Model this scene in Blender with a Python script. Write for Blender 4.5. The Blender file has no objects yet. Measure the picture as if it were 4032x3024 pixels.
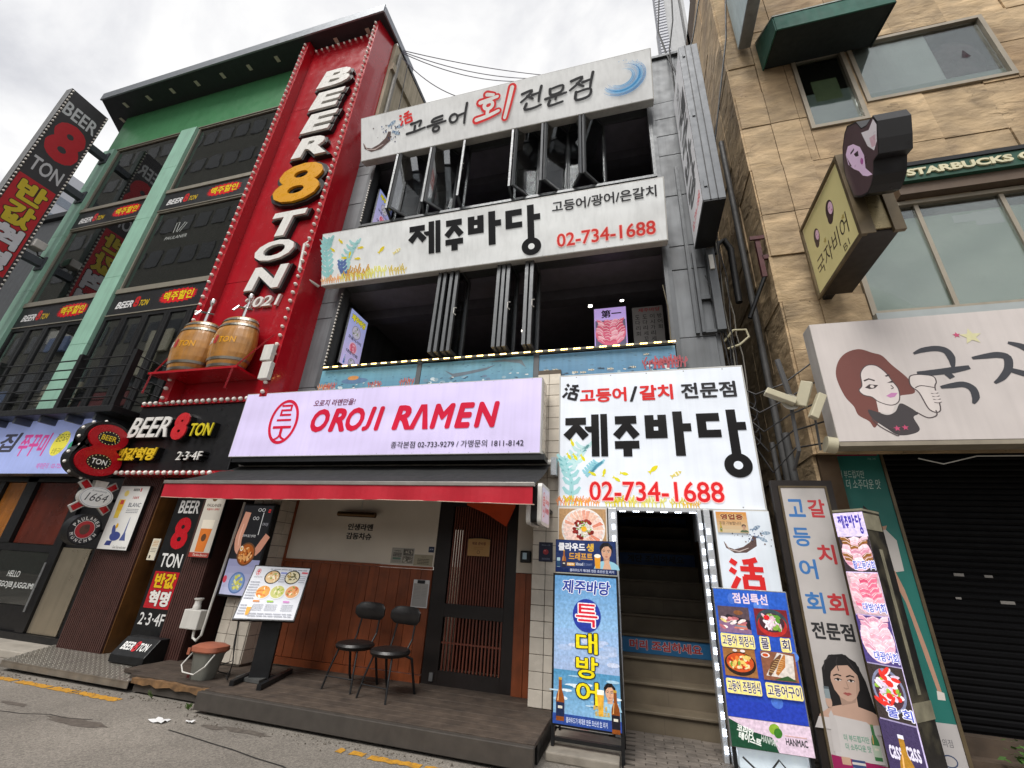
import bpy, bmesh, math, random
from mathutils import Vector, Matrix
random.seed(11)
R = math.radians
sc = bpy.context.scene
col = sc.collection

# ------------------------------------------------------------------ camera, sky, sun, exposure
cam = bpy.data.cameras.new('camera')
cam.sensor_width = 36.0
cam.lens = 36.0 * 1684.567 / 4032.0
cam.clip_start = 0.05
cam.clip_end = 2000
camo = bpy.data.objects.new('camera', cam)
col.objects.link(camo)
_y, _p, _r = R(-16.3201), R(23.2056), R(3.387)
_f = Vector((math.sin(_y) * math.cos(_p), math.cos(_y) * math.cos(_p), math.sin(_p)))
_r0 = Vector((math.cos(_y), -math.sin(_y), 0))
_u0 = _r0.cross(_f)
_rr = math.cos(_r) * _r0 + math.sin(_r) * _u0
_uu = -math.sin(_r) * _r0 + math.cos(_r) * _u0
_m = Matrix((_rr, _uu, -_f)).transposed().to_4x4()
_m.translation = Vector((0, 0, 1.6))
camo.matrix_world = _m
sc.camera = camo

SUN_EL, SUN_AZ = 54.0, -14.0      # azimuth from the street side (-Y), degrees towards +X
w = bpy.data.worlds.new('World')
sc.world = w
w.use_nodes = True
nt = w.node_tree
nt.nodes.clear()
def wn(t, **k):
    n = nt.nodes.new(t)
    for a, b in k.items():
        setattr(n, a, b)
    return n
sky = wn('ShaderNodeTexSky', sky_type='NISHITA', sun_disc=False, sun_elevation=R(SUN_EL), sun_rotation=R(180 - SUN_AZ), air_density=1.0, dust_density=4.0)
tc = wn('ShaderNodeTexCoord')
mp = wn('ShaderNodeMapping')
mp.inputs['Scale'].default_value = (1.0, 1.0, 1.9)
mp.inputs['Rotation'].default_value = (0.3, 0.2, 0.7)
n1 = wn('ShaderNodeTexNoise')
n1.inputs['Scale'].default_value = 2.3
n1.inputs['Detail'].default_value = 9
n1.inputs['Roughness'].default_value = 0.55
n1.inputs['Distortion'].default_value = 0.5
cr = wn('ShaderNodeValToRGB')
e = cr.color_ramp.elements
e[0].position, e[0].color = 0.34, (0.68, 0.685, 0.72, 1)
e[1].position, e[1].color = 0.62, (1.10, 1.09, 1.07, 1)
x = cr.color_ramp.elements.new(0.47)
x.color = (0.88, 0.88, 0.895, 1)
bg1 = wn('ShaderNodeBackground')
bg1.inputs['Strength'].default_value = 0.05
bg2 = wn('ShaderNodeBackground')
bg2.inputs['Strength'].default_value = 0.52
mx = wn('ShaderNodeMixShader')
mx.inputs[0].default_value = 0.92
out = wn('ShaderNodeOutputWorld')
L = nt.links.new
L(tc.outputs['Generated'], mp.inputs['Vector'])
L(mp.outputs['Vector'], n1.inputs['Vector'])
L(n1.outputs['Fac'], cr.inputs['Fac'])
L(sky.outputs['Color'], bg1.inputs['Color'])
L(cr.outputs['Color'], bg2.inputs['Color'])
L(bg1.outputs[0], mx.inputs[1])
L(bg2.outputs[0], mx.inputs[2])
L(mx.outputs[0], out.inputs['Surface'])

sun = bpy.data.lights.new('sun', 'SUN')
sun.energy = 1.5
sun.angle = R(30)
sun.color = (1.0, 0.97, 0.93)
suno = bpy.data.objects.new('sun', sun)
col.objects.link(suno)
_d = Vector((math.sin(R(SUN_AZ)) * math.cos(R(SUN_EL)), -math.cos(R(SUN_AZ)) * math.cos(R(SUN_EL)), math.sin(R(SUN_EL))))
suno.rotation_euler = _d.to_track_quat('Z', 'Y').to_euler()
suno.location = (0, -5, 30)
sc.view_settings.view_transform = 'Standard'
sc.view_settings.look = 'None'
sc.view_settings.exposure = 1.05
sc.view_settings.gamma = 1.0
sc.cycles.max_bounces = 7
sc.cycles.transparent_max_bounces = 10
sc.cycles.caustics_reflective = False
sc.cycles.caustics_refractive = False
sc.cycles.sample_clamp_indirect = 4.0

# ------------------------------------------------------------------ helpers
def lin(c):
    return c / 12.92 if c <= 0.04045 else ((c + 0.055) / 1.055) ** 2.4
def hx(s):
    s = s.lstrip('#')
    s = ''.join(c * 2 for c in s) if len(s) == 3 else s
    return tuple(lin(int(s[i:i + 2], 16) / 255) for i in (0, 2, 4))

MATS = {}
def mat(name, colr='#808080', rough=0.6, metal=0.0, var=0.12, scale=6.0, bump=0.0, bscale=60.0, streak=0.0, dirt=0.0,
        dirtc='#3a332c', emis=0.0, spec=0.5, detail=6, coat=0.0, attr=False, pulse=0.0, rnd=0.0):
    """Procedural surface: base colour, broad noise variation, run-off streaks, dirt patches, fine bump."""
    if name in MATS:
        return MATS[name]
    m = bpy.data.materials.new(name)
    m.use_nodes = True
    t = m.node_tree
    N = t.nodes.new
    K = t.links.new
    b = t.nodes['Principled BSDF']
    b.inputs['Roughness'].default_value = rough
    b.inputs['Metallic'].default_value = metal
    b.inputs['Specular IOR Level'].default_value = spec
    b.inputs['Coat Weight'].default_value = coat
    geo = N('ShaderNodeNewGeometry')
    c = hx(colr) if isinstance(colr, str) else colr
    if attr:
        a = N('ShaderNodeAttribute')
        a.attribute_name = 'Col'
        cur = a.outputs['Color']
    else:
        r = N('ShaderNodeRGB')
        r.outputs[0].default_value = (*c, 1)
        cur = r.outputs[0]
    def noise(sc_, vec=None, det=detail, stretch=None):
        n = N('ShaderNodeTexNoise')
        n.inputs['Scale'].default_value = sc_
        n.inputs['Detail'].default_value = det
        v = geo.outputs['Position']
        if stretch:
            q = N('ShaderNodeMapping')
            q.inputs['Scale'].default_value = stretch
            K(v, q.inputs['Vector'])
            v = q.outputs['Vector']
        K(v, n.inputs['Vector'])
        return n.outputs['Fac']
    def mul(colsock, fac_sock, lo, hi, a0=0.3, a1=0.7):
        mr = N('ShaderNodeMapRange')
        mr.inputs[1].default_value = a0
        mr.inputs[2].default_value = a1
        mr.inputs[3].default_value = lo
        mr.inputs[4].default_value = hi
        K(fac_sock, mr.inputs[0])
        v = N('ShaderNodeVectorMath')
        v.operation = 'SCALE'
        K(colsock, v.inputs[0])
        K(mr.outputs[0], v.inputs['Scale'])
        return v.outputs[0]
    if var:
        cur = mul(cur, noise(scale), 1 - var, 1 + var)
    if rnd:
        oi = N('ShaderNodeObjectInfo')
        cur = mul(cur, oi.outputs['Random'], 1 - rnd, 1 + rnd, 0.0, 1.0)
    if streak:
        cur = mul(cur, noise(1.0, stretch=(14, 14, 0.7), det=4), 1 - streak, 1.0, 0.32, 0.58)
    if dirt:
        mr = N('ShaderNodeMapRange')
        mr.inputs[1].default_value = 0.5
        mr.inputs[2].default_value = 0.72
        mr.inputs[4].default_value = dirt
        K(noise(scale * 0.45, det=10), mr.inputs[0])
        q = N('ShaderNodeMix')
        q.data_type = 'RGBA'
        q.inputs[7].default_value = (*hx(dirtc), 1)
        K(mr.outputs[0], q.inputs[0])
        K(cur, q.inputs[6])
        cur = q.outputs[2]
    K(cur, b.inputs['Base Color'])
    if emis:
        ec = cur
        if pulse:
            ec = mul(cur, noise(1.0, stretch=(1.2, 1.2, 2.6), det=2), 1 - pulse, 1 + pulse)
        K(ec, b.inputs['Emission Color'])
        b.inputs['Emission Strength'].default_value = emis
    rr = N('ShaderNodeMapRange')
    rr.inputs[1].default_value = 0.3
    rr.inputs[2].default_value = 0.7
    rr.inputs[3].default_value = max(0.02, rough - 0.08)
    rr.inputs[4].default_value = min(1, rough + 0.08)
    K(noise(scale * 2.2), rr.inputs[0])
    K(rr.outputs[0], b.inputs['Roughness'])
    if bump:
        bn = N('ShaderNodeBump')
        bn.inputs['Strength'].default_value = 1.0
        bn.inputs['Distance'].default_value = bump
        K(noise(bscale), bn.inputs['Height'])
        K(bn.outputs[0], b.inputs['Normal'])
    if attr and emis:
        m.cycles.emission_sampling = 'NONE'
    MATS[name] = m
    return m

def glassmat(name, tint, refl=0.12, rough=0.02):
    m = bpy.data.materials.new(name)
    m.use_nodes = True
    t = m.node_tree
    t.nodes.clear()
    N = t.nodes.new
    o = N('ShaderNodeOutputMaterial')
    tr = N('ShaderNodeBsdfTransparent')
    tr.inputs[0].default_value = (*tint, 1)
    gl = N('ShaderNodeBsdfGlossy')
    gl.inputs['Roughness'].default_value = rough
    lw = N('ShaderNodeLayerWeight')
    lw.inputs['Blend'].default_value = 0.35
    mr = N('ShaderNodeMapRange')
    mr.inputs[3].default_value = refl
    mr.inputs[4].default_value = 0.6
    nz = N('ShaderNodeTexNoise')
    nz.inputs['Scale'].default_value = 1.1
    geo = N('ShaderNodeNewGeometry')
    bp = N('ShaderNodeBump')
    bp.inputs['Distance'].default_value = 0.0012
    mx = N('ShaderNodeMixShader')
    K = t.links.new
    K(geo.outputs['Position'], nz.inputs['Vector'])
    K(nz.outputs['Fac'], bp.inputs['Height'])
    K(bp.outputs[0], gl.inputs['Normal'])
    K(lw.outputs['Fresnel'], mr.inputs[0])
    K(mr.outputs[0], mx.inputs[0])
    K(tr.outputs[0], mx.inputs[1])
    K(gl.outputs[0], mx.inputs[2])
    K(mx.outputs[0], o.inputs['Surface'])
    MATS[name] = m
    return m

class MB:
    """Collects shapes in world coordinates."""
    def __init__(s):
        s.v, s.f = [], []
    def add(s, vs, fs):
        i = len(s.v)
        s.v += [Vector(a) for a in vs]
        s.f += [[k + i for k in f] for f in fs]
        return s
    def box(s, x0, x1, y0, y1, z0, z1):
        return s.add([(x0, y0, z0), (x1, y0, z0), (x1, y1, z0), (x0, y1, z0), (x0, y0, z1), (x1, y0, z1), (x1, y1, z1), (x0, y1, z1)],
                     [(0, 3, 2, 1), (4, 5, 6, 7), (0, 1, 5, 4), (1, 2, 6, 5), (2, 3, 7, 6), (3, 0, 4, 7)])
    def ext(s, pts, vec):
        n = len(pts)
        a = [Vector(p) for p in pts]
        vec = Vector(vec)
        fs = [list(range(n)), list(range(2 * n - 1, n - 1, -1))] + [[i, (i + 1) % n, n + (i + 1) % n, n + i] for i in range(n)]
        return s.add(a + [p + vec for p in a], fs)
    def quad(s, *p):
        return s.add(p, [list(range(len(p)))])
    def tube(s, pts, r, seg=8, cap=True):
        pts = [Vector(p) for p in pts]
        n = len(pts)
        rs = r if isinstance(r, (list, tuple)) else [r] * n
        vs, fs = [], []
        up = None
        for i, p in enumerate(pts):
            d = (pts[min(i + 1, n - 1)] - pts[max(i - 1, 0)]).normalized()
            if up is None:
                up = Vector((0, 0, 1)) if abs(d.z) < 0.9 else Vector((1, 0, 0))
            a = d.cross(up)
            if a.length < 1e-4:
                a = d.cross(Vector((0, 1, 0.3)))
            a.normalize()
            b = a.cross(d).normalized()
            up = b
            for k in range(seg):
                t = 2 * math.pi * k / seg
                vs.append(p + rs[i] * (math.cos(t) * a + math.sin(t) * b))
        for i in range(n - 1):
            for k in range(seg):
                fs.append((i * seg + k, i * seg + (k + 1) % seg, (i + 1) * seg + (k + 1) % seg, (i + 1) * seg + k))
        if cap:
            fs.append(list(range(seg))[::-1])
            fs.append([(n - 1) * seg + k for k in range(seg)])
        return s.add(vs, fs)
    def lathe(s, prof, c, seg=20, axis='z'):
        vs, fs = [], []
        for r, h in prof:
            for k in range(seg):
                t = 2 * math.pi * k / seg
                a, b = r * math.cos(t), r * math.sin(t)
                q = (a, b, h) if axis == 'z' else ((a, h, b) if axis == 'y' else (h, a, b))
                vs.append(Vector(c) + Vector(q))
        n = len(prof)
        for i in range(n - 1):
            for k in range(seg):
                fs.append((i * seg + k, i * seg + (k + 1) % seg, (i + 1) * seg + (k + 1) % seg, (i + 1) * seg + k))
        fs.append(list(range(seg))[::-1])
        fs.append([(n - 1) * seg + k for k in range(seg)])
        return s.add(vs, fs)
    def frame(s, x0, x1, z0, z1, y0, y1, t):
        s.box(x0, x0 + t, y0, y1, z0, z1)
        s.box(x1 - t, x1, y0, y1, z0, z1)
        s.box(x0 + t, x1 - t, y0, y1, z0, z0 + t)
        s.box(x0 + t, x1 - t, y0, y1, z1 - t, z1)
        return s
    def rot(s, c, ang, axis='Z'):
        M = Matrix.Rotation(ang, 3, axis)
        c = Vector(c)
        s.v = [M @ (v - c) + c for v in s.v]
        return s

WL = {}
def base_of(o):
    return WL.get(o, Vector((0, 0, 0)))

def tag(o, label, cat, group=None):
    o['label'] = label
    o['category'] = cat
    if group:
        o['group'] = group
    return o

def thing(name, loc, label, cat, group=None):
    o = bpy.data.objects.new(name, None)
    o.empty_display_size = 0.2
    o.location = loc
    col.objects.link(o)
    WL[o] = Vector(loc)
    return tag(o, label, cat, group)

def mesh_from(name, mb, m, base, smooth=False, cols=None):
    me = bpy.data.meshes.new(name)
    me.from_pydata([v - base for v in mb.v], [], mb.f)
    if cols is None:
        bm = bmesh.new()
        bm.from_mesh(me)
        bmesh.ops.recalc_face_normals(bm, faces=bm.faces)
        bm.to_mesh(me)
        bm.free()
    if smooth:
        me.polygons.foreach_set('use_smooth', [True] * len(me.polygons))
    if m is not None:
        me.materials.append(m)
    return me

def part(name, mb, m, parent=None, smooth=False, bevel=0.0, label=None, loc=None):
    base = base_of(parent) if parent is not None else (Vector(loc) if loc is not None else Vector((0, 0, 0)))
    me = mesh_from(name, mb, m, base, smooth)
    o = bpy.data.objects.new(name, me)
    col.objects.link(o)
    if parent is not None:
        o.parent = parent
    else:
        o.location = base
    WL[o] = base
    if bevel:
        b = o.modifiers.new('bevel', 'BEVEL')
        b.width = bevel
        b.segments = 2
        b.limit_method = 'ANGLE'
    if smooth:
        try:
            a = o.modifiers.new('split', 'EDGE_SPLIT')
            a.split_angle = R(40)
        except Exception:
            pass
    if label:
        o['label'] = label
    return o

def solo(name, mb, m, label, cat, loc, group=None, **k):
    return tag(part(name, mb, m, None, loc=loc, **k), label, cat, group)

def struct(name, mb, m, **k):
    o = part(name, mb, m, None, **k)
    o['kind'] = 'structure'
    return o

def copies(name, me, m, parent, places, jit=0.0):
    """Alike pieces sharing one mesh: places are world positions."""
    base = base_of(parent)
    for p in places:
        o = bpy.data.objects.new(name, me)
        o.location = Vector(p) - base + Vector((random.uniform(-jit, jit), 0, random.uniform(-jit, jit)))
        if jit:
            o.scale = [random.uniform(.88, 1.08)] * 3
        o.parent = parent
        col.objects.link(o)
        WL[o] = Vector(p)

def sharedmesh(name, mb, m, smooth=False, bevel=0.0):
    me = mesh_from(name, mb, m, Vector((0, 0, 0)), smooth)
    if bevel:
        bm = bmesh.new()
        bm.from_mesh(me)
        bmesh.ops.bevel(bm, geom=list(bm.edges), offset=bevel, segments=1, affect='EDGES')
        bm.to_mesh(me)
        bm.free()
    return me

def copy_tree(o, parent, off):
    c = o.copy()
    col.objects.link(c)
    if parent is None:
        c.location = o.location + Vector(off)
    else:
        c.parent = parent
    WL[c] = base_of(o) + Vector(off)
    for ch in list(o.children):
        copy_tree(ch, c, off)
    return c

_TC = {}
def tmesh(s, off=0.0, shear=0.0, ext=0.0, sp=1.0):
    key = (s, off, shear, ext, sp)
    if key in _TC:
        return _TC[key]
    cu = bpy.data.curves.new('t', 'FONT')
    cu.body = s
    cu.offset = off
    cu.shear = shear
    cu.extrude = ext
    cu.resolution_u = 3
    cu.space_character = sp
    o = bpy.data.objects.new('t', cu)
    me = bpy.data.meshes.new_from_object(o)
    vs = [tuple(v.co) for v in me.vertices]
    fs = [tuple(p.vertices) for p in me.polygons]
    bpy.data.objects.remove(o)
    bpy.data.curves.remove(cu)
    bpy.data.meshes.remove(me)
    xs = [v[0] for v in vs]
    ys = [v[1] for v in vs]
    r = (vs, fs, (min(xs), min(ys), max(xs), max(ys)))
    _TC[key] = r
    return r

class Art:
    """Flat print on a plane, in per cent of its width and height; every item lies a hair above the one before."""
    STEP = 0.0001
    def __init__(s, O, U, V, Nn):
        s.O, s.U, s.V, s.N = Vector(O), Vector(U), Vector(V), Vector(Nn).normalized()
        s.v, s.f, s.c, s.k = [], [], [], 1
    def _add(s, pts, fs, c):
        i = len(s.v)
        q = s.N * (s.STEP * s.k)
        s.k += 1
        s.v += [s.O + s.U * (a / 100) + s.V * (b / 100) + q for a, b in pts]
        s.f += [[j + i for j in f] for f in fs]
        cc = hx(c) if isinstance(c, str) else c
        s.c += [cc] * len(fs)
        return s
    def asp(s):
        return s.U.length / s.V.length
    def poly(s, pts, c):
        return s._add(pts, [list(range(len(pts)))], c)
    def rect(s, u0, v0, u1, v1, c):
        return s.poly([(u0, v0), (u1, v0), (u1, v1), (u0, v1)], c)
    def grad(s, u0, v0, u1, v1, c0, c1, n=12):
        a, b = hx(c0), hx(c1)
        s.k += 0
        for i in range(n):
            t = (i + .5) / n
            c = tuple(a[j] * (1 - t) + b[j] * t for j in range(3))
            s._add([(u0, v0 + (v1 - v0) * i / n), (u1, v0 + (v1 - v0) * i / n), (u1, v0 + (v1 - v0) * (i + 1) / n), (u0, v0 + (v1 - v0) * (i + 1) / n)], [[0, 1, 2, 3]], c)
            s.k -= 1
        s.k += 1
        return s
    def ell(s, cu, cv, ru, rv, c, n=24, rot=0.0, a0=0, a1=360):
        k = s.asp()
        pts = []
        full = (a1 - a0) >= 360
        m = n if full else n + 1
        for i in range(m):
            t = R(a0 + (a1 - a0) * i / n)
            x, y = ru * math.cos(t) * k, rv * math.sin(t)
            x, y = x * math.cos(rot) - y * math.sin(rot), x * math.sin(rot) + y * math.cos(rot)
            pts.append((cu + x / k, cv + y))
        return s.poly(pts, c)
    def ring(s, cu, cv, ru, rv, tu, c, n=36, a0=0, a1=360):
        k = s.asp()
        pts, fs = [], []
        full = (a1 - a0) >= 360
        for i in range(n + (0 if full else 1)):
            t = R(a0 + (a1 - a0) * i / n)
            ct, st = math.cos(t), math.sin(t)
            pts += [(cu + ru * ct, cv + rv * st), (cu + (ru - tu) * ct, cv + (rv - tu * k) * st)]
        m = len(pts) // 2
        for i in range(n):
            j = (i + 1) % m
            fs.append((2 * i, 2 * j, 2 * j + 1, 2 * i + 1))
        return s._add(pts, fs, c)
    def line(s, pts, wd, c):
        """Brush stroke; wd in per cent of height, number or list."""
        k = s.asp()
        P = [Vector((a * k, b)) for a, b in pts]
        n = len(P)
        ws = wd if isinstance(wd, (list, tuple)) else [wd] * n
        vs = []
        for i in range(n):
            d = P[min(i + 1, n - 1)] - P[max(i - 1, 0)]
            if d.length < 1e-6:
                d = Vector((1, 0))
            d.normalize()
            o = Vector((-d.y, d.x)) * ws[i] / 2
            vs += [P[i] + o, P[i] - o]
        return s._add([(v.x / k, v.y) for v in vs], [(2 * i, 2 * i + 2, 2 * i + 3, 2 * i + 1) for i in range(n - 1)], c)
    def smooth(s, pts, wd, n=4):
        """Catmull-Rom rounding of a stroke and its widths."""
        if len(pts) < 3:
            return pts, wd
        ws = wd if isinstance(wd, (list, tuple)) else [wd] * len(pts)
        P, Q = [], []
        for i in range(len(pts) - 1):
            p0, p1, p2, p3 = pts[max(i - 1, 0)], pts[i], pts[i + 1], pts[min(i + 2, len(pts) - 1)]
            for k in range(n):
                t = k / n
                P.append(tuple(.5 * (2 * b + (c - a) * t + (2 * a - 5 * b + 4 * c - d) * t * t + (3 * b - a - 3 * c + d) * t ** 3) for a, b, c, d in zip(p0, p1, p2, p3)))
                Q.append(ws[i] * (1 - t) + ws[i + 1] * t)
        return P + [pts[-1]], Q + [ws[-1]]
    def blob(s, pts, c, n=5):
        """Closed outline with rounded corners."""
        P, m = [], len(pts)
        for i in range(m):
            p0, p1, p2, p3 = pts[i - 1], pts[i], pts[(i + 1) % m], pts[(i + 2) % m]
            for k in range(n):
                t = k / n
                P.append(tuple(.5 * (2 * b + (c_ - a) * t + (2 * a - 5 * b + 4 * c_ - d) * t * t + (3 * b - a - 3 * c_ + d) * t ** 3) for a, b, c_, d in zip(p0, p1, p2, p3)))
        s.last = P
        return s.poly(P, c)
    def star(s, cu, cv, r, c, n=5, inner=0.42, rot=90):
        k = s.asp()
        pts = []
        for i in range(2 * n):
            q = r * (1 if i % 2 == 0 else inner)
            t = R(rot + 180 * i / n)
            pts.append((cu + q * math.cos(t) / k, cv + q * math.sin(t)))
        return s.poly(pts, c)
    def text(s, tx, u0, v0, u1, v1, c, off=0.0, shear=0.0, sp=1.0, rot=0.0, oc=None, ow=0.0):
        """Text fitted to the box. Weight comes from a ring of shifted impressions (off), like a second strike of
        the press; oc/ow gives an outline of that colour underneath."""
        vs, fs, (a, b, cc, d) = tmesh(tx, 0.0, shear, 0.0, sp)
        a, b, cc, d = a - off, b - off, cc + off, d + off
        sx, sy = (u1 - u0) / (cc - a), (v1 - v0) / (d - b)
        k = s.asp()
        mu, mv = (u0 + u1) / 2, (v0 + v1) / 2
        def place(dx, dy):
            r = []
            for x, y, z in vs:
                p, q = u0 + (x + dx - a) * sx, v0 + (y + dy - b) * sy
                if rot:
                    X, Y = (p - mu) * k, q - mv
                    p, q = mu + (X * math.cos(rot) - Y * math.sin(rot)) / k, mv + X * math.sin(rot) + Y * math.cos(rot)
                r.append((p, q))
            return r
        def strike(rad, colr, n):
            for i in range(n):
                t = 2 * math.pi * i / n
                s._add(place(rad * math.cos(t), rad * math.sin(t)), fs, colr)
                s.k -= .75
        if oc:
            strike(off + ow, oc, 12)
            s.k += .5
        if off > .004:
            strike(off, c, 8)
        return s._add(place(0, 0), fs, c)
    def lines_of_text(s, u0, v0, u1, v1, n, c, seed=0, h=0.4):
        """Illegibly small print: short bars."""
        rg = random.Random(seed)
        dv = (v1 - v0) / n
        for i in range(n):
            y = v1 - (i + 1) * dv
            x = u0
            while x < u1:
                x2 = min(u1, x + rg.uniform(.06, .2) * (u1 - u0))
                s.rect(x, y + dv * (0.5 - h / 2), x2, y + dv * (0.5 + h / 2), c)
                s.k -= 1
                x = x2 + 0.02 * (u1 - u0)
            if rg.random() < .3:
                pass
        s.k += 1
        return s
    def seams(s, n, c, rim='#a9a9a6'):
        """Sheet joints and a thin edge line with fixing screws."""
        k = s.asp()
        for i in range(1, n):
            s.rect(100 * i / n - .05 / k, 0, 100 * i / n + .05 / k, 100, c)
        for v0, v1 in ((0, .7), (99.3, 100)):
            s.rect(0, v0, 100, v1, rim)
        for u0, u1 in ((0, .7 / k), (100 - .7 / k, 100)):
            s.rect(u0, .8, u1, 99.2, rim)
        m_ = max(3, int(4 * k))
        for i in range(m_):
            for v in (1.8, 98.2):
                s.ell(100 * (i + .5) / m_, v, .45 / k, .45, '#8a8a88', 8)
        return s
    def build(s, name, m, parent):
        base = base_of(parent)
        me = bpy.data.meshes.new(name)
        me.from_pydata([v - base for v in s.v], [], s.f)
        at = me.attributes.new('Col', 'FLOAT_COLOR', 'CORNER')
        buf = []
        for p, c in zip(me.polygons, s.c):
            buf += [*c, 1.0] * p.loop_total
        at.data.foreach_set('color', buf)
        me.materials.append(m)
        o = bpy.data.objects.new(name, me)
        o.parent = parent
        col.objects.link(o)
        WL[o] = base
        return o

def front(x0, y, z0, x1, z1):
    return Art((x0, y, z0), (x1 - x0, 0, 0), (0, 0, z1 - z0), (0, -1, 0))

def letters(tx, x0, x1, z0, z1, y0, depth, off=0.0, shear=0.0, mb=None, sp=1.0, back=0.0):
    """Solid letters on a front plane, fitted to a box; y0 is the front face."""
    vs, fs, (a, b, c, d) = tmesh(tx, off, shear, 1.0, sp)
    mb = mb or MB()
    sx, sz = (x1 - x0) / (c - a), (z1 - z0) / (d - b)
    mb.add([(x0 + (x - a) * sx, y0 + (depth if z < 0 else 0), z0 + (y - b) * sz) for x, y, z in vs], fs)
    return mb

def offset_letters(tx, x0, x1, z0, z1, y0, depth, off, grow, shear=0.0):
    vs, fs, (a, b, c, d) = tmesh(tx, off, shear, 1.0)
    v2, f2, _ = tmesh(tx, off + grow, shear, 1.0)
    sx, sz = (x1 - x0) / (c - a), (z1 - z0) / (d - b)
    return MB().add([(x0 + (x - a) * sx, y0 + (depth if z < 0 else 0), z0 + (y - b) * sz) for x, y, z in v2], f2)

# prints
PR = mat('print_matt', attr=True, rough=0.55, var=0.05, scale=5, streak=0.0)
PRW = mat('print_weathered', attr=True, rough=0.5, var=0.06, scale=3, streak=0.13, dirt=0.10, dirtc='#6d6a62')
PRL = mat('print_backlit', attr=True, rough=0.35, var=0.02, scale=2, streak=0.05, emis=0.11, pulse=0.4, spec=0.1, dirt=.05, dirtc='#8d8a84')
PRF = mat('print_photo_backlit', attr=True, rough=0.35, var=0.20, scale=38, emis=0.12, pulse=0.1, spec=0.25, detail=9)
PRL2 = mat('print_dim_glow', attr=True, rough=0.35, var=0.03, scale=2, emis=0.07, pulse=0.15)  # dim glow: lit signs, and emission added to brighten faces in shade
PRS = mat('print_screen', attr=True, rough=0.15, var=0.0, emis=0.26)
PRG = mat('print_glossy', attr=True, rough=0.22, var=0.03, scale=4)
BLK = mat('black_metal', '#1d1e20', 0.45, 0.3, var=0.2, scale=9, bump=0.0006, bscale=90)
WHT = mat('white_metal', '#d8d6d0', 0.45, 0.0, var=0.06, scale=4, streak=0.12, dirt=0.15, dirtc='#8a8376')
ALU = mat('aluminium', '#a9acae', 0.32, 0.85, var=0.08, scale=12)
CHR = mat('chrome', '#d8d8d8', 0.08, 1.0, var=0.02)
CABLE = mat('black_cable', '#141416', 0.55, var=0.1)
# ------------------------------------------------------------------ setting: road, markings, deck, paving
ASPH = mat('asphalt', '#807a72', 0.85, var=0.28, scale=120, bump=0.004, bscale=170, dirt=0.45, dirtc='#4e4943', detail=8)
def asphalt_extra(m):
    t = m.node_tree
    b = t.nodes['Principled BSDF']
    old = b.inputs['Base Color'].links[0].from_socket
    geo = t.nodes.new('ShaderNodeNewGeometry')
    vo = t.nodes.new('ShaderNodeTexVoronoi')
    vo.inputs['Scale'].default_value = 75
    t.links.new(geo.outputs['Position'], vo.inputs['Vector'])
    n = t.nodes.new('ShaderNodeTexNoise')
    n.inputs['Scale'].default_value = 0.9
    n.inputs['Detail'].default_value = 6
    t.links.new(geo.outputs['Position'], n.inputs['Vector'])
    mr = t.nodes.new('ShaderNodeMapRange')
    mr.inputs[1].default_value, mr.inputs[2].default_value = 0.35, 0.65
    mr.inputs[3].default_value, mr.inputs[4].default_value = 0.80, 1.22
    t.links.new(n.outputs['Fac'], mr.inputs[0])
    mr2 = t.nodes.new('ShaderNodeMapRange')
    mr2.inputs[1].default_value, mr2.inputs[2].default_value = 0.0, 1.0
    mr2.inputs[3].default_value, mr2.inputs[4].default_value = 0.68, 1.4
    t.links.new(vo.outputs['Color'], mr2.inputs[0])
    mu = t.nodes.new('ShaderNodeMath')
    mu.operation = 'MULTIPLY'
    t.links.new(mr.outputs[0], mu.inputs[0])
    t.links.new(mr2.outputs[0], mu.inputs[1])
    v = t.nodes.new('ShaderNodeVectorMath')
    v.operation = 'SCALE'
    t.links.new(old, v.inputs[0])
    t.links.new(mu.outputs[0], v.inputs['Scale'])
    t.links.new(v.outputs[0], b.inputs['Base Color'])
asphalt_extra(ASPH)
CONC = mat('concrete', '#8d867b', 0.8, var=0.18, scale=7, bump=0.002, bscale=90, dirt=0.4, dirtc='#4c463f')
road = struct('road', MB().quad((-300, -300, 0), (300, -300, 0), (300, 300, 0), (-300, 300, 0)), ASPH)
YEL = mat('yellow_road_paint', '#c48f2c', 0.7, var=0.2, scale=30, dirt=0.55, dirtc='#5a5147', bump=0.001)
def ragged(x0, x1, y0, y1, seed):
    rg = random.Random(seed)
    m = MB()
    x = x0
    n = int((x1 - x0) / 0.035)
    top = [(x0 + (x1 - x0) * i / n, y1 + rg.uniform(-.018, .012), .004) for i in range(n + 1)]
    bot = [(x0 + (x1 - x0) * i / n, y0 + rg.uniform(-.012, .018), .004) for i in range(n + 1)]
    for i in range(n):
        if rg.random() < .06:
            continue
        m.quad(bot[i], bot[i + 1], top[i + 1], top[i])
    return m
for k, (a, b_, c_, d_) in enumerate(((-14, -8.05, 4.42, 4.53), (-7.98, -5.67, 4.42, 4.53), (-2.7, -2.42, 4.26, 4.35), (-2.36, 0.6, 4.25, 4.34))):
    part('road_marking', ragged(a, b_, c_, d_, k), YEL, road)
TAR = mat('tar_repair', '#2b2927', 0.7, var=0.2, scale=40)
rg = random.Random(5)
m = MB()
pts = [(-4.4 + i * .3, 4.05 - i * .045 + rg.uniform(-.03, .03)) for i in range(12)]
for i in range(11):
    m.quad((pts[i][0], pts[i][1] - .008, .003), (pts[i + 1][0], pts[i + 1][1] - .008, .003), (pts[i + 1][0], pts[i + 1][1] + .008, .003), (pts[i][0], pts[i][1] + .008, .003))
part('road_crack', m, TAR, road)
rg = random.Random(14)
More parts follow.
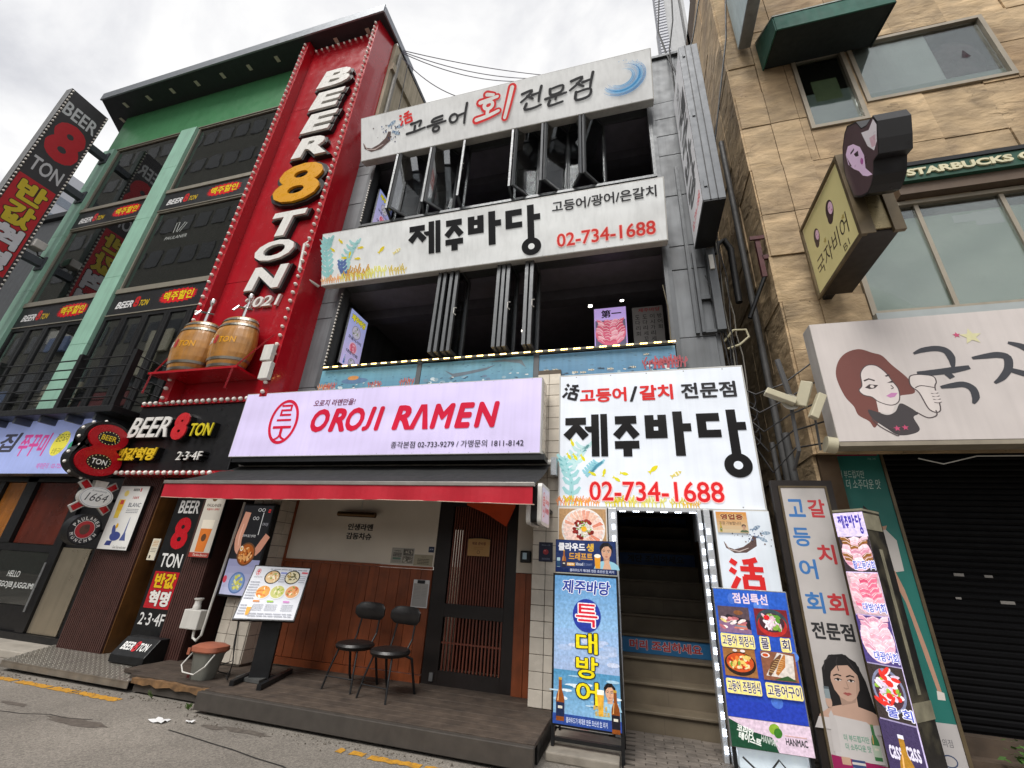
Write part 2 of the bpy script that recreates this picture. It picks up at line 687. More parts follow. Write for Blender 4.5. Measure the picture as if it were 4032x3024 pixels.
for x0, y0, dx, dy, n in ((-8.5, 3.2, .25, .06, 14), (-2.6, 3.5, .22, -.05, 12)):
    m = MB()
    p = [(x0 + dx * i, y0 + dy * i + rg.uniform(-.05, .05)) for i in range(n)]
    for i in range(n - 1):
        m.quad((p[i][0], p[i][1] - .006, .003), (p[i + 1][0], p[i + 1][1] - .006, .003), (p[i + 1][0], p[i + 1][1] + .006, .003), (p[i][0], p[i][1] + .006, .003))
    part('road_crack', m, TAR, road)
part('road_patch', MB().quad((-9.5, 2.2, .002), (-6.9, 2.3, .002), (-6.8, 3.3, .002), (-9.3, 3.25, .002)), mat('asphalt_patch', '#6a655e', .85, var=.3, scale=90, bump=.003, bscale=150), road)
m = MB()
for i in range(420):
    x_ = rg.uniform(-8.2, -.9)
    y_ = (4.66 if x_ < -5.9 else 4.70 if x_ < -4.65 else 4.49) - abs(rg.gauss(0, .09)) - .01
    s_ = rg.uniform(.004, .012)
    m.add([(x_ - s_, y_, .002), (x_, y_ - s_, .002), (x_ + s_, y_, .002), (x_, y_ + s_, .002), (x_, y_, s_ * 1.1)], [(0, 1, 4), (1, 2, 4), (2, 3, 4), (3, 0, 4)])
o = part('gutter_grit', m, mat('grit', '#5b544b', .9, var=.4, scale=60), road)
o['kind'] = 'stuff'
STAIN = mat('oil_stain', '#625b54', 0.6, var=0.3, scale=20)
for cx, cy, rx, ry, sd in ((-5.3, 3.85, .42, .10, 1), (-3.75, 4.32, .3, .06, 2), (-4.1, 4.28, .16, .05, 3), (-6.4, 3.95, .22, .05, 4)):
    rg = random.Random(sd)
    part('road_stain', MB().quad(*[(cx + rx * rg.uniform(.65, 1.1) * math.cos(2 * math.pi * i / 18), cy + ry * rg.uniform(.6, 1.1) * math.sin(2 * math.pi * i / 18), .0025) for i in range(18)]), STAIN, road)
struct('kerb', MB().box(-16, -8.2, 5.12, 5.78, 0, .1), mat('pale_concrete', '#aca59a', .85, var=.15, scale=6, dirt=.3, dirtc='#6d665c'), bevel=.012)

PAPER = mat('white_paper', '#dcdcdc', 0.7, var=0.05)
def crumple(cx, cy, sx, sy, sd):
    rg = random.Random(sd)
    m = MB()
    g = [[(cx + sx * (i / 4 - .5) + rg.uniform(-.01, .01), cy + sy * (j / 3 - .5) + rg.uniform(-.01, .01), .006 + rg.uniform(0, .022)) for j in range(4)] for i in range(5)]
    for i in range(4):
        for j in range(3):
            if (i, j) in ((1, 1), (2, 1)) and sd == 1:
                continue
            m.quad(g[i][j], g[i + 1][j], g[i + 1][j + 1], g[i][j + 1])
    return m
solo('paper_scrap', crumple(-4.68, 4.18, .17, .11, 1), PAPER, 'larger crumpled white paper scrap lying on the asphalt', 'litter', (-4.68, 4.18, 0))
solo('paper_scrap', crumple(-4.39, 4.27, .09, .05, 2), PAPER, 'smaller white paper scrap on the asphalt nearer the deck', 'litter', (-4.39, 4.27, 0))

DECKW = mat('weathered_deck_wood', '#4b4037', 0.75, var=0.3, scale=9, rnd=.16, bump=0.002, bscale=40, dirt=0.55, dirtc='#2d2622', streak=0.0)
DECKF = mat('deck_fascia_paint', '#45403b', 0.6, var=0.15, scale=10, dirt=0.3, dirtc='#2c2825')
deck = thing('wooden_deck', (-2.7, 4.5, 0), 'worn brown plank deck with dark fascia in front of the noodle shop', 'deck')
pw = .142
for i in range(10):
    y = 4.57 + i * pw
    part('plank', MB().box(-4.62 + random.uniform(-.01, .01), -.94, y, y + pw - .007, .165, .2 + random.uniform(-.002, .002)), DECKW, deck, bevel=.004)
part('fascia_board', MB().box(-4.64, -.935, 4.5, 4.565, .03, .192), DECKF, deck, bevel=.006)
part('joist', MB().box(-4.5, -.95, 4.75, 5.9, .0, .16), BLK, deck)
OLDW = mat('broken_wood', '#7a5c3c', 0.8, var=0.35, scale=14, bump=0.004, bscale=30, dirt=0.6, dirtc='#2b201a')
step = thing('wooden_step', (-5.2, 4.7, 0), 'older broken wooden step between the deck and the metal ramp', 'step')
for i in range(8):
    y = 4.76 + i * .152
    part('plank', MB().box(-6.3 + .32 * (i == 0), -4.65, y, y + .146, .13, .175 + random.uniform(-.003, .003)), DECKW, step, bevel=.004)
m = MB()
rg = random.Random(9)
xs = [-5.86 + i * .1 for i in range(13)]
m.ext([(x_, 4.70, .1 + rg.uniform(-.01, .02)) for x_ in xs] + [(x_, 4.70, .168 + rg.uniform(-.02, .0)) for x_ in xs[::-1]], (0, .055, 0))
part('edge_board', m, OLDW, step)
part('lower_board', MB().box(-5.84, -4.66, 4.735, 4.8, .02, .1), DECKF, step)
for k, (x_, y_, s_) in enumerate(((-5.42, 4.66, .05), (-4.75, 4.55, .035), (-4.8, 4.6, .03))):
    mm = MB()
    rg = random.Random(k)
    for j in range(14):
        a_ = rg.uniform(0, 6.28)
        l_ = s_ * rg.uniform(.6, 1.4)
        ex, ey, ez = x_ + l_ * math.cos(a_), y_ - abs(l_ * math.sin(a_)) * .6, .02 + l_ * rg.uniform(.2, 1)
        mm.quad((x_, y_, .005), (ex - .008, ey, ez), (ex, ey - .006, ez + .008), (ex + .008, ey, ez))
    solo('weed_tuft', mm, mat('weed_leaf', '#4f6b2c', 0.6, var=0.3), ('small green weed in the gutter below the broken step', 'tiny green weed at the deck corner, nearer the street', 'tiny green weed at the deck corner, against the board')[k], 'weed', (x_, y_, 0), 'weeds in the gutter')

# checker-plate ramp
PLATE = mat('checker_plate', '#9a958c', 0.42, 0.7, var=0.15, scale=8, dirt=0.35, dirtc='#5e554c')
ramp = thing('metal_ramp', (-7.2, 4.7, 0), 'low checker-plate metal ramp before the ribbed brown entrance', 'ramp')
RX = [(-8.15, 4.68), (-5.87, 4.68), (-6.32, 5.56), (-8.78, 5.62)]
part('plate', MB().ext([(a, b_, .105) for a, b_ in RX], (0, 0, .014)), PLATE, ramp)
m = MB()
for t0, t1, (a, b_), (c_, d_) in ((0, 0, RX[0], RX[1]),):
    m.ext([(a, b_, .045), (c_, d_, .045), (c_, d_ + .01, .045), (a, b_ + .01, .045)], (0, 0, .062))
part('front_lip', m, PLATE, ramp)
part('ramp_feet', MB().box(-8.0, -6.1, 4.8, 5.4, 0, .1), BLK, ramp)
m = MB()
for j in range(19):
    for i in range(52):
        u, v = (i + .5 * (j % 2)) / 52, (j + .5) / 19
        ax, ay = RX[0][0] + (RX[3][0] - RX[0][0]) * v, RX[0][1] + (RX[3][1] - RX[0][1]) * v
        bx, by = RX[1][0] + (RX[2][0] - RX[1][0]) * v, RX[1][1] + (RX[2][1] - RX[1][1]) * v
        x_, y_ = ax + (bx - ax) * u, ay + (by - ay) * u
        d1 = (.011, .006) if (i + j) % 2 else (.006, .011)
        m.add([(x_ - d1[0], y_, .119), (x_, y_ - d1[1], .119), (x_ + d1[0], y_, .119), (x_, y_ + d1[1], .119), (x_, y_, .124)], [(0, 1, 4), (1, 2, 4), (2, 3, 4), (3, 0, 4)])
o = part('tread_pattern', m, PLATE, ramp)
o['kind'] = 'stuff'

# brick paving before the stairs
BRK = mat('grey_paving_brick', '#6f675f', 0.75, rnd=.22, var=0.3, scale=5, bump=0.002, bscale=60, dirt=0.5, dirtc='#332e2a')
pav = struct('brick_paving', MB().box(-.22, 1.62, 4.85, 6.04, 0, .008), mat('mortar_dark', '#37322d', 0.9, var=0.2))
bme = sharedmesh('brick', MB().box(-.093, .093, -.029, .029, 0, .016), BRK, bevel=.003)
pl = []
for j in range(19):
    for i in range(-1, 10):
        x_ = -.115 + (i + .5 * (j % 2)) * .194
        if -.14 < x_ < 1.56:
            pl.append((x_, 4.885 + j * .062, .006 + random.uniform(-.002, .002)))
copies('brick', bme, BRK, pav, pl)
slab = thing('stone_step', (-.55, 4.8, 0), 'low grey stone slabs under the sky-blue fish sign stand', 'step')
part('slab', MB().box(-.9, -.24, 4.86, 5.12, 0, .075), CONC, slab, bevel=.012)
part('slab', MB().box(-.9, -.24, 5.13, 5.5, 0, .085), CONC, slab, bevel=.012)

# ------------------------------------------------------------------ beer hall building (left)
GREEN = mat('green_fascia', '#4a8a5c', 0.4, var=0.06, scale=2, streak=0.08)
MINT = mat('mint_panel', '#9cc9b4', 0.4, var=0.06, scale=2.5, streak=0.12, dirt=0.1, dirtc='#7d8a80')
EAVE = mat('dark_eave', '#2b2d32', 0.5, var=0.12, scale=4, streak=.1)
EAVET = mat('eave_trim', '#8b9096', 0.4, 0.4, var=0.06)
BEIGEF = mat('beige_window_frame', '#8f8a7d', 0.45, 0.2, var=0.08)
BAND = mat('dark_band', '#232427', 0.4, var=0.1, scale=4)
ROOM = mat('dark_room', '#4a4644', 0.9, var=0.3, scale=2)
ROOM2 = mat('dim_room_brown', '#4a3f33', 0.9, var=0.35, scale=1.6)
GLD = glassmat('dark_glass', (.30, .33, .33), 0.24)
GLC = glassmat('clear_glass', (.62, .65, .64), 0.32)
REDP = mat('red_paint', '#a81220', 0.22, var=0.05, scale=2, streak=0.03, coat=0.4)
CREAM = mat('cream_render', '#b5aa94', 0.85, var=0.12, scale=3, streak=0.3, dirt=0.35, dirtc='#5b5348')
bh = thing('beer_hall_building', (-10.5, 5.7, 0), 'four-storey beer hall with green fascia, mint pillars and a tall red panel', 'building')
part('side_wall', MB().box(-5.62, -5.5, 5.78, 9.2, 0, 14.45), CREAM, bh)
part('wall', MB().box(-15.5, -15.3, 5.9, 9.2, 0, 14.45).box(-15.5, -5.62, 9.2, 9.4, 0, 14.45), CREAM, bh)
for z_ in (13.35, 11.0):
    part('side_cornice', MB().box(-5.5, -5.42, 5.78, 9.2, z_, z_ + .25), CREAM, bh)
part('drain_pipe', MB().tube([(-5.44, 5.95, 14.2), (-5.44, 5.95, 4.2)], .05), mat('grey_pipe', '#7d7a74', 0.6), bh)
for z_ in (3.55, 6.75, 10.05):
    part('floor_slab', MB().box(-15.3, -5.62, 5.92, 9.2, z_, z_ + .2), ROOM, bh)
part('ground_floor_wall', MB().box(-15.3, -5.62, 6.6, 6.8, 0, 3.5), ROOM, bh)
part('room_wall', MB().box(-15.3, -5.7, 8.8, 9.0, 3.75, 12.9), ROOM2, bh)
for k_, (x_, z_, w_, h_, c_) in enumerate(((-14.3, 7.0, .8, 1.5, '#45597c'), (-11.3, 7.0, 1.1, .75, '#5d78a8'), (-10.3, 7.1, .5, 2.0, '#8a7f6c'), (-9.4, 7.0, .9, 1.0, '#6d4a35'), (-10.9, 3.75, 1.2, 1.1, '#8d8468'), (-9.6, 3.75, .7, 1.6, '#a39c78'), (-13.3, 3.75, .9, 1.3, '#7d7b90'))):
    part('room_furniture', MB().box(x_, x_ + w_, 6.7, 7.2, z_, z_ + h_), mat('furn_%s' % c_[1:], c_, .7, var=.3, scale=3), bh, bevel=.03)
ev = part('eave', MB().ext([(-15.58, 5.07, 14.5), (-5.5, 5.07, 14.5), (-5.5, 5.8, 14.5), (-16.3, 6.1, 14.5)], (0, 0, .2)), EAVE, bh)
part('eave_trim', MB().box(-15.6, -5.48, 5.03, 5.068, 14.49, 14.78).box(-5.5, -5.46, 5.07, 6.6, 14.49, 14.72), EAVET, ev)
part('roof', MB().box(-15.6, -5.48, 5.9, 9.4, 14.46, 14.6), EAVE, bh)
lme = sharedmesh('soffit_light', MB().box(-.055, .055, -.075, .075, -.012, 0), mat('soffit_lens', '#cfc9b8', 0.4, var=.03))
copies('soffit_light', lme, None, ev, [(-14.95 + i * .98, 5.36, 14.499) for i in range(10)] + [(-15.62, 5.72, 14.499)])
part('green_fascia', MB().box(-15.4, -8.3, 5.72, 5.9, 12.93, 14.497), GREEN, bh)
part('fascia_edge', MB().box(-15.4, -8.3, 5.715, 5.735, 12.9, 12.928), BEIGEF, bh)
for x0, x1 in ((-15.42, -14.95), (-12.24, -11.66)):
    z_ = 3.86
    while z_ < 12.85:
        z2 = min(z_ + 1.86, 12.895)
        part('pillar_panel', MB().box(x0, x1, 5.66, 5.9, z_, z2 - .007), MINT, bh, bevel=.004)
        z_ = z2
def starburst(a, u0, v0, u1, v1, c, n=26, inner=.84, seed=0):
    rg = random.Random(seed)
    cu, cv, ru, rv = (u0 + u1) / 2, (v0 + v1) / 2, (u1 - u0) / 2, (v1 - v0) / 2
    pts = []
    for i in range(2 * n):
        t = math.pi * i / n
        q = (1 if i % 2 == 0 else inner) * rg.uniform(.93, 1.0)
        x_, y_ = math.cos(t), math.sin(t)
        e_ = (abs(x_) ** 3.2 + abs(y_) ** 3.2) ** (-1 / 3.2)
        pts.append((cu + ru * q * x_ * e_, cv + rv * q * y_ * e_))
    return a.poly(pts, c)
for x0, x1 in ((-14.93, -12.26), (-11.64, -8.32)):
    for zs, zb, zt in ((10.28, 9.69, 10.4), (7.06, 6.47, 7.19)):
        part('window_sill', MB().box(x0, x1, 5.70, 5.86, zs + .004, zt), BEIGEF, bh)
        bd = part('sign_band', MB().box(x0, x1, 5.73, 5.86, zb, zs), BAND, bh)
        a = front(x0, 5.729, zb, x1, zs)
        f = 1.0 if x0 < -13 else .84
        a.text('BEER', 7 * f, 28, 26 * f, 60, '#e8e8e8', off=.03, shear=.25)
        a.text('8', 27 * f, 26, 33 * f, 76, '#c42a2c', off=.04)
        a.text('TON', 34 * f, 28, 44 * f, 56, '#dcb928', off=.02, shear=.2)
        starburst(a, 54 * f, 20, 95 * f, 88, '#d9242b', seed=3)
        a.text('맥주할인', 59 * f, 34, 90 * f, 76, '#f2cf1f', off=.03, oc='#5b1510', ow=.03)
        a.build('print', PRG, bd)
        part('band_edge', MB().box(x0, x1, 5.715, 5.86, zb - .03, zb - .003), BEIGEF, bh)
    for z0, z1 in ((10.4, 12.9), (7.19, 9.66)):
        fr = part('window', MB().frame(x0, x1, z0 + .003, z1 - .003, 5.74, 5.82, .045), BEIGEF, bh)
        part('pane', MB().box(x0 + .05, x1 - .05, 5.775, 5.785, z0 + .05, z1 - .05), GLD, fr)
a = front(-11.0, 5.772, 8.55, -10.2, 9.2)
a.line([(30, 45), (28, 95), (40, 95), (42, 48)], 3, '#b9bdb9').line([(46, 45), (62, 92), (72, 86), (56, 45)], 3, '#b9bdb9').text('PAULANER', 5, 12, 95, 28, '#aeb2ae', shear=.15)
a.build('window_decal', PR, bh)
# second-floor folding doors
for x0, x1, n in ((-14.93, -12.26, 4), (-11.64, -8.36, 5)):
    wd = (x1 - x0) / n
    for i in range(n):
        fr = part('folding_door', MB().frame(x0 + i * wd + .005, x0 + (i + 1) * wd - .005, 3.9, 6.43, 5.73, 5.80, .085), BLK, bh, bevel=.006)
        part('pane', MB().box(x0 + i * wd + .09, x0 + (i + 1) * wd - .09, 5.76, 5.77, 3.98, 6.34), GLC, fr)

# red panel with bulbs and letters
rp = part('red_panel', MB().box(-7.83, -5.835, 5.44, 5.9, 3.95, 14.497), mat('red_seam', '#4a0a10', .5), bh)
for z0, z1 in ((3.95, 6.62), (6.62, 9.3), (9.3, 11.9), (11.9, 14.497)):
    part('red_sheet', MB().box(-7.83, -5.835, 5.415 + random.uniform(0, .006), 5.439, z0 + .003, z1 - .003), REDP, rp)
part('panel_rib', MB().box(-8.03, -7.835, 5.2, 5.9, 3.95, 14.497), REDP, rp)
part('panel_rib', MB().ext([(-5.83, 5.2, 3.95), (-5.68, 5.2, 3.95), (-5.58, 5.77, 3.95), (-5.83, 5.77, 3.95)], (0, 0, 10.545)), REDP, rp)
BULB = mat('bulb_glass', '#e9e4dc', 0.15, var=.03, emis=0.02)
bme = sharedmesh('bulb', MB().lathe([(.0, -.058), (.018, -.048), (.03, -.032), (.033, -.014), (.024, 0), (.024, .012)], (0, 0, 0), 10, 'y'), BULB, smooth=True)
pl = []
z_ = 4.02
while z_ < 14.35:
    pl += [(-7.935, 5.19, z_), (-5.755, 5.19, z_)]
    z_ += .178
pl += [(-7.75 + i * .178, 5.41, 14.36) for i in range(11)]
copies('bulb', bme, None, rp, pl, jit=.006)
LW = mat('letter_white', '#e4e2dd', 0.3, var=.03, streak=.08)
LY = mat('letter_yellow', '#d99a1c', 0.3, var=.03)
LK = mat('letter_black_edge', '#17171a', 0.4)
for tx, x0, x1, z0, z1, mt, of in (('B', -7.1, -6.18, 12.32, 12.96, LW, .04), ('E', -7.1, -6.2, 11.5, 12.12, LW, .04), ('E', -7.1, -6.2, 10.68, 11.32, LW, .04), ('R', -7.1, -6.16, 9.85, 10.48, LW, .04), ('8', -7.25, -6.06, 8.48, 9.62, LY, .03), ('T', -7.0, -6.16, 7.55, 8.2, LW, .04), ('O', -7.14, -6.2, 6.93, 7.44, LW, .04), ('N', -7.08, -6.18, 6.24, 6.78, LW, .04)):
    lt = part('letter', letters(tx, x0, x1, z0, z1, 5.27, .05, of, .0 if tx in '8' else .12), mt, rp)
    part('letter_backing', offset_letters(tx, x0, x1, z0, z1, 5.322, .095, of, .04, .0 if tx in '8' else .12), LK, rp)
part('year_lettering', letters('2021', -7.1, -6.24, 5.9, 6.14, 5.36, .055, .012, .12), LW, rp)

# junction boxes and a bent conduit on the right edge of the red panel
jb = thing('junction_box', (-5.98, 5.5, 4.2), 'two stacked white junction boxes at the foot of the red panel', 'junction box')
part('box', MB().box(-5.92, -5.72, 5.08, 5.17, 4.56, 4.86), WHT, jb, bevel=.01)
part('box', MB().box(-5.85, -5.66, 5.08, 5.17, 4.22, 4.53), WHT, jb, bevel=.01)
solo('conduit', MB().tube([(-5.6, 5.5, 7.32), (-5.72, 5.25, 7.3), (-5.86, 5.2, 7.12), (-5.8, 5.2, 6.5), (-5.72, 5.25, 6.38), (-5.6, 5.55, 6.35)], .028), WHT, 'bent white conduit pipe beside the red panel', 'pipe', (-5.7, 5.4, 6.4))

# barrel shelf
sh = thing('barrel_shelf', (-7.2, 5.45, 4.38), 'red shelf hung on red chains below the tall letters', 'shelf')
part('board', MB().ext([(-8.12, 4.92, 4.375), (-6.16, 4.92, 4.375), (-6.2, 5.19, 4.375), (-8.08, 5.19, 4.375)], (0, 0, .04)).box(-8.08, -6.2, 5.19, 5.41, 4.375, 4.415), REDP, sh)
def chain(p, q, n, sag=.0):
    m = MB()
    p, q = Vector(p), Vector(q)
    for i in range(n):
        t0, t1 = i / n - .012, (i + 1) / n + .012
        a_, b_ = p.lerp(q, t0), p.lerp(q, t1)
        s0 = -sag * 4 * (t0 * (1 - t0))
        s1 = -sag * 4 * (t1 * (1 - t1))
        a_.z += s0
        b_.z += s1
        sd = Vector((.011, 0, 0)) if i % 2 else Vector((0, .011, 0))
        m.tube([a_ + sd, b_ + sd], .005, 5)
        m.tube([a_ - sd, b_ - sd], .005, 5)
    return m
for x_, xw in ((-6.25, -5.9), (-8.05, -7.98)):
    part('chain', chain((x_, 4.95, 4.4), (xw, 5.19, 5.12), 22), REDP, sh)
    part('chain', chain((x_, 4.93, 4.4), (x_ - .03, 4.93, 4.02), 11), REDP, sh)
OAK = mat('barrel_oak', '#a9742f', 0.42, var=0.22, scale=5, streak=.14, coat=.25, bump=.002, bscale=25)
HOOP = mat('barrel_hoop', '#8e8a80', 0.35, 0.8, var=.15)
def barrel(cx, lbl):
    c = (cx, 5.13, 4.42)
    b = thing('barrel', c, lbl, 'barrel', 'wooden barrels on the red shelf')
    prof = [(.29, 0), (.335, .12), (.375, .28), (.392, .45), (.385, .58), (.36, .74), (.32, .9), (.285, 1.0)]
    seg = 60
    m = MB()
    vs, fs = [], []
    for r_, h_ in prof:
        for k in range(seg):
            t = 2 * math.pi * k / seg
            rr_ = r_ * (0.992 if k % 3 == 0 else 1.0)
            vs.append((c[0] + rr_ * 1.15 * math.cos(t), c[1] + rr_ * .63 * math.sin(t), c[2] + h_))
    n = len(prof)
    for i in range(n - 1):
        for k in range(seg):
            fs.append((i * seg + k, i * seg + (k + 1) % seg, (i + 1) * seg + (k + 1) % seg, (i + 1) * seg + k))
    fs.append(list(range(seg))[::-1])
    fs.append([(n - 1) * seg + k for k in range(seg)])
    m.add(vs, fs)
    part('staves', m, OAK, b)
    def rad(h_):
        for (r0, h0), (r1, h1) in zip(prof, prof[1:]):
            if h0 <= h_ <= h1:
                return r0 + (r1 - r0) * (h_ - h0) / (h1 - h0)
        return prof[-1][0]
    for h_ in (.05, .17, .83, .95):
        m = MB()
        vs, fs = [], []
        for dh, e_ in ((-.022, .004), (-.022, .012), (.022, .012), (.022, .004)):
            for k in range(40):
                t = 2 * math.pi * k / 40
                rr_ = rad(min(1, max(0, h_ + dh))) 
                vs.append((c[0] + (rr_ * 1.15 + e_) * math.cos(t), c[1] + (rr_ * .63 + e_) * math.sin(t), c[2] + h_ + dh))
        for i in range(3):
            for k in range(40):
                fs.append((i * 40 + k, i * 40 + (k + 1) % 40, (i + 1) * 40 + (k + 1) % 40, (i + 1) * 40 + k))
        part('hoop', m.add(vs, fs), HOOP, b)
    # painted lettering wrapped round the barrel
    def wrap(tx, a0, a1, h0, h1, mt, off):
        vs, fs, (x0, y0, x1, y1) = tmesh(tx, off)
        q = []
        for x_, y_, _ in vs:
            t = R(a0 + (a1 - a0) * (x_ - x0) / (x1 - x0))
            h_ = h0 + (h1 - h0) * (y_ - y0) / (y1 - y0)
            rr_ = rad(h_) 
            q.append((c[0] + (rr_ * 1.15 + .004) * math.cos(t), c[1] + (rr_ * .63 + .004) * math.sin(t), c[2] + h_))
        part('lettering', MB().add(q, fs), mt, b)
    wrap('BEER', 205, 243, .46, .58, LW, .02)
    wrap('8', 246, 258, .44, .62, mat('letter_red', '#b01f24', .4), .05)
    wrap('TON', 262, 305, .45, .57, LY, .02)
    top = c[2] + 1.0
    tp = part('tap', MB().tube([(cx, 5.13, top), (cx, 5.13, top + .2), (cx + .03, 5.12, top + .4)], [.036, .03, .026], 10).tube([(cx - .16, 5.1, top + .32), (cx + .16, 5.14, top + .24)], .02).tube([(cx - .16, 5.1, top + .34), (cx - .2, 5.05, top + .22)], .022), CHR, b, smooth=True)
    part('tap_handle', MB().lathe([(.014, 0), (.02, .06), (.04, .1), (.05, .15), (.035, .2), (.0, .215)], (cx + .03, 5.12, top + .38), 12), CHR, tp, smooth=True)
barrel(-7.56, 'oak barrel with chrome tap on the red shelf, nearer the balcony')
barrel(-6.66, 'oak barrel with chrome tap on the red shelf, nearer the junction boxes')

# balcony
bal = thing('balcony', (-11.8, 5.3, 3.7), 'black steel balcony with thin rails under the folding doors', 'balcony')
part('floor', MB().box(-15.2, -8.75, 4.98, 5.72, 3.74, 3.86), BLK, bal, bevel=.01)
for i in range(9):
    part('joist', MB().box(-15.0 + i * .72, -14.94 + i * .72, 5.05, 5.7, 3.62, 3.738), mat('grey_steel', '#5c6066', .45, .5), bal)
for x_ in (-15.1, -12.7, -10.27, -8.82):
    part('post', MB().box(x_ - .05, x_ + .05, 4.99, 5.09, 3.862, 4.98), BLK, bal)
for z_ in (4.05, 4.27, 4.48, 4.68, 4.88):
    part('rail', MB().tube([(-15.1, 5.04, z_), (-8.82, 5.04, z_)], .014, 6), BLK, bal)
    part('rail', MB().tube([(-8.82, 5.06, z_), (-8.82, 5.7, z_)], .014, 6), BLK, bal)
# ------------------------------------------------------------------ beer hall ground floor, its signs, and the shop at the far left
RIB = mat('ribbed_brown', '#4a2f2a', 0.5, var=0.15, scale=8, streak=.1)
WOODO = mat('orange_brown_wood', '#6f4a24', 0.5, var=0.3, scale=4, streak=.3)
ent = thing('beer_hall_entrance', (-7.4, 5.5, .1), 'ribbed dark brown entrance pillars with orange-brown recess', 'entrance')
def ribs(x0, x1, z0, z1, y):
    m = MB().box(x0, x1, y + .02, y + .5, z0, z1)
    n = int((x1 - x0) / .04)
    d = (x1 - x0) / n
    for i in range(n):
        m.box(x0 + i * d + .006, x0 + (i + 1) * d - .006, y, y + .019, z0, z1)
    return m
part('ribbed_pillar', ribs(-8.56, -7.62, .12, 2.74, 5.5), RIB, ent)
part('ribbed_pillar', ribs(-6.62, -6.16, .12, 2.74, 5.5), RIB, ent)
part('recess_wall', MB().box(-7.62, -6.62, 6.02, 6.1, .1, 2.74).box(-7.617, -7.6, 5.53, 6.0, .12, 2.74).box(-6.64, -6.623, 5.53, 6.0, .12, 2.74), WOODO, ent)
part('recess_floor', MB().box(-7.6, -6.64, 5.6, 6.0, .06, .118), CONC, ent)
part('recess_ceiling', MB().box(-7.6, -6.64, 5.53, 6.0, 2.66, 2.735), BLK, ent)
part('recess_door', MB().frame(-7.45, -6.75, .13, 2.3, 5.99, 6.012, .07), BLK, ent)

vs_ = thing('vertical_sign', (-7.0, 5.68, .4), 'tall black column sign with red eight standing in the ribbed entrance', 'sign')
part('casing', MB().box(-7.33, -6.7, 5.62, 5.72, .36, 2.43), BLK, vs_, bevel=.01)
a = front(-7.31, 5.618, .38, -6.72, 2.41)
a.text('BEER', 14, 86, 86, 96, '#e6e6e4', off=.02)
a.text('8', 22, 59, 78, 83, '#c01f2a', off=.05)
a.text('TON', 12, 46, 84, 56, '#e6e6e4', off=.02)
a.rect(8, 18, 92, 43, '#b8202b')
a.text('반값', 16, 31.5, 86, 42, '#e8bb25', off=.045, oc='#2a1210', ow=.03)
a.text('혁명', 16, 19.5, 86, 30, '#ece9e4', off=.045, oc='#2a1210', ow=.03)
a.text('2·3·4F', 8, 7, 92, 15, '#e6e6e4', off=.01)
a.build('print', PRG, vs_)
bs = thing('base_sign', (-6.65, 5.3, .12), 'small black slanted floor sign at the foot of the column sign', 'sign')
part('wedge', MB().ext([(-7.02, 5.2, .13), (-7.02, 5.2, .22), (-7.02, 5.36, .42), (-7.02, 5.5, .42), (-7.02, 5.5, .13)], (.62, 0, 0)), BLK, bs, bevel=.008)
a = Art((-7.02, 5.198, .222), (.62, 0, 0), (0, .16, .2), (0, -.78, .62))
a.text('BEER', 12, 30, 46, 72, '#e6e6e4', off=.03).text('8', 46, 24, 58, 80, '#c01f2a', off=.03).text('TON', 59, 30, 88, 72, '#e6e6e4', off=.03)
a.build('print', PR, bs)
solo('power_cable', MB().tube([(-6.5, 5.22, .135), (-6.42, 5.05, .13), (-6.3, 5.0, .128), (-6.15, 5.08, .128), (-6.1, 5.2, .13), (-6.17, 5.32, .13)], .01), CABLE, 'black cable curled on the ramp beside the slanted floor sign', 'cable', (-6.3, 5.1, .13))

# posters beside the entrance
ps = thing('poster', (-8.1, 5.45, 1.5), 'white wheat-beer poster with yellow glass and blue tower sketch', 'poster')
part('board', MB().box(-8.44, -7.77, 5.43, 5.478, 1.51, 2.53), BLK, ps)
a = front(-8.43, 5.429, 1.52, -7.78, 2.52)
a.grad(0, 0, 100, 100, '#e6e6e2', '#dcdcd8', 6)
a.text('BEER', 48, 92, 70, 96, '#2b2b2b', off=.03).text('8', 71, 91, 77, 97, '#c01f2a', off=.04)
a.poly([(15, 48), (30, 48), (34, 78), (12, 78)], '#e9c94c').poly([(14, 60), (32, 60), (33, 74), (13, 74)], '#e5b32d')
a.ell(28, 88, 8, 5, '#ead37a').rect(18, 70, 30, 77, '#c8443a')
a.text('1664', 56, 79, 76, 84, '#b23a33', off=.01).text('BLANC', 50, 66, 92, 73, '#5a5f6b', off=.01)
a.lines_of_text(50, 56, 90, 64, 3, '#8d8f95', 4)
a.poly([(70, 18), (76, 18), (73.5, 50), (72.5, 50)], '#56639a').poly([(64, 14), (84, 14), (76, 26), (71, 26)], '#4b5890')
a.ell(45, 20, 18, 7, '#3b4a8c').ell(34, 28, 6, 10, '#41508f', rot=.4).ell(39, 36, 4, 4, '#e3b21f').poly([(20, 6), (40, 6), (42, 13), (24, 13)], '#2f3d7c')
a.text('Good Taste with a twist', 52, 2, 96, 6, '#777', shear=.3)
a.build('print', PR, ps)
ps = thing('poster', (-6.3, 5.45, 1.48), 'tall beer-glass poster half hidden under the awning on ribbed pillar', 'poster')
part('board', MB().box(-6.5, -6.1, 5.43, 5.478, 1.48, 2.42), BLK, ps)
a = front(-6.49, 5.429, 1.49, -6.11, 2.41)
a.rect(0, 0, 100, 100, '#cfc9bd').ell(45, 93, 13, 5, '#6b5335').text('PAULANER', 14, 79, 88, 84, '#5b5148', off=.02).text('파울라너 생맥주', 18, 73, 84, 77, '#b5453a', off=.02)
a.poly([(24, 8), (70, 8), (78, 44), (20, 44)], '#d7772a').poly([(20, 44), (78, 44), (80, 58), (18, 58)], '#e9e1cf').ell(48, 30, 12, 6, '#5b3b22')
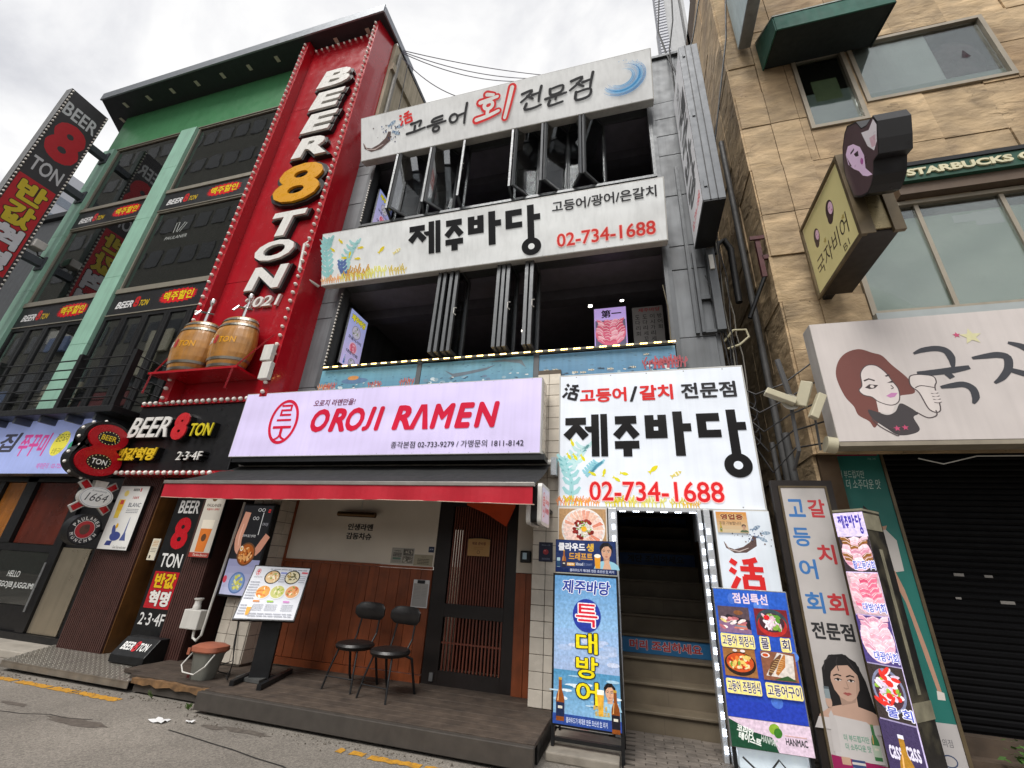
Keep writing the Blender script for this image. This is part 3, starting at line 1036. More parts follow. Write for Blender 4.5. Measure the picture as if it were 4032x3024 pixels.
a.rect(0, 0, 100, 7, '#a8392f').text('The fine Bavarian', 20, 1.5, 92, 5.5, '#e6ded0', shear=.3)
a.build('print', PR, ps)
nt_ = thing('notice_card', (-7.4, 5.6, 1.5), 'small cream notice card on the column sign edge', 'notice')
part('card', MB().box(-7.52, -7.36, 5.6, 5.612, 1.4, 1.72), PAPER, nt_)
a = front(-7.52, 5.599, 1.4, -7.36, 1.72)
a.rect(0, 0, 100, 100, '#d9d2bd').lines_of_text(15, 62, 85, 92, 4, '#b9803a', 2).lines_of_text(15, 35, 85, 58, 3, '#7a756b', 3).rect(20, 8, 40, 22, '#3a3733')
a.build('print', PR, nt_)
eb = thing('electric_box', (-6.0, 5.4, .57), 'white electric meter box with siren on the white tiles', 'electric box')
part('box', MB().box(-6.16, -5.86, 5.36, 5.48, .58, .82), WHT, eb, bevel=.012)
part('siren', MB().lathe([(.05, 0), (.05, .05), (.042, .06), (.042, .11), (.06, .125), (.06, .14)], (-6.02, 5.42, .822), 16), WHT, eb, smooth=True)
part('conduit', MB().tube([(-5.95, 5.42, .58), (-5.93, 5.42, .48), (-5.86, 5.42, .45), (-5.8, 5.42, .52), (-5.79, 5.43, 1.0), (-5.76, 5.46, 2.3)], .016), WHT, eb)

# black fascia sign
fs_ = thing('fascia_sign', (-7.3, 5.3, 2.7), 'black fascia sign with raised white, red and yellow letters and bulb rows', 'sign')
part('panel', MB().box(-8.5, -6.1, 5.29, 5.5, 2.75, 3.9), mat('sign_black', '#1b1b1d', .35, var=.12), fs_, bevel=.01)
part('red_rail', MB().box(-8.5, -5.75, 5.26, 5.5, 3.905, 3.95).box(-8.5, -5.95, 5.26, 5.5, 2.68, 2.745), REDP, fs_)
bm2 = sharedmesh('bulb', MB().lathe([(.0, -.05), (.02, -.046), (.034, -.03), (.036, -.012), (.026, 0), (.026, .012)], (0, 0, 0), 10, 'y'), BULB, smooth=True)
copies('bulb', bm2, None, fs_, [(-8.4 + i * .135, 5.25, 3.95) for i in range(18)] + [(-8.4 + i * .135, 5.25, 2.71) for i in range(16)])
SHK = mat('letter_side_black', '#0f0f10', .35)
for tx, x0, x1, z0, z1, mt, of, shr in (('BEER', -8.42, -7.5, 3.3, 3.66, LW, .015, .22), ('8', -7.42, -7.1, 3.24, 3.72, mat('letter_red2', '#c22a30', .3), .06, 0), ('TON', -7.02, -6.55, 3.3, 3.52, mat('letter_yellow2', '#d6c52e', .3), .015, .12), ('반값혁명', -8.46, -7.58, 2.9, 3.12, mat('letter_yellow3', '#d9b62c', .3), .04, .15), ('2·3·4F', -7.1, -6.58, 2.9, 3.04, LW, .0, 0)):
    lt = part('letter', letters(tx, x0, x1, z0, z1, 5.17, .02, of, shr), mt, fs_)
    part('letter_backing', offset_letters(tx, x0, x1, z0, z1, 5.191, .098, of, .03, shr), SHK, lt)

# projecting signs seen from the side, on plane x = const facing +x
def sidewise(X, y_far, y_near, z0, z1, side=1):
    """Print on a plane facing +x (side=1, read from the right) or -x (side=-1)."""
    if side > 0:
        return Art((X, y_near, z0), (0, y_far - y_near, 0), (0, 0, z1 - z0), (1, 0, 0))
    return Art((X, y_far, z0), (0, y_near - y_far, 0), (0, 0, z1 - z0), (-1, 0, 0))
def eight(cy, cz, s, grow=0.0, n=28):
    pts = []
    for i in range(n + 1):
        t = R(-55 + 290 * i / n)
        pts.append((cy + (s * .36 + grow) * math.cos(t), cz + s * .235 + (s * .265 + grow) * math.sin(t)))
    for i in range(n + 1):
        t = R(125 + 290 * i / n)
        pts.append((cy + (s * .41 + grow) * math.cos(t), cz - s * .235 + (s * .29 + grow) * math.sin(t)))
    return pts
es = thing('eight_sign', (-8.5, 5.0, 2.6), 'projecting red figure-eight sign ringed with white bulbs', 'sign')
o8 = eight(4.93, 3.03, .84, .045)
part('rim', MB().ext([(-8.62, y_, z_) for y_, z_ in o8], (.2, 0, 0)), BLK, es)
part('face', MB().ext([(-8.419, y_, z_) for y_, z_ in eight(4.93, 3.03, .84, -.01)], (.03, 0, 0)), mat('eight_red', '#a3121d', .3, emis=.1), es)
bm3 = sharedmesh('bulb', MB().lathe([(0, -.035), (.02, -.03), (.028, -.012), (.02, 0)], (0, 0, 0), 8, 'y'), BULB, smooth=True)
pl = []
for k in range(0, len(o8), 3):
    y_, z_ = o8[k]
    if y_ < 4.98:
        pl.append((-8.5, y_, z_))
copies('bulb', bm3, None, es, pl)
a = sidewise(-8.388, 5.28, 4.58, 2.6, 3.46)
a.ell(50, 72, 24, 13, '#16161a', 32).ell(50, 26, 26, 14, '#16161a', 32)
a.text('BEER', 34, 67, 66, 77, '#e3c832', off=.02).text('TON', 34, 21, 66, 31, '#e8e8e4', off=.02)
for cv, ru, rv in ((72, 21.5, 11.5), (26, 23, 12.3)):
    for i in range(18):
        t = 2 * math.pi * i / 18
        a.ell(50 + ru * math.cos(t), cv + rv * math.sin(t), 1.2, 1.0, '#e8dca0', 8)
        a.k -= 1
    a.k += 1
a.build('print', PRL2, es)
part('bracket', MB().box(-8.56, -8.48, 5.25, 5.55, 3.1, 3.16), BLK, es)

cs = thing('cross_sign', (-8.5, 5.1, 2.05), 'white oval beer sign over red crossed ribbons', 'sign')
for s_ in (1, -1):
    m = MB()
    for y0, z0, y1, z1 in ((4.9, 2.52, 5.42, 2.07),):
        if s_ < 0:
            z0, z1 = z1, z0
        d = Vector((0, y1 - y0, z1 - z0)).normalized()
        nn = Vector((0, -d.z, d.y)) * .062
        p, q = Vector((-8.55, y0, z0)), Vector((-8.55, y1, z1))
        m.ext([p + nn, q + nn, q - nn, p - nn], (.03 + .004 * s_, 0, 0))
    rb = part('ribbon', m, WHT, cs)
    m2 = MB()
    X_ = -8.516 + .004 * s_
    m2.quad(*[Vector((X_ + .002, v.y, v.z)) for v in (p + nn * .7 + d * .02, q + nn * .7 - d * .02, q - nn * .7 - d * .02, p - nn * .7 + d * .02)])
    part('ribbon_face', m2, mat('ribbon_red', '#c21b26', .3), rb)
oval = [(5.16 + .245 * math.cos(2 * math.pi * i / 32), 2.29 + .165 * math.sin(2 * math.pi * i / 32)) for i in range(32)]
part('oval', MB().ext([(-8.56, y_, z_) for y_, z_ in oval], (.08, 0, 0)).ext([(-8.56, 5.08, 2.44), (-8.56, 5.24, 2.44), (-8.56, 5.26, 2.55), (-8.56, 5.06, 2.55)], (.07, 0, 0)), WHT, cs)
a = sidewise(-8.479, 5.405, 4.915, 2.125, 2.455)
a.ell(50, 50, 49, 49, '#dcdedd', 36).ring(50, 50, 46, 46, 1.5, '#8d949e').text('1664', 18, 30, 84, 68, '#23262f', off=.0, shear=.3).text('Kronenbourg', 30, 74, 74, 84, '#5c626e', shear=.3)
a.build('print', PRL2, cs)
part('bracket', MB().box(-8.58, -8.53, 5.3, 5.55, 2.25, 2.3), BLK, cs)

rs = thing('round_sign', (-8.5, 5.2, 1.58), 'round dark brewery sign with red centre on the pillar', 'sign')
circ = lambda r_, n=36: [(5.2 + r_ * .98 * math.cos(2 * math.pi * i / n), 1.79 + r_ * 1.0 * math.sin(2 * math.pi * i / n)) for i in range(n)]
part('rim', MB().ext([(-8.66, y_, z_) for y_, z_ in circ(.235)], (.16, 0, 0)), BLK, rs, smooth=True)
a = sidewise(-8.499, 5.43, 4.97, 1.56, 2.02)
a.ell(50, 50, 48, 48, '#17171c', 40).ell(50, 50, 30, 30, '#c9c9c6', 36).ell(50, 50, 28.5, 28.5, '#a81f26', 36).ell(49, 50, 15, 17, '#5c3a2c', 20).ell(54, 60, 8, 8, '#4a3027', 16)
for tx, a0, a1, flip in (('PAULANER', 158, 22, 0), ('MÜNCHEN', 205, 335, 1)):
    n = len(tx)
    for i, ch in enumerate(tx):
        t = R(a0 + (a1 - a0) * i / (n - 1))
        cu, cv = 50 + 38 * math.cos(t), 50 + 38 * math.sin(t)
        a.text(ch, cu - 4.2, cv - 5.5, cu + 4.2, cv + 5.5, '#d6d6d2', off=.03, rot=(t - math.pi / 2) if not flip else (t + math.pi / 2))
        a.k -= 1
a.k += 1
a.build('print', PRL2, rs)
part('bracket', MB().box(-8.6, -8.55, 5.4, 5.55, 1.77, 1.81), BLK, rs)

# tall projecting sign at the top left
pj = thing('projecting_sign', (-15.0, 4.75, 7.0), 'tall dark projecting sign with red eight and bulb edging above the mint pillar', 'sign')
part('casing', MB().box(-15.25, -15.0, 4.26, 5.22, 7.0, 13.65), mat('sign_grey_edge', '#9a9b9c', .5, .2, var=.08), pj, bevel=.01)
a = sidewise(-14.998, 5.21, 4.27, 7.0, 13.64)
a.rect(0, 0, 100, 100, '#3b383b').rect(8, 9, 92, 51.5, '#c32430')
a.text('BEER', 8, 86.5, 92, 93.5, '#d0d0d4', off=.02).text('8', 12, 64.5, 92, 85, '#c32430', off=.05).text('TON', 14, 55, 86, 62, '#d0d0d4', off=.02)
a.text('반', 20, 41, 84, 50.5, '#d9c233', off=.05, oc='#2a1712', ow=.03).text('값', 20, 30, 84, 40, '#d9c233', off=.05, oc='#2a1712', ow=.03)
a.text('혁', 20, 20, 84, 29.5, '#dcdce2', off=.05, oc='#2a1712', ow=.03).text('명', 20, 10, 84, 19.3, '#dcdce2', off=.05, oc='#2a1712', ow=.03)
a.build('print', PR, pj)
bm4 = sharedmesh('bulb', MB().lathe([(0, .07), (.02, .055), (.028, .02), (.02, 0)], (0, 0, 0), 8, 'x'), BULB, smooth=True)
pl = []
z_ = 7.05
while z_ < 13.6:
    pl += [(-14.997, 4.3, z_), (-14.997, 5.18, z_)]
    z_ += .125
copies('bulb', bm4, None, pj, pl)
STL = mat('grey_bracket', '#555a60', .5, .4, var=.1)
for z_ in (12.35, 10.75, 8.35):
    part('bracket', MB().box(-15.2, -15.02, 5.222, 5.66, z_, z_ + .2).box(-15.28, -14.97, 5.62, 5.655, z_ - .1, z_ + .3), STL, pj)
fl = thing('wall_floodlight', (-15.0, 5.3, 7.9), 'small cream floodlight box behind the tall projecting sign', 'floodlight')
part('body', MB().box(-15.25, -14.9, 5.24, 5.5, 8.72, 8.95), WHT, fl, bevel=.02)
part('arm', MB().tube([(-15.1, 5.45, 8.7), (-15.1, 5.5, 8.62), (-15.1, 5.64, 8.62)], .02), BLK, fl)

# shop at the far left
shop = thing('squid_restaurant', (-10.5, 5.7, 0), 'black-framed restaurant front with red panes and steel panel', 'shop front')
FRB = mat('shop_frame_black', '#1a1a1c', .4, .2, var=.1)
STEEL = mat('brushed_steel', '#b3a894', .34, .75, var=.06, scale=3, streak=.1)
part('steel_panel', MB().box(-9.62, -8.93, 5.68, 5.74, .2, 1.5), STEEL, shop, bevel=.004)
part('sill', MB().box(-14.5, -8.56, 5.62, 5.8, .1, .195), FRB, shop)
part('lower_panel', MB().box(-14.5, -9.7, 5.69, 5.76, .2, .56), FRB, shop)
part('frame', MB().box(-9.83, -9.625, 5.64, 5.78, .2, 2.7).box(-14.5, -9.84, 5.65, 5.77, 1.4, 1.52).box(-9.62, -8.57, 5.7, 5.79, 1.51, 2.7).box(-8.92, -8.57, 5.7, 5.79, .2, 1.505).box(-11.45, -11.33, 5.65, 5.77, .2, 1.395).box(-11.3, -11.02, 5.64, 5.77, 1.525, 2.7).box(-14.5, -9.84, 5.64, 5.77, 2.62, 2.7).box(-12.1, -11.95, 5.65, 5.77, 1.525, 2.61), FRB, shop)
part('door_handle', MB().tube([(-9.75, 5.6, .5), (-9.75, 5.6, 1.25)], .015), ALU, shop)
for x0, x1, c_ in ((-11.0, -9.85, '#5e2a20'), (-11.93, -11.32, '#a4672e'), (-14.4, -12.12, '#5e2a20')):
    part('film_pane', MB().box(x0, x1, 5.7, 5.72, 1.53, 2.61), mat('film_%s' % c_[1:], c_, .25, var=.25, scale=2, streak=.25), shop)
for x0, x1 in ((-11.31, -9.85), (-14.4, -11.47)):
    part('pane', MB().box(x0, x1, 5.7, 5.71, .57, 1.39), GLC, shop)
part('inside_wall', MB().box(-14.4, -9.7, 6.15, 6.2, .1, 2.6), mat('inside_greenish', '#6d7a68', .7, var=.5, scale=2.2), shop)
a = front(-11.3, 5.698, .57, -9.85, 1.39)
a.text('HELLO', 38, 50, 60, 62, '#d5d8d5', off=.01).build('lettering', PR, shop)
a = front(-11.3, 5.698, .57, -9.85, 1.39)
a.text('EGOJIB JUGGUMI', 30, 27, 92, 41, '#d5d8d5', off=.015).build('lettering', PR, shop)
bl = thing('blue_sign', (-11.0, 5.3, 2.7), 'pale blue backlit restaurant sign with pink brush lettering', 'sign')
part('casing', MB().box(-13.9, -9.55, 5.302, 5.52, 2.7, 3.8), ALU, bl)
a = front(-13.9, 5.3, 2.71, -9.56, 3.79)
a.rect(0, 0, 100, 100, '#aab8ee')
a.text('집', 44, 38, 57, 74, '#4a4a58', off=.03, shear=.2).text('쭈꾸미', 58, 30, 77, 72, '#d8529c', off=.03, shear=.2)
a.ell(84, 52, 4.5, 23, '#efe45a', 28, rot=-.5).text('철판요리', 80.5, 55, 88, 70, '#57603c', off=.01, shear=.2).text('숯불구이', 81, 34, 87, 44, '#8d8a3a', shear=.2)
a.text('예약문의 : 02-725-', 76, 8, 92, 18, '#d27ac2', off=.02)
a.ell(95, 58, 3.5, 14, '#d84b66', 20).ell(95, 58, 1.7, 6, '#f2e6ee', 16).ell(94, 46, 4.2, 13, '#3f9a7a', 20).ell(96, 52, 3.6, 8, '#7fc8c0', 20)
a.build('face', PRL, bl)
# ------------------------------------------------------------------ print helpers: dishes, people, sea life
def bowl(a, cu, cv, r, rim, soup, bits, seed, n=22, rv=None):
    k = a.asp()
    ru, rv = r / k, (rv or r)
    rg = random.Random(seed)
    a.ell(cu, cv, ru, rv, rim, 26).ell(cu, cv, ru * .86, rv * .86, soup, 24)
    for i in range(n):
        t, q = rg.uniform(0, 6.28), math.sqrt(rg.random()) * .68
        a.ell(cu + ru * q * math.cos(t), cv + rv * q * math.sin(t), ru * rg.uniform(.12, .3), rv * rg.uniform(.05, .14), rg.choice(bits), 8, rot=rg.uniform(0, 3.14))
    return a
def sashimi(a, u0, v0, u1, v1, bg, cols, seed, rows=3, n=9):
    """Rows of overlapping fish slices on a dish."""
    rg = random.Random(seed)
    a.rect(u0, v0, u1, v1, bg)
    w_, h_ = (u1 - u0), (v1 - v0)
    a.ell((u0 + u1) / 2, (v0 + v1) / 2, w_ * .5, h_ * .5, rg.choice(cols), 26)
    for r_ in range(rows):
        for i in range(n):
            cv = v1 - h_ * (.07 + .86 * i / n)
            cu = u0 + w_ * (.06 + .88 * (r_ + .5) / rows) + w_ * .04 * math.sin(i * 1.3 + r_)
            hw = w_ * .5 / rows
            tilt = (r_ - (rows - 1) / 2) * .5
            d = h_ * .05
            c = rg.choice(cols)
            a.poly([(cu - hw, cv + d - tilt * d * 2), (cu, cv + d * 1.9), (cu + hw, cv + d + tilt * d * 2), (cu + hw * .9, cv - d + tilt * d * 2), (cu, cv - d * .3), (cu - hw * .9, cv - d - tilt * d * 2)], c)
            a.line([(cu - hw * .8, cv + d * .6 - tilt * d * 2), (cu, cv + d * 1.5), (cu + hw * .8, cv + d * .6 + tilt * d * 2)], h_ * .012, '#f0dfe2')
    return a
def scatter(a, u0, v0, u1, v1, cols, n, size, seed, shape='ell'):
    rg = random.Random(seed)
    k = a.asp()
    for i in range(n):
        a.ell(rg.uniform(u0, u1), rg.uniform(v0, v1), size * rg.uniform(.5, 1.4) / k, size * rg.uniform(.25, .7), rg.choice(cols), 8, rot=rg.uniform(0, 3.14))
    return a
def hwal(a, u0, v0, u1, v1, w_, c_, rot=0.0):
    """The character for 'live', stroke by stroke."""
    k = a.asp()
    mu, mv = (u0 + u1) / 2, (v0 + v1) / 2
    for s_ in ([(.04, .95), (.22, .82)], [(0, .66), (.17, .54)], [(.02, .02), (.12, .2), (.24, .4)], [(.86, 1.0), (.66, .93), (.42, .89)], [(.32, .68), (1.02, .68)], [(.67, .92), (.67, .44)], [(.43, .44), (.43, .0)], [(.40, .42), (.96, .42)], [(.93, .44), (.93, .0)], [(.43, .06), (.93, .06)]):
        p = []
        for x_, y_ in s_:
            X, Y = (u0 + (u1 - u0) * x_ - mu) * k, v0 + (v1 - v0) * y_ - mv
            p.append((mu + (X * math.cos(rot) - Y * math.sin(rot)) / k, mv + X * math.sin(rot) + Y * math.cos(rot)))
        a.line(p, w_, c_)
    return a
def fishy(a, cu, cv, l, c, rot=0.0, stripe=None):
    k = a.asp()
    def q(x_, y_):
        X, Y = x_ * l, y_ * l
        X, Y = X * math.cos(rot) - Y * math.sin(rot), X * math.sin(rot) + Y * math.cos(rot)
        return (cu + X / k, cv + Y)
    a.poly([q(.5, 0), q(.3, .16), q(0, .2), q(-.3, .08), q(-.52, .2), q(-.46, 0), q(-.52, -.18), q(-.3, -.06), q(0, -.18), q(.3, -.13)], c)
    if stripe:
        for x_ in (.22, -.05):
            a.poly([q(x_ + .05, .17), q(x_ - .05, .18), q(x_ - .05, -.15), q(x_ + .05, -.14)], stripe)
    return a
def coral(a, cu, cv, h_, c, seed):
    rg = random.Random(seed)
    k = a.asp()
    for i in range(6):
        x_ = cu + (i - 2.5) * h_ * .28 / k
        t = rg.uniform(.6, 1.0) * h_
        a.line([(x_, cv), (x_ + rg.uniform(-.1, .1) * h_ / k, cv + t * .5), (x_ + rg.uniform(-.2, .2) * h_ / k, cv + t)], h_ * .09, c)
        for s_ in (-1, 1):
            y_ = cv + t * rg.uniform(.3, .6)
            a.line([(x_, y_), (x_ + s_ * h_ * .16 / k, y_ + t * .16), (x_ + s_ * h_ * .17 / k, y_ + t * .36)], h_ * .07, c)
            a.k -= 1
        a.k -= 1
    a.k += 2
    return a
def frond(a, pts, wd, c, leaf, n=10, seed=0):
    a.line(pts, [wd * (1 - .6 * i / (len(pts) - 1)) for i in range(len(pts))], c)
    k = a.asp()
    rg = random.Random(seed)
    for i in range(1, n):
        t = i / n * (len(pts) - 1)
        j = min(int(t), len(pts) - 2)
        f = t - j
        x_, y_ = pts[j][0] + (pts[j + 1][0] - pts[j][0]) * f, pts[j][1] + (pts[j + 1][1] - pts[j][1]) * f
        for s_ in (-1, 1):
            a.line([(x_, y_), (x_ + s_ * leaf * .6 / k, y_ + leaf * .25), (x_ + s_ * leaf / k, y_ + leaf * .8)], [wd * .8, wd * .9, wd * .5], c)
            a.k -= 1
    a.k += 1
    return a
def bust(a, cu, v0, h_, skin, hair, top, long=True, turn=0.0):
    """Head and shoulders of a person in an advert."""
    k = a.asp()
    U = lambda x_: cu + x_ * h_ / k
    V = lambda y_: v0 + y_ * h_
    if long:
        a.poly([(U(-.27), V(.05)), (U(-.30), V(.45)), (U(-.27), V(.78)), (U(-.14), V(.97)), (U(.06), V(1.0)), (U(.22), V(.9)), (U(.30), V(.65)), (U(.34), V(.3)), (U(.38), V(.05))], hair)
    a.poly([(U(-.48), V(0)), (U(-.42), V(.16)), (U(-.25), V(.27)), (U(-.1), V(.31)), (U(.12), V(.31)), (U(.3), V(.26)), (U(.45), V(.16)), (U(.5), V(0))], skin if long else top)
    a.poly([(U(-.09), V(.25)), (U(-.1), V(.46)), (U(.13), V(.46)), (U(.12), V(.25))], skin)
    sh_ = tuple(c_ * .72 for c_ in hx(skin))
    a.poly([(U(-.09), V(.3)), (U(-.1), V(.42)), (U(.13), V(.44)), (U(.1), V(.36))], sh_)
    a.poly([(U(x_ + turn), V(y_)) for x_, y_ in ((-.17, .74), (-.175, .62), (-.15, .5), (-.09, .41), (.0, .365), (.05, .37), (.13, .43), (.19, .53), (.21, .65), (.2, .8), (.1, .9), (-.08, .9))], skin)
    a.poly([(U(x_ + turn), V(y_)) for x_, y_ in ((.13, .43), (.19, .53), (.21, .65), (.2, .78), (.165, .62), (.14, .52))], tuple(c_ * .85 for c_ in hx(skin)))
    a.poly([(U(-.2), V(.58)), (U(-.24), V(.8)), (U(-.1), V(.98)), (U(.1), V(.99)), (U(.25), V(.84)), (U(.27), V(.58)), (U(.21), V(.72)), (U(.1), V(.85)), (U(-.06), V(.83)), (U(-.15), V(.74))], hair)
    hl_ = tuple(min(1, c_ * 2.6 + .01) for c_ in hx(hair))
    for q_ in (-.12, -.02, .1):
        a.line([(U(q_), V(.95)), (U(q_ * 1.6 - .02), V(.88)), (U(q_ * 2.0), V(.76))], .012 * h_, hl_)
    for e_ in (-.075, .1):
        a.line([(U(e_ - .055 + turn), V(.69)), (U(e_ + turn), V(.712)), (U(e_ + .055 + turn), V(.697))], .017 * h_, hair)
        a.ell(U(e_ + turn), V(.64), .046 * h_ / k, .016 * h_, '#e6dcd6', 12).ell(U(e_ + turn), V(.641), .02 * h_ / k, .016 * h_, '#1f1715', 10)
        a.line([(U(e_ - .05 + turn), V(.642)), (U(e_ + turn), V(.66)), (U(e_ + .052 + turn), V(.642))], .012 * h_, '#2a1f1c')
    a.line([(U(.03 + turn), V(.63)), (U(.045 + turn), V(.55))], .012 * h_, sh_).line([(U(-.02 + turn), V(.54)), (U(.015 + turn), V(.53)), (U(.05 + turn), V(.54))], .014 * h_, sh_)
    a.poly([(U(-.045 + turn), V(.468)), (U(-.01 + turn), V(.482)), (U(.015 + turn), V(.476)), (U(.04 + turn), V(.482)), (U(.075 + turn), V(.468)), (U(.015 + turn), V(.46))], '#a2504e')
    a.poly([(U(-.045 + turn), V(.466)), (U(.015 + turn), V(.458)), (U(.075 + turn), V(.466)), (U(.015 + turn), V(.438))], '#b9645e')
    if long:
        a.poly([(U(-.52), V(-.02)), (U(-.44), V(.13)), (U(-.2), V(.13)), (U(.1), V(.06)), (U(.3), V(.1)), (U(.46), V(.12)), (U(.52), V(-.02))], top)
    return a
def bottle(a, cu, v0, h_, glass, label, cap='#c9a23c'):
    k = a.asp()
    U = lambda x_: cu + x_ * h_ / k
    V = lambda y_: v0 + y_ * h_
    a.poly([(U(-.11), V(0)), (U(.11), V(0)), (U(.115), V(.48)), (U(.10), V(.58)), (U(.045), V(.72)), (U(.04), V(.95)), (U(-.04), V(.95)), (U(-.045), V(.72)), (U(-.10), V(.58)), (U(-.115), V(.48))], glass)
    a.rect(U(-.045), V(.94), U(.045), V(1.0), cap).rect(U(-.11), V(.1), U(.11), V(.42), label).rect(U(-.06), V(.28), U(.06), V(.34), '#d9d4c4')
    a.poly([(U(-.08), V(.45)), (U(-.05), V(.45)), (U(-.03), V(.7)), (U(-.045), V(.7))], '#e8b070')
    return a
GL = {'je1': [(3.5, 64.8), (15.2, 64.8), (15.2, 59.1), (11.5, 59.1), (16.7, 51.4), (13.3, 47.3), (9.6, 53.6), (5.9, 47.4), (2.4, 51.9), (7.9, 59.1), (3.5, 59.1)],
      'je2': [(18.1, 67), (22.3, 67), (22.3, 35.2), (18.1, 35.2), (18.1, 53.1), (16.5, 53.4), (14.5, 55.9), (14.5, 57.8), (18.1, 57.8)],
      'je3': [(23.2, 67.1), (26.9, 67.1), (26.9, 35.2), (23.2, 35.2)],
      'ju1': [(31.1, 65), (42.6, 65), (42.6, 58.9), (39.3, 58.9), (44, 51), (40.5, 47.3), (37.1, 53.8), (33.1, 47.4), (29.8, 51.4), (35.1, 58.9), (31.1, 58.9)],
      'ju2': [(30.6, 46.3), (43.4, 46.3), (43.4, 40.6), (39.5, 40.6), (39.5, 35), (34.9, 35), (34.9, 40.6), (30.6, 40.6)],
      'ba1': [(46.9, 65), (51.7, 65), (51.7, 61.4), (53.7, 61.4), (53.7, 65), (58.1, 65), (58.1, 47.8), (46.9, 47.8)],
      'ba2': [(61.4, 67.1), (66.2, 67.1), (66.2, 58.1), (70.2, 58.1), (70.2, 52.3), (66.2, 52.3), (66.2, 35.1), (61.4, 35.1)],
      'da1': [(73.2, 65), (84.3, 65), (84.3, 59.1), (77.7, 59.1), (77.7, 53), (84.4, 53), (84.4, 47.6), (73.2, 47.6)],
      'da2': [(87.8, 67.1), (92.3, 67.1), (92.3, 58), (96.4, 58), (96.4, 52.3), (92.2, 52.3), (92.2, 34), (87.8, 34)]}
def blockword(a, u0, v0, u1, v1, c, ground, grow=0):
    """The square-cut four-syllable word of the fish restaurant."""
    f = lambda p: (u0 + (p[0] - 2.4) / (96.5 - 2.4) * (u1 - u0), v0 + (p[1] - 20.4) / (67.1 - 20.4) * (v1 - v0))
    for k in GL:
        a.poly([f(p) for p in GL[k]], c)
        a.k -= .9
    a.k += 1
    a.k = math.ceil(a.k)
    a.poly([f(p) for p in ((51.4, 56.1), (53.6, 56.1), (53.6, 53.4), (51.4, 53.4))], ground)
    cx, cy = f((90.0, 28.5))
    ru, rv = 6.4 / 94.1 * (u1 - u0), 8.1 / 46.7 * (v1 - v0)
    a.ell(cx, cy, ru, rv, c, 36).ell(cx, cy, ru * .33, rv * .34, ground, 24)
    return a

# ------------------------------------------------------------------ steel-clad building in the middle
CLAD = mat('grey_steel_cladding', '#686b6e', 0.5, 0.25, rnd=.1, var=0.12, scale=3, streak=.22, dirt=.15, dirtc='#33312e')
CLADF = mat('grey_steel_frame', '#55585b', 0.45, 0.3, var=0.1, scale=6, streak=.12)
SASH = mat('sash_grey', '#5c5e60', 0.4, 0.4, var=0.1, scale=10, streak=.1)
GLS = glassmat('sash_glass', (.72, .74, .75), 0.14, .04)
sb = thing('fish_restaurant_building', (-2.2, 5.7, 0), 'grey steel-clad restaurant building with two rows of open folding windows', 'building')
for x0, x1, seams in ((-5.74, -5.16, (2.6, 4.3, 5.72, 6.07, 7.9, 8.6, 9.45, 9.75, 11.05)), (.70, 1.24, (2.0, 4.2, 4.72, 5.9, 6.35, 7.4, 8.35, 8.85, 9.3, 9.75, 11.05))):
    for z0, z1 in zip(seams, seams[1:]):
        part('cladding_panel', MB().box(x0, x1, 5.72 + random.uniform(-.006, .006), 5.95, z0 + .006, z1 - .006), CLAD, sb, bevel=.006)
    part('corner_strip', MB().box(x0 + (.50 if x0 < -1 else 0), x0 + (.58 if x0 < -1 else .06), 5.69, 5.712, 4.3 if x0 < -1 else 4.2, 9.7), CLADF, sb)
part('mullion', MB().box(.98, 1.03, 5.66, 5.712, 4.75, 8.0), CLADF, sb)
part('side_wall', MB().box(1.24, 1.3, 5.74, 12, 0, 11.05), CLAD, sb)
part('side_wall', MB().box(-5.46, -5.4, 5.96, 12, 4, 11.0), CLAD, sb)
for z0, z1 in ((9.78, 11.05), (6.42, 7.86)):
    for i in range(6):
        x0 = -5.155 + i * .975
        part('cladding_panel', MB().box(x0, x0 + .97, 5.74, 5.95, z0, z1), CLAD, sb)
part('parapet_cap', MB().box(-5.76, 1.32, 5.68, 6.05, 11.056, 11.12), CLADF, sb)
part('back_wall', MB().box(-5.4, 1.24, 10.5, 10.6, 2.4, 11), ROOM, sb)
for z_, n_ in ((3.95, 'floor'), (6.42, 'ceiling'), (7.2, 'floor'), (9.78, 'ceiling')):
    part('room_' + n_, MB().box(-5.38, 1.23, 5.97, 10.48, z_, z_ + .08), ROOM if n_ == 'floor' else mat('room_ceiling', '#77747e', .8, var=.1), sb)
part('roof', MB().box(-5.7, 1.24, 6.06, 12, 10.9, 11.0), CLADF, sb)
part('ceiling_beam', MB().box(-5.3, 1.2, 6.6, 6.85, 6.2, 6.418).box(-5.3, 1.2, 6.6, 6.85, 9.55, 9.778), mat('beam_grey', '#5e5d66', .7), sb)
for z0, z1 in ((7.87, 9.77), (4.62, 6.41)):
    part('window_frame', MB().frame(-5.16, .70, z0, z1, 5.68, 5.86, .055), SASH, sb)
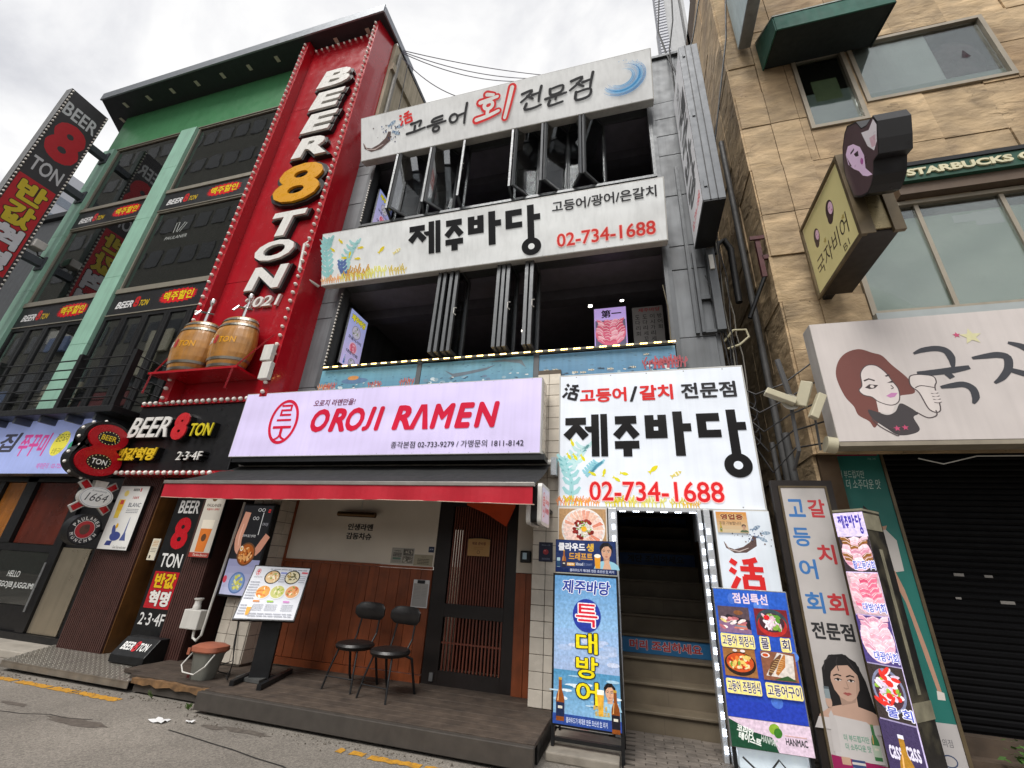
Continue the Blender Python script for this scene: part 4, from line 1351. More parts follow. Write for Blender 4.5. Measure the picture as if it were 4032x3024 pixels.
def sash(p0, p1, z0, z1, t=.05, d=.04, glass=GLS, handle=False):
    p0, p1 = Vector((*p0, 0)), Vector((*p1, 0))
    u = (p1 - p0).normalized()
    n = Vector((-u.y, u.x, 0)) * d / 2
    ln = (p1 - p0).length
    def bx(m, a0, a1, b0, b1, th=1.0):
        q = [p0 + u * a0 - n * th, p0 + u * a1 - n * th, p0 + u * a1 + n * th, p0 + u * a0 + n * th]
        return m.ext([(v.x, v.y, b0) for v in q], (0, 0, b1 - b0))
    m = MB()
    bx(m, 0, t, z0, z1)
    bx(m, ln - t, ln, z0, z1)
    bx(m, t, ln - t, z0, z0 + t)
    bx(m, t, ln - t, z1 - t, z1)
    f = part('folding_sash', m, SASH, sb)
    part('pane', bx(MB(), t, ln - t, z0 + t, z1 - t, .15), glass, f)
    if handle:
        h = p0 + u * .03 - n * 2
        zc = (z0 + z1) / 2 - .1
        part('handle', MB().tube([(h.x, h.y, zc - .07), (h.x - .03, h.y - .03, zc - .05), (h.x - .03, h.y - .03, zc + .05), (h.x, h.y, zc + .07)], .008, 6), WHT, f)
    return f
for (xa, xr, xl, hd) in ((-4.33, -3.95, -4.47, 0), (-3.56, -3.18, -3.74, 0), (-2.83, None, -2.93, 1), (-1.82, -1.44, None, 1), (-1.24, -.86, -1.42, 0), (-.53, -.16, -.84, 0)):
    if xr is not None:
        sash((xa + .012, 5.40), (xr, 5.93), 7.94, 9.72, handle=False)
    if xl is not None:
        sash((xa - .04, 5.40), (xl - .03, 5.93), 7.94, 9.72, handle=bool(hd))
    elif hd:
        sash((xa - .045, 5.40), (xa - .08, 5.93), 7.94, 9.72, handle=True)
for xs in ((-3.02, -2.92, -2.8, -2.70), (-1.95, -1.865, -1.78), (-1.47, -1.385)):
    for i, x_ in enumerate(xs):
        sash((x_, 5.48), (x_ + .02, 6.0), 4.69, 6.36, t=.055, d=.055, handle=(i == len(xs) - 1))
# downlights in the dining room
DL = mat('downlight_glow', '#fff6e8', .5, var=0, emis=5)
for x_, y_ in ((-.58, 6.92), (0.0, 6.83), (-2.05, 7.6)):
    d = thing('downlight', (x_, y_, 6.2), {-.58: 'bright round downlight above the pink fish poster', 0.0: 'bright round downlight near the white menu board', -2.05: 'small dim downlight between the folded window stacks'}[x_], 'downlight', 'dining room downlights')
    part('lens', MB().lathe([(.035, 0), (.035, .02)], (x_, y_, 6.2), 14), DL, d)
    part('bezel', MB().lathe([(.06, .02), (.06, .06), (.05, .21)], (x_, y_, 6.2), 14), BLK, d, smooth=True)

# sea mural panels below the second-floor window
mur = []
for i, (x0, x1) in enumerate(((-5.12, -3.29), (-3.2, -1.34), (-1.25, .68))):
    mu = thing('sea_mural', ((x0 + x1) / 2, 5.68, 3.9), ('sea mural panel with orange coral and bluish fish under the LED strip', 'sea mural panel with grey shark under the LED strip', 'sea mural panel with striped fish and red coral under the LED strip')[i], 'mural', 'sea mural panels')
    part('board', MB().box(x0, x1, 5.66, 5.70, 3.9, 4.585), BLK, mu)
    a = front(x0, 5.659, 3.9, x1, 4.58)
    a.grad(0, 0, 100, 100, '#3c6f96', '#6ea6b8' if i < 2 else '#5f93b4', 10)
    rg = random.Random(40 + i)
    for j in range(26):
        fishy(a, rg.uniform(3, 97), rg.uniform(60, 95), rg.uniform(4, 8), '#4a7590', rg.uniform(-.2, .2))
        a.k -= 1
    for j in range(14):
        a.ell(rg.uniform(0, 100), rg.uniform(40, 58), rg.uniform(1, 3), rg.uniform(2, 5), rg.choice(('#6a8aa0', '#5d7a94', '#8aa9b8', '#c7d6dc')), 9)
    if i == 0:
        a.ell(38, 66, 14, 8, '#58789c', 20).ell(36, 74, 6, 6, '#c98a4a', 12)
        for u_ in (6, 12, 60, 92):
            coral(a, u_, 44, 22, rg.choice(('#c2584a', '#d08a50', '#b3646a')), int(u_))
    if i == 1:
        a.poly([(22, 78), (30, 62), (26, 56), (40, 62), (60, 72), (68, 84), (60, 78), (44, 72), (30, 68)], '#5c6b78')
        a.poly([(60, 92), (75, 96), (90, 92), (94, 72), (88, 84), (76, 90)], '#6b7c86')
    if i == 2:
        for u_ in (6, 13, 28, 34, 40, 54, 70):
            fishy(a, u_, rg.uniform(50, 64), 13, '#d8d2bc', -.05, '#2f3338')
        for u_ in (86, 93, 98):
            coral(a, u_, 50, 30, rg.choice(('#b4464e', '#c9654a', '#a8434f')), int(u_))
        fishy(a, 80, 84, 12, '#d8d2bc', .1, '#2f3338')
    for j in range(16):
        fishy(a, rg.uniform(5, 95), rg.uniform(44, 60), rg.uniform(5, 9), rg.choice(('#28445a', '#e3e6e2', '#35546a')), rg.uniform(-.3, .3))
    a.build('print', PRW, mu)
part('mural_divider', MB().box(-3.285, -3.205, 5.65, 5.72, 3.9, 4.6).box(-1.335, -1.255, 5.65, 5.72, 3.9, 4.6).box(-5.16, -5.125, 5.66, 5.74, 3.9, 4.6).box(-5.16, .70, 5.74, 5.95, 2.75, 4.61), CLADF, sb)

# LED strip along the sill
led = thing('led_strip', (-2.2, 5.6, 4.6), 'warm glowing LED strip along the second-floor window sill', 'LED strip')
part('track', MB().box(-5.06, .65, 5.585, 5.63, 4.595, 4.615).tube([(.63, 5.6, 4.62), (.64, 5.62, 5.2), (.6, 5.64, 5.6)], .008), mat('strip_dull', '#5d5540', .5), led)
WL_ = mat('warm_led', '#ffd078', .4, var=0, emis=5)
lm = sharedmesh('led_module', MB().box(-.048, -.022, -.008, 0, -.008, .008).box(-.013, .013, -.008, 0, -.008, .008).box(.022, .048, -.008, 0, -.008, .008), WL_)
copies('led_module', lm, None, led, [(-5.0 + i * .188, 5.584, 4.606) for i in range(31)])
# striped rope lights at the left jambs
RW, RB = mat('rope_white', '#cfcbc2', .5), mat('rope_black', '#161616', .5)
for z0, z1, x_, lb in ((4.66, 6.2, -5.11, 'black and white rope light on the second-floor window jamb'), (7.95, 9.15, -5.11, 'black and white rope light on the third-floor window jamb')):
    rp_ = thing('rope_light', (x_, 5.66, z0), lb, 'rope light')
    n = int((z1 - z0) / .035)
    mw, mk = MB(), MB()
    for i in range(n):
        (mw if i % 2 else mk).box(x_ - .012, x_ + .012, 5.645, 5.672, z0 + i * .035, z0 + i * .035 + .034)
    for o in (part('white_segments', mw, RW, rp_), part('black_segments', mk, RB, rp_)):
        o['kind'] = 'stuff'

# lit posters inside the windows
def sideposter(name, X, y0, y1, z0, z1, lbl):
    t = thing(name, (X, (y0 + y1) / 2, z0), lbl, 'poster')
    part('light_box', MB().box(X - .04, X, y0, y1, z0, z1), ALU, t)
    a = Art((X + .001, y0, z0), (0, y1 - y0, 0), (0, 0, z1 - z0), (1, 0, 0))
    a.grad(0, 0, 100, 100, '#cdbde8', '#a9b6ee', 8)
    a.text('제주바당', 10, 82, 92, 94, '#e8dc3a', off=.06, oc='#35331e', ow=.05)
    bowl(a, 50, 66, 12, '#9c98b0', '#c9c4d6', ('#b8b0c8', '#8d9a6a', '#5f6e3a', '#dcd6e4'), 5, 18)
    a.text('모듬사시미', 14, 49, 88, 55, '#33303c', off=.03)
    bowl(a, 50, 37, 10, '#e6b8c4', '#d97a92', ('#c94f6c', '#e89aae', '#f0c3cd'), 6, 16)
    a.text('대방어회', 18, 24, 82, 30, '#33303c', off=.03)
    bowl(a, 60, 10, 10, '#8d8ea6', '#b7b3c6', ('#a9a2bc', '#6f7f4a', '#d8d2e2'), 7, 16)
    bottle(a, 18, 2, 18, '#8aa0c4', '#3a5fa8', '#d8dce8')
    a.build('print', PRS, t)
sideposter('lit_poster', -5.0, 5.87, 6.42, 4.85, 6.0, 'glowing lilac sashimi poster on the second-floor window jamb')
sideposter('lit_poster', -5.0, 5.87, 6.42, 8.05, 9.1, 'glowing lilac sashimi poster on the third-floor window jamb')
t = thing('lit_poster', (-.2, 6.4, 5.0), 'glowing lilac poster with brush characters and pink sashimi', 'poster')
part('light_box', MB().box(-.475, .055, 6.405, 6.45, 5.03, 5.79), ALU, t)
a = front(-.475, 6.404, 5.03, .055, 5.79)
a.rect(0, 0, 100, 100, '#c3a8ea').text('第一', 22, 74, 86, 95, '#1d1626', off=.03)
sashimi(a, 3, 3, 97, 68, '#5b5370', ('#e08a9c', '#d4607c', '#eaa9b4', '#c9506c'), 3, 4, 8)
a.build('print', PRS, t)
t = thing('menu_board', (.4, 6.6, 5.1), 'white hand-lettered menu board with red heading in the dining room', 'menu board')
part('board', MB().box(.16, .66, 6.6, 6.62, 5.0, 5.87), PAPER, t)
a = front(.16, 6.599, 5.0, .66, 5.87)
a.rect(0, 0, 100, 100, '#8f8b88').text('제주바당', 20, 88, 92, 97, '#a8323a', off=.03)
for i, w_ in enumerate(('도다리회', '도다리세꼬시', '이시가리세꼬', '방어회')):
    for j, ch in enumerate(w_):
        a.text(ch, 9 + i * 24, 72 - j * 12.5, 24 + i * 24, 82 - j * 12.5, '#26201f', off=.01)
        a.k -= 1
a.k += 1
a.build('print', PR, t)
t = thing('dining_table', (-2.3, 7.0, 4.03), 'pale wooden table top just inside the second-floor window', 'table')
part('table_top', MB().box(-2.55, -1.95, 6.3, 7.1, 4.78, 4.82), mat('pale_wood', '#8d6c4c', .5, var=.2), t)
part('leg', MB().box(-2.3, -2.2, 6.65, 6.75, 4.03, 4.78), BLK, t)

# ------------------------------------------------------------------ the two leaning white signs
def leaning(name, lbl, O, W, V, th):
    O, V = Vector(O), Vector(V)
    nrm = Vector((1, 0, 0)).cross(V).normalized()      # points to the street
    t = thing(name, (O.x + W / 2, O.y, O.z), lbl, 'sign')
    b_ = -nrm * th
    part('casing', MB().ext([O, O + V, O + V + b_, O + b_], (W, 0, 0)), WHT, t, bevel=.008)
    return t, Art(O + nrm * .004 + V * .01 + Vector((W * .002, 0, 0)), (W * .996, 0, 0), V * .98, nrm)
DK, RD = '#2c2c2e', '#cf2f2f'
def fishsplash(a, u0, v0, u1, v1, seed=4):
    """Dark bowl with leaping mackerel and ink splashes."""
    rg = random.Random(seed)
    f = lambda x_, y_: (u0 + (u1 - u0) * x_, v0 + (v1 - v0) * y_)
    a.line([f(0, .38), f(.04, .2), f(.2, .08), f(.42, .14), f(.62, .34), f(.66, .6)], [(v1 - v0) * q for q in (.02, .05, .12, .2, .22, .1)], '#5c4b48')
    a.line([f(.02, .34), f(.1, .13), f(.3, .08), f(.5, .2)], [(v1 - v0) * q for q in (.02, .03, .04, .02)], '#b9aaa4')
    for x_, y_, r_ in ((.72, .86, .5), (.9, .7, .1), (.82, .5, -.5)):
        fishy(a, *f(x_, y_), (v1 - v0) * .34, rg.choice(('#7f93a8', '#8a9db0')), r_, '#aab8c4')
    for j in range(46):
        x_, y_ = f(rg.gauss(.62, .2), rg.gauss(.55, .22))
        q = rg.uniform(.006, .03) * (v1 - v0)
        a.ell(min(u1, max(u0, x_)), min(v1, max(v0, y_)), q / a.asp(), q, rg.choice(('#4d403f', '#2d3550', '#54688c', '#6a5650')), 7)
    return a
t, a = leaning('restaurant_sign', 'topmost leaning white sign with brush lettering and blue wave', (-5.26, 5.4, 9.44), 6.01, (0, -.32, .94), .2)
BG = '#d9dad9'
a.rect(0, 0, 100, 100, BG)
a.seams(4, '#c4c5c3')
fishsplash(a, 1, 15, 17, 80)
hwal(a, 15.6, 62, 20.4, 88, 4.6, RD, .18)
def circ_(x_, y_, r_):
    return [(x_ + r_ * math.cos(R(q)), y_ + r_ * math.sin(R(q))) for q in range(80, 450, 30)]
BR = {'go': [[(.18, .82), (.45, .86), (.74, .92), (.66, .56)], [(.42, .62), (.40, .28)], [(.0, .18), (.5, .24), (1, .36)]],
      'deung': [[(.78, .97), (.32, .88), (.25, .68), (.8, .74)], [(0, .46), (1, .58)], circ_(.5, .19, .17)],
      'eo': [circ_(.25, .40, .2), [(.46, .47), (.78, .54)], [(.9, 1.0), (.84, .5), (.82, .05)]],
      'hoe': [[(.22, .99), (.42, .93)], [(.02, .75), (.55, .84)], circ_(.29, .6, .13), [(.28, .45), (.27, .28)], [(-.06, .16), (.3, .22), (.62, .32)], [(1.0, 1.04), (.92, .5), (.84, .02)]],
      'jeon': [[(.05, .88), (.5, .96), (.3, .7), (.02, .5)], [(.3, .72), (.56, .55)], [(.52, .72), (.82, .77)], [(.92, 1.06), (.86, .7), (.84, .36)], [(.28, .36), (.22, .1), (.6, .08), (.95, .16)]],
      'mun': [[(.2, .94), (.26, .62), (.74, .68), (.8, 1.0), (.2, .93)], [(0, .46), (1, .57)], [(.52, .5), (.5, .34)], [(.22, .33), (.2, .06), (.85, .14)]],
      'jeom': [[(.05, .88), (.5, .96), (.3, .7), (.02, .5)], [(.3, .72), (.56, .55)], [(.52, .72), (.82, .77)], [(.92, 1.06), (.86, .7), (.84, .44)], [(.28, .36), (.3, .02), (.8, .07), (.84, .38), (.28, .34)]]}
def brushed(a, ch, u0, v0, u1, v1, w_, c_):
    for st_k in BR[ch]:
        p = [(u0 + (u1 - u0) * x_ + .10 * (y_ - .5) * (u1 - u0), v0 + (v1 - v0) * y_) for x_, y_ in st_k]
        n = len(p)
        a.line(*a.smooth(p, [w_ * (1.1 - .25 * i_ / max(1, n - 1)) for i_ in range(n)]), c_)
        for q, f_ in ((p[0], 1.1), (p[-1], .85)):
            a.ell(q[0], q[1], w_ * f_ / 2 / a.asp(), w_ * f_ / 2, c_, 12)
for ch, u0, v0, u1, v1 in (('go', 18.6, 33, 25.4, 64), ('deung', 26.3, 29, 33, 62), ('eo', 34.3, 32, 41.3, 76), ('jeon', 59.4, 29, 66.6, 72), ('mun', 67.6, 27, 74.2, 66), ('jeom', 75.3, 28, 83.0, 75)):
    brushed(a, ch, u0, v0, u1, v1, 5.6, DK)
brushed(a, 'hoe', 45.2, 24, 56.2, 84, 17, RD)
brushed(a, 'hoe', 45.2, 24, 56.2, 84, 7.5, '#dddcd8')
cx, cy = 91.2, 54
rg = random.Random(12)
for i in range(15):
    r_ = .6 + .052 * i
    a0 = -172 + rg.uniform(0, 34) + abs(i - 7) * 4
    a1 = 30 + rg.uniform(0, 62)
    q_ = [a0 + (a1 - a0) * t / 16 for t in range(17)]
    pts = [(cx + 5.4 * r_ * math.cos(R(q)) + .4 * math.sin(R(q)), cy + 27 * r_ * math.sin(R(q)) * (1 - .1 * (q > 0))) for q in q_]
    w_ = rg.uniform(.7, 2.2) * (1.4 if 5 < i < 11 else .8)
    a.line(pts, [max(.15, w_ * (math.sin(math.pi * min(1, (t + 1.5) / 18)) ** .8)) for t in range(17)], rg.choice(('#3f86bd', '#5b9ccb', '#2f74ad', '#7fb2d6', '#4f93c6')))
for i in range(22):
    q = rg.uniform(-20, 95)
    a.ell(cx + 5.4 * 1.25 * math.cos(R(q)) + rg.uniform(-.6, .6), cy + 31 * math.sin(R(q)) + rg.uniform(-3, 3), .12, .8, '#6aa5cf', 7)
a.build('face', mat('print_sign_top', attr=True, rough=.5, spec=.12, var=.04, scale=2, streak=.09, emis=.10, pulse=.35), t)  # mild emission added, as the forward-leaning face gets little light
t, a = leaning('restaurant_sign', 'leaning white restaurant sign with block lettering and red phone number', (-5.4, 5.4, 6.22), 6.12, (0, -.3, .98), .2)
def reef(a, wide):
    """Coral reef and fish print in the lower left corner."""
    if wide:
        frond(a, [(2.2, 8), (2.0, 40), (1.4, 70), (2.4, 92)], 8, '#8fc0bf', 12, 9, 1)
        frond(a, [(8.2, 12), (8.0, 34), (10, 58), (12.6, 78)], 6, '#9fcccb', 12, 8, 2)
        frond(a, [(8.6, 10), (7.2, 28), (7.2, 44)], 6, '#5b6fa0', 9, 5, 3)
        for u_, v_, r_ in ((6.6, 80, -.8), (3.8, 66, -.7), (8.0, 47, -.2), (9.9, 52, 1.3), (13.6, 62, .0), (12.6, 42, -.1)):
            fishy(a, u_, v_, 13, '#d8c42e', r_)
        fishy(a, 20.7, 52, 17, '#d6c22f', .75)
        fishy(a, 25.8, 45, 17, '#d9cd8a', .5, '#eee8d8')
        for u_, c_, h_ in ((2, '#d9a06a', 15), (5, '#dfa36e', 17), (9, '#d8c858', 18), (12.2, '#c99a52', 30), (15, '#d4c94e', 20), (19, '#d8d47a', 24), (26, '#d0b852', 20)):
            coral(a, u_, 2, h_, c_, int(u_ * 3))
    else:
        frond(a, [(7, 2), (7, 18), (4.5, 28), (3, 36)], 3.4, '#9ccdd0', 6, 7, 1)
        frond(a, [(8, 26), (11, 38), (16, 44)], 3.0, '#b9d9da', 6, 5, 2)
        frond(a, [(15, 21), (19, 27), (23, 31)], 2.4, '#8fc6d2', 4, 7, 4)
        for u_, v_, r_ in ((7.4, 45.5, -1.2), (5.6, 35.5, -1.0), (9.0, 35, -1.0), (13.2, 34.3, -1.0), (18.4, 23, -.5), (24.6, 23.8, 1.3), (35, 23, -.2), (31.0, 19.2, -.6)):
            fishy(a, u_, v_, 6, '#d8cf2e', r_)
        fishy(a, 50, 26, 8, '#d9cd2c', .7)
        fishy(a, 61, 22.6, 8, '#cfc06a', .5, '#eee8d8')
        for u_, c_, h_ in ((3.5, '#e0894f', 7), (8, '#dcc23c', 8), (12, '#e0894f', 7), (18, '#e59a4c', 6), (29, '#d9cc3a', 7), (34, '#d6c23a', 9), (42, '#dcd06c', 8), (49, '#d9d27a', 9), (62, '#d2bf38', 8), (67, '#d9ab3a', 6)):
            coral(a, u_, .8, h_, c_, int(u_ * 3))
a.rect(0, 0, 100, 100, '#dfe1e0')
a.seams(4, '#cbcdcc')
reef(a, True)
blockword(a, 29.4, 4, 68.6, 90, '#19191b', '#dfe1e0')
a.text('고등어/광어/은갈치', 71.8, 70, 98.2, 89, '#343436', off=.022)
a.text('02-734-1688', 72.8, 11, 97.4, 33, '#cf3b36', off=.014, oc='#e8b6b0', ow=.03)
a.build('face', mat('print_sign_faint', attr=True, rough=.5, spec=.12, var=.05, scale=3, streak=.08, emis=.11, pulse=.35), t)  # emission raised to make up for the light the leaning face loses
m = MB()
for x_ in (-4.2, -2.2, -.4):
    m.tube([(x_, 5.52, 6.3), (x_, 5.7, 6.5)], .02)
part('stay', m, BLK, t)

# lower lit sign over the stairs
js = thing('restaurant_sign', (.26, 5.55, 2.34), 'large backlit white sign over the stair entrance', 'sign')
part('casing', MB().box(-.925, 1.455, 5.553, 5.70, 2.335, 4.168), WHT, js, bevel=.006)
a = front(-.917, 5.552, 2.343, 1.448, 4.16)
a.rect(0, 0, 100, 100, '#dfe5ee')
a.seams(2, '#d0d7e0')
reef(a, False)
hwal(a, 2.8, 79.8, 11.2, 92.2, 2.0, '#2b2b2e', -.28)
a.text('고등어', 12, 76.5, 38.4, 88, RD, off=.035).text('/', 40, 76, 44.6, 88, '#2b2b2e', off=.02).text('갈치', 45.5, 76.5, 63.4, 88.5, RD, off=.035).text('전문점', 67.6, 76.5, 95.3, 88.5, '#2b2b2e', off=.03)
blockword(a, 2.4, 20.4, 97.2, 67.1, '#1d1c1d', '#dfe5ee')
a.text('02-734-1688', 16.6, 4.4, 82.3, 17.6, '#d6282c', off=.014, oc='#f2c8c4', ow=.03)
a.build('face', PRL, js)
# ------------------------------------------------------------------ noodle shop front
TILE = mat('white_wall_tile', '#d3cabc', 0.25, rnd=.07, var=0.08, scale=5, dirt=.18, dirtc='#7a6f62')
GROUT = mat('tile_grout', '#5a5148', 0.9, var=.2)
WALLC = mat('cream_wall', '#dcd3c4', 0.75, var=.07, scale=2, dirt=.12, dirtc='#7d7160')
WAIN = mat('red_brown_wainscot', '#874422', 0.5, rnd=.14, var=.22, scale=5, streak=.25)
DRK = mat('dark_wood', '#1b1412', 0.5, var=.2, scale=5)
ns = thing('noodle_shop', (-3.2, 5.9, .2), 'noodle shop front with white tile columns, cream wall and red-brown panelling', 'shop front')
TS = .168
tme = sharedmesh('tile', MB().box(-.081, .081, -.006, .006, -.081, .081), TILE, bevel=.003)
tmx = sharedmesh('tile', MB().box(-.006, .006, -.081, .081, -.081, .081), TILE, bevel=.003)
for x0, x1, zt, sidey in ((-5.74, -5.235, 2.9, True), (-1.25, -.914, 4.3, False)):
    c = part('tile_column', MB().box(x0, x1, 5.622, 5.98, .18, zt), GROUT, ns)
    n = round((x1 - x0) / TS)
    pl = []
    for j in range(int((zt - .2) / TS)):
        for i in range(n):
            pl.append((x0 + (i + .5) * TS, 5.618 + random.uniform(-.0015, .0015), .2 + (j + .5) * TS))
    copies('tile', tme, None, c, pl)
    if sidey:
        copies('tile', tmx, None, c, [(x1 + .003, 5.622 + (i + .5) * TS, .2 + (j + .5) * TS) for j in range(15) for i in range(2)])
part('upper_wall', MB().box(-5.23, -1.255, 5.7, 5.98, 2.75, 4.2), GROUT, ns)
part('cream_wall', MB().box(-5.23, -2.72, 5.95, 6.05, 1.55, 2.75), WALLC, ns)
part('cream_wall', MB().box(-1.53, -1.255, 5.93, 6.05, 1.545, 2.75), WALLC, ns)
part('wall_trim', MB().box(-5.235, -5.19, 5.93, 5.948, .2, 2.75).box(-5.185, -2.72, 5.932, 5.949, 1.515, 1.548), WAIN, ns)
n = 15
for i in range(n):
    x0 = -5.185 + i * (2.465 / n)
    part('wainscot_plank', MB().box(x0 + .003, x0 + 2.465 / n - .003, 5.938 + random.uniform(-.003, .003), 5.98, .29, 1.512), WAIN, ns, bevel=.004)
for i in range(2):
    part('wainscot_plank', MB().box(-1.53 + i * .138 + .002, -1.53 + (i + 1) * .138 - .002, 5.925, 5.98, .2, 1.54), WAIN, ns, bevel=.004)
part('skirting', MB().box(-5.185, -2.72, 5.92, 5.98, .2, .285), WAIN, ns)
part('soffit', MB().box(-5.23, -1.255, 5.6, 5.95, 2.7, 2.748), BLK, ns)
part('wall_lettering', letters('인생라멘', -4.2, -3.77, 1.99, 2.085, 5.943, .006, .02), mat('lettering_black', '#26221f', .5), ns)
part('wall_lettering', letters('감동차슈', -4.2, -3.77, 1.86, 1.955, 5.943, .006, .02), MATS['lettering_black'], ns)
# sliding lattice door
dr = part('sliding_door', MB().box(-2.715, -2.5, 5.955, 6.03, .2, 2.75).box(-1.68, -1.535, 5.955, 6.03, .2, 2.75).box(-2.498, -1.682, 5.955, 6.02, .96, 1.115).box(-2.498, -1.682, 5.955, 6.02, .2, .36).box(-2.498, -1.682, 5.955, 6.02, 2.37, 2.75), DRK, ns)
SLAT = mat('red_brown_slat', '#6b3626', 0.5, var=.2, scale=9)
s1 = sharedmesh('slat', MB().box(-.009, .009, 0, .03, 1.117, 2.368), SLAT)
s2 = sharedmesh('slat', MB().box(-.009, .009, 0, .03, .362, .958), SLAT)
copies('slat', s1, None, dr, [(-2.47 + i * .0365, 5.965, 0) for i in range(22)])
copies('slat', s2, None, dr, [(-2.46 + i * .0475, 5.965, 0) for i in range(17)])
part('cross_slat', MB().box(-2.495, -1.685, 5.97, 5.99, .655, .675), SLAT, dr)
part('pane', MB().box(-2.497, -1.683, 6.004, 6.012, .36, 2.37), glassmat('door_glass', (.6, .55, .5), .02), dr)
part('inside_wall', MB().box(-2.7, -1.5, 6.9, 7.0, .2, 2.75), mat('warm_inside', '#5c3a22', .8, var=.5, scale=3), dr)
m = MB()
for i in range(8):
    m.lathe([(.03, 0), (.045, .06), (.03, .12)], (-2.1 + i * .07, 6.6, 2.0), 8)
part('inside_glassware', m, mat('glassware', '#8a7a60', .2, .4), dr)
part('kick_hook', MB().box(-2.6, -2.55, 5.93, 5.953, .24, .33), ALU, dr)

wl = thing('wall_lamp', (-4.03, 5.9, 2.17), 'brass bar picture light above the wall lettering', 'wall lamp')
part('bar', MB().tube([(-4.35, 5.86, 2.215), (-3.71, 5.86, 2.205)], .038, 12), mat('brass_brown', '#5c4428', .35, .7), wl, smooth=True)
part('arm', MB().box(-4.05, -4.0, 5.88, 5.95, 2.2, 2.24), BLK, wl)
solo('lamp_cord', MB().tube([(-4.02, 5.945, 2.24), (-4.025, 5.945, 2.72)], .006, 6), WHT, 'white cord running up the cream wall above the lamp', 'cord', (-4.02, 5.94, 2.24))
def sheet(name, x0, x1, y, z0, z1, lbl, cat, draw, mt=PR, th=.006, board=PAPER):
    t = thing(name, ((x0 + x1) / 2, y, z0), lbl, cat)
    part('sheet', MB().box(x0, x1, y + .001, y + th, z0, z1), board, t)
    a = front(x0, y, z0, x1, z1)
    draw(a)
    a.build('print', mt, t)
    return t
def d1(a):
    a.rect(0, 0, 100, 100, '#a9a59b').text('OPEN', 12, 76, 40, 84, '#3a3835', off=.02).lines_of_text(8, 42, 46, 70, 3, '#4a4844', 1, .7).rect(52, 52, 96, 94, '#6d6963').rect(52, 6, 96, 48, '#7f7a70').rect(8, 24, 44, 38, '#5e7a6c').lines_of_text(8, 8, 46, 20, 2, '#7d786f', 5)
    scatter(a, 56, 10, 92, 44, ('#b9b3a5', '#5c574e'), 16, 8, 2)
    scatter(a, 56, 56, 92, 90, ('#b9b3a5', '#4c4841'), 14, 8, 3)
sheet('notice', -3.39, -3.035, 5.94, 1.57, 1.775, 'laminated notice with two photos low on the cream wall', 'notice', d1)
def d2(a):
    a.rect(0, 0, 100, 100, '#a59c86').text('영업시간', 38, 76, 62, 86, '#4a443b').lines_of_text(20, 12, 82, 66, 4, '#57513f', 6, .5)
sheet('notice', -3.03, -2.74, 5.945, 1.555, 1.7, 'plain cream opening-hours notice beside the dark door frame', 'notice', d2)
def d3(a):
    a.rect(0, 0, 100, 100, '#1f2c4a').text('JCB', 15, 35, 85, 65, '#b9c3d6', off=.03)
sheet('card_sticker', -2.82, -2.735, 5.944, 1.735, 1.81, 'tiny blue card sticker above the opening-hours notice', 'sticker', d3)
cb = thing('clipboard', (-2.83, 5.93, 1.04), 'white clipboard with a waiting list on the wood panelling', 'clipboard')
part('board', MB().box(-2.975, -2.735, 5.918, 5.93, 1.04, 1.38), PAPER, cb, bevel=.004)
part('clip', MB().box(-2.91, -2.8, 5.908, 5.917, 1.335, 1.375), BLK, cb)
a = front(-2.975, 5.917, 1.04, -2.735, 1.38)
a.rect(5, 4, 95, 86, '#a9a6a2').lines_of_text(12, 30, 52, 76, 9, '#8b8884', 3, .25).lines_of_text(58, 40, 88, 78, 7, '#8b8884', 4, .25)
a.build('print', PR, cb)
def d4(a):
    a.rect(0, 0, 100, 100, '#b78d55').text('재료 준비중', 18, 62, 82, 80, '#6a3020', off=.03).lines_of_text(28, 34, 72, 54, 2, '#a5763f', 3).ring(50, 22, 7, 10, 2, '#6a4a2a')
sheet('cloth_notice', -2.23, -1.915, 5.93, 1.72, 1.945, 'small tan cloth notice hung on the lattice door', 'notice', d4, th=.004)
solo('hanging_rod', MB().tube([(-2.235, 5.928, 1.94), (-2.07, 5.925, 1.955), (-1.905, 5.928, 1.94)], .006, 6), BLK, 'thin black rod holding the tan cloth notice', 'rod', (-2.07, 5.93, 1.94))
ic = thing('intercom', (-1.4, 5.92, 1.67), 'black door intercom with small screen beside the lattice door', 'intercom')
part('body', MB().box(-1.475, -1.33, 5.89, 5.928, 1.67, 1.815), BLK, ic, bevel=.012)
part('screen', MB().box(-1.44, -1.385, 5.886, 5.889, 1.71, 1.79), mat('pale_screen', '#7b8a92', .1, emis=.15), ic)
def d5(a):
    a.rect(0, 0, 100, 100, '#171c36').ell(50, 50, 20, 14, '#9c2f38', 20).ell(44, 56, 5, 3, '#d88a8a', 10).text('맛있는 시간', 20, 82, 82, 88, '#9aa0b4').lines_of_text(22, 10, 80, 20, 2, '#7d84a0', 2)
sheet('poster', -1.165, -.99, 5.604, 1.69, 1.915, 'small navy poster with a red apple on the white tiles', 'poster', d5)
CLO = mat('orange_cloth', '#d24a1c', 0.8, var=.1, scale=6, bump=.003, bscale=12)
m = MB()
g = [(-2.25, 2.6), (-1.55, 2.6), (-1.55, 2.36), (-1.66, 2.1), (-1.95, 2.26), (-2.25, 2.37)]
m.ext([(x_, 5.8, z_) for x_, z_ in g], (0, .006, 0))
solo('door_curtain', m, CLO, 'orange cloth curtain hanging askew at the top of the lattice door', 'curtain', (-1.9, 5.8, 2.1))

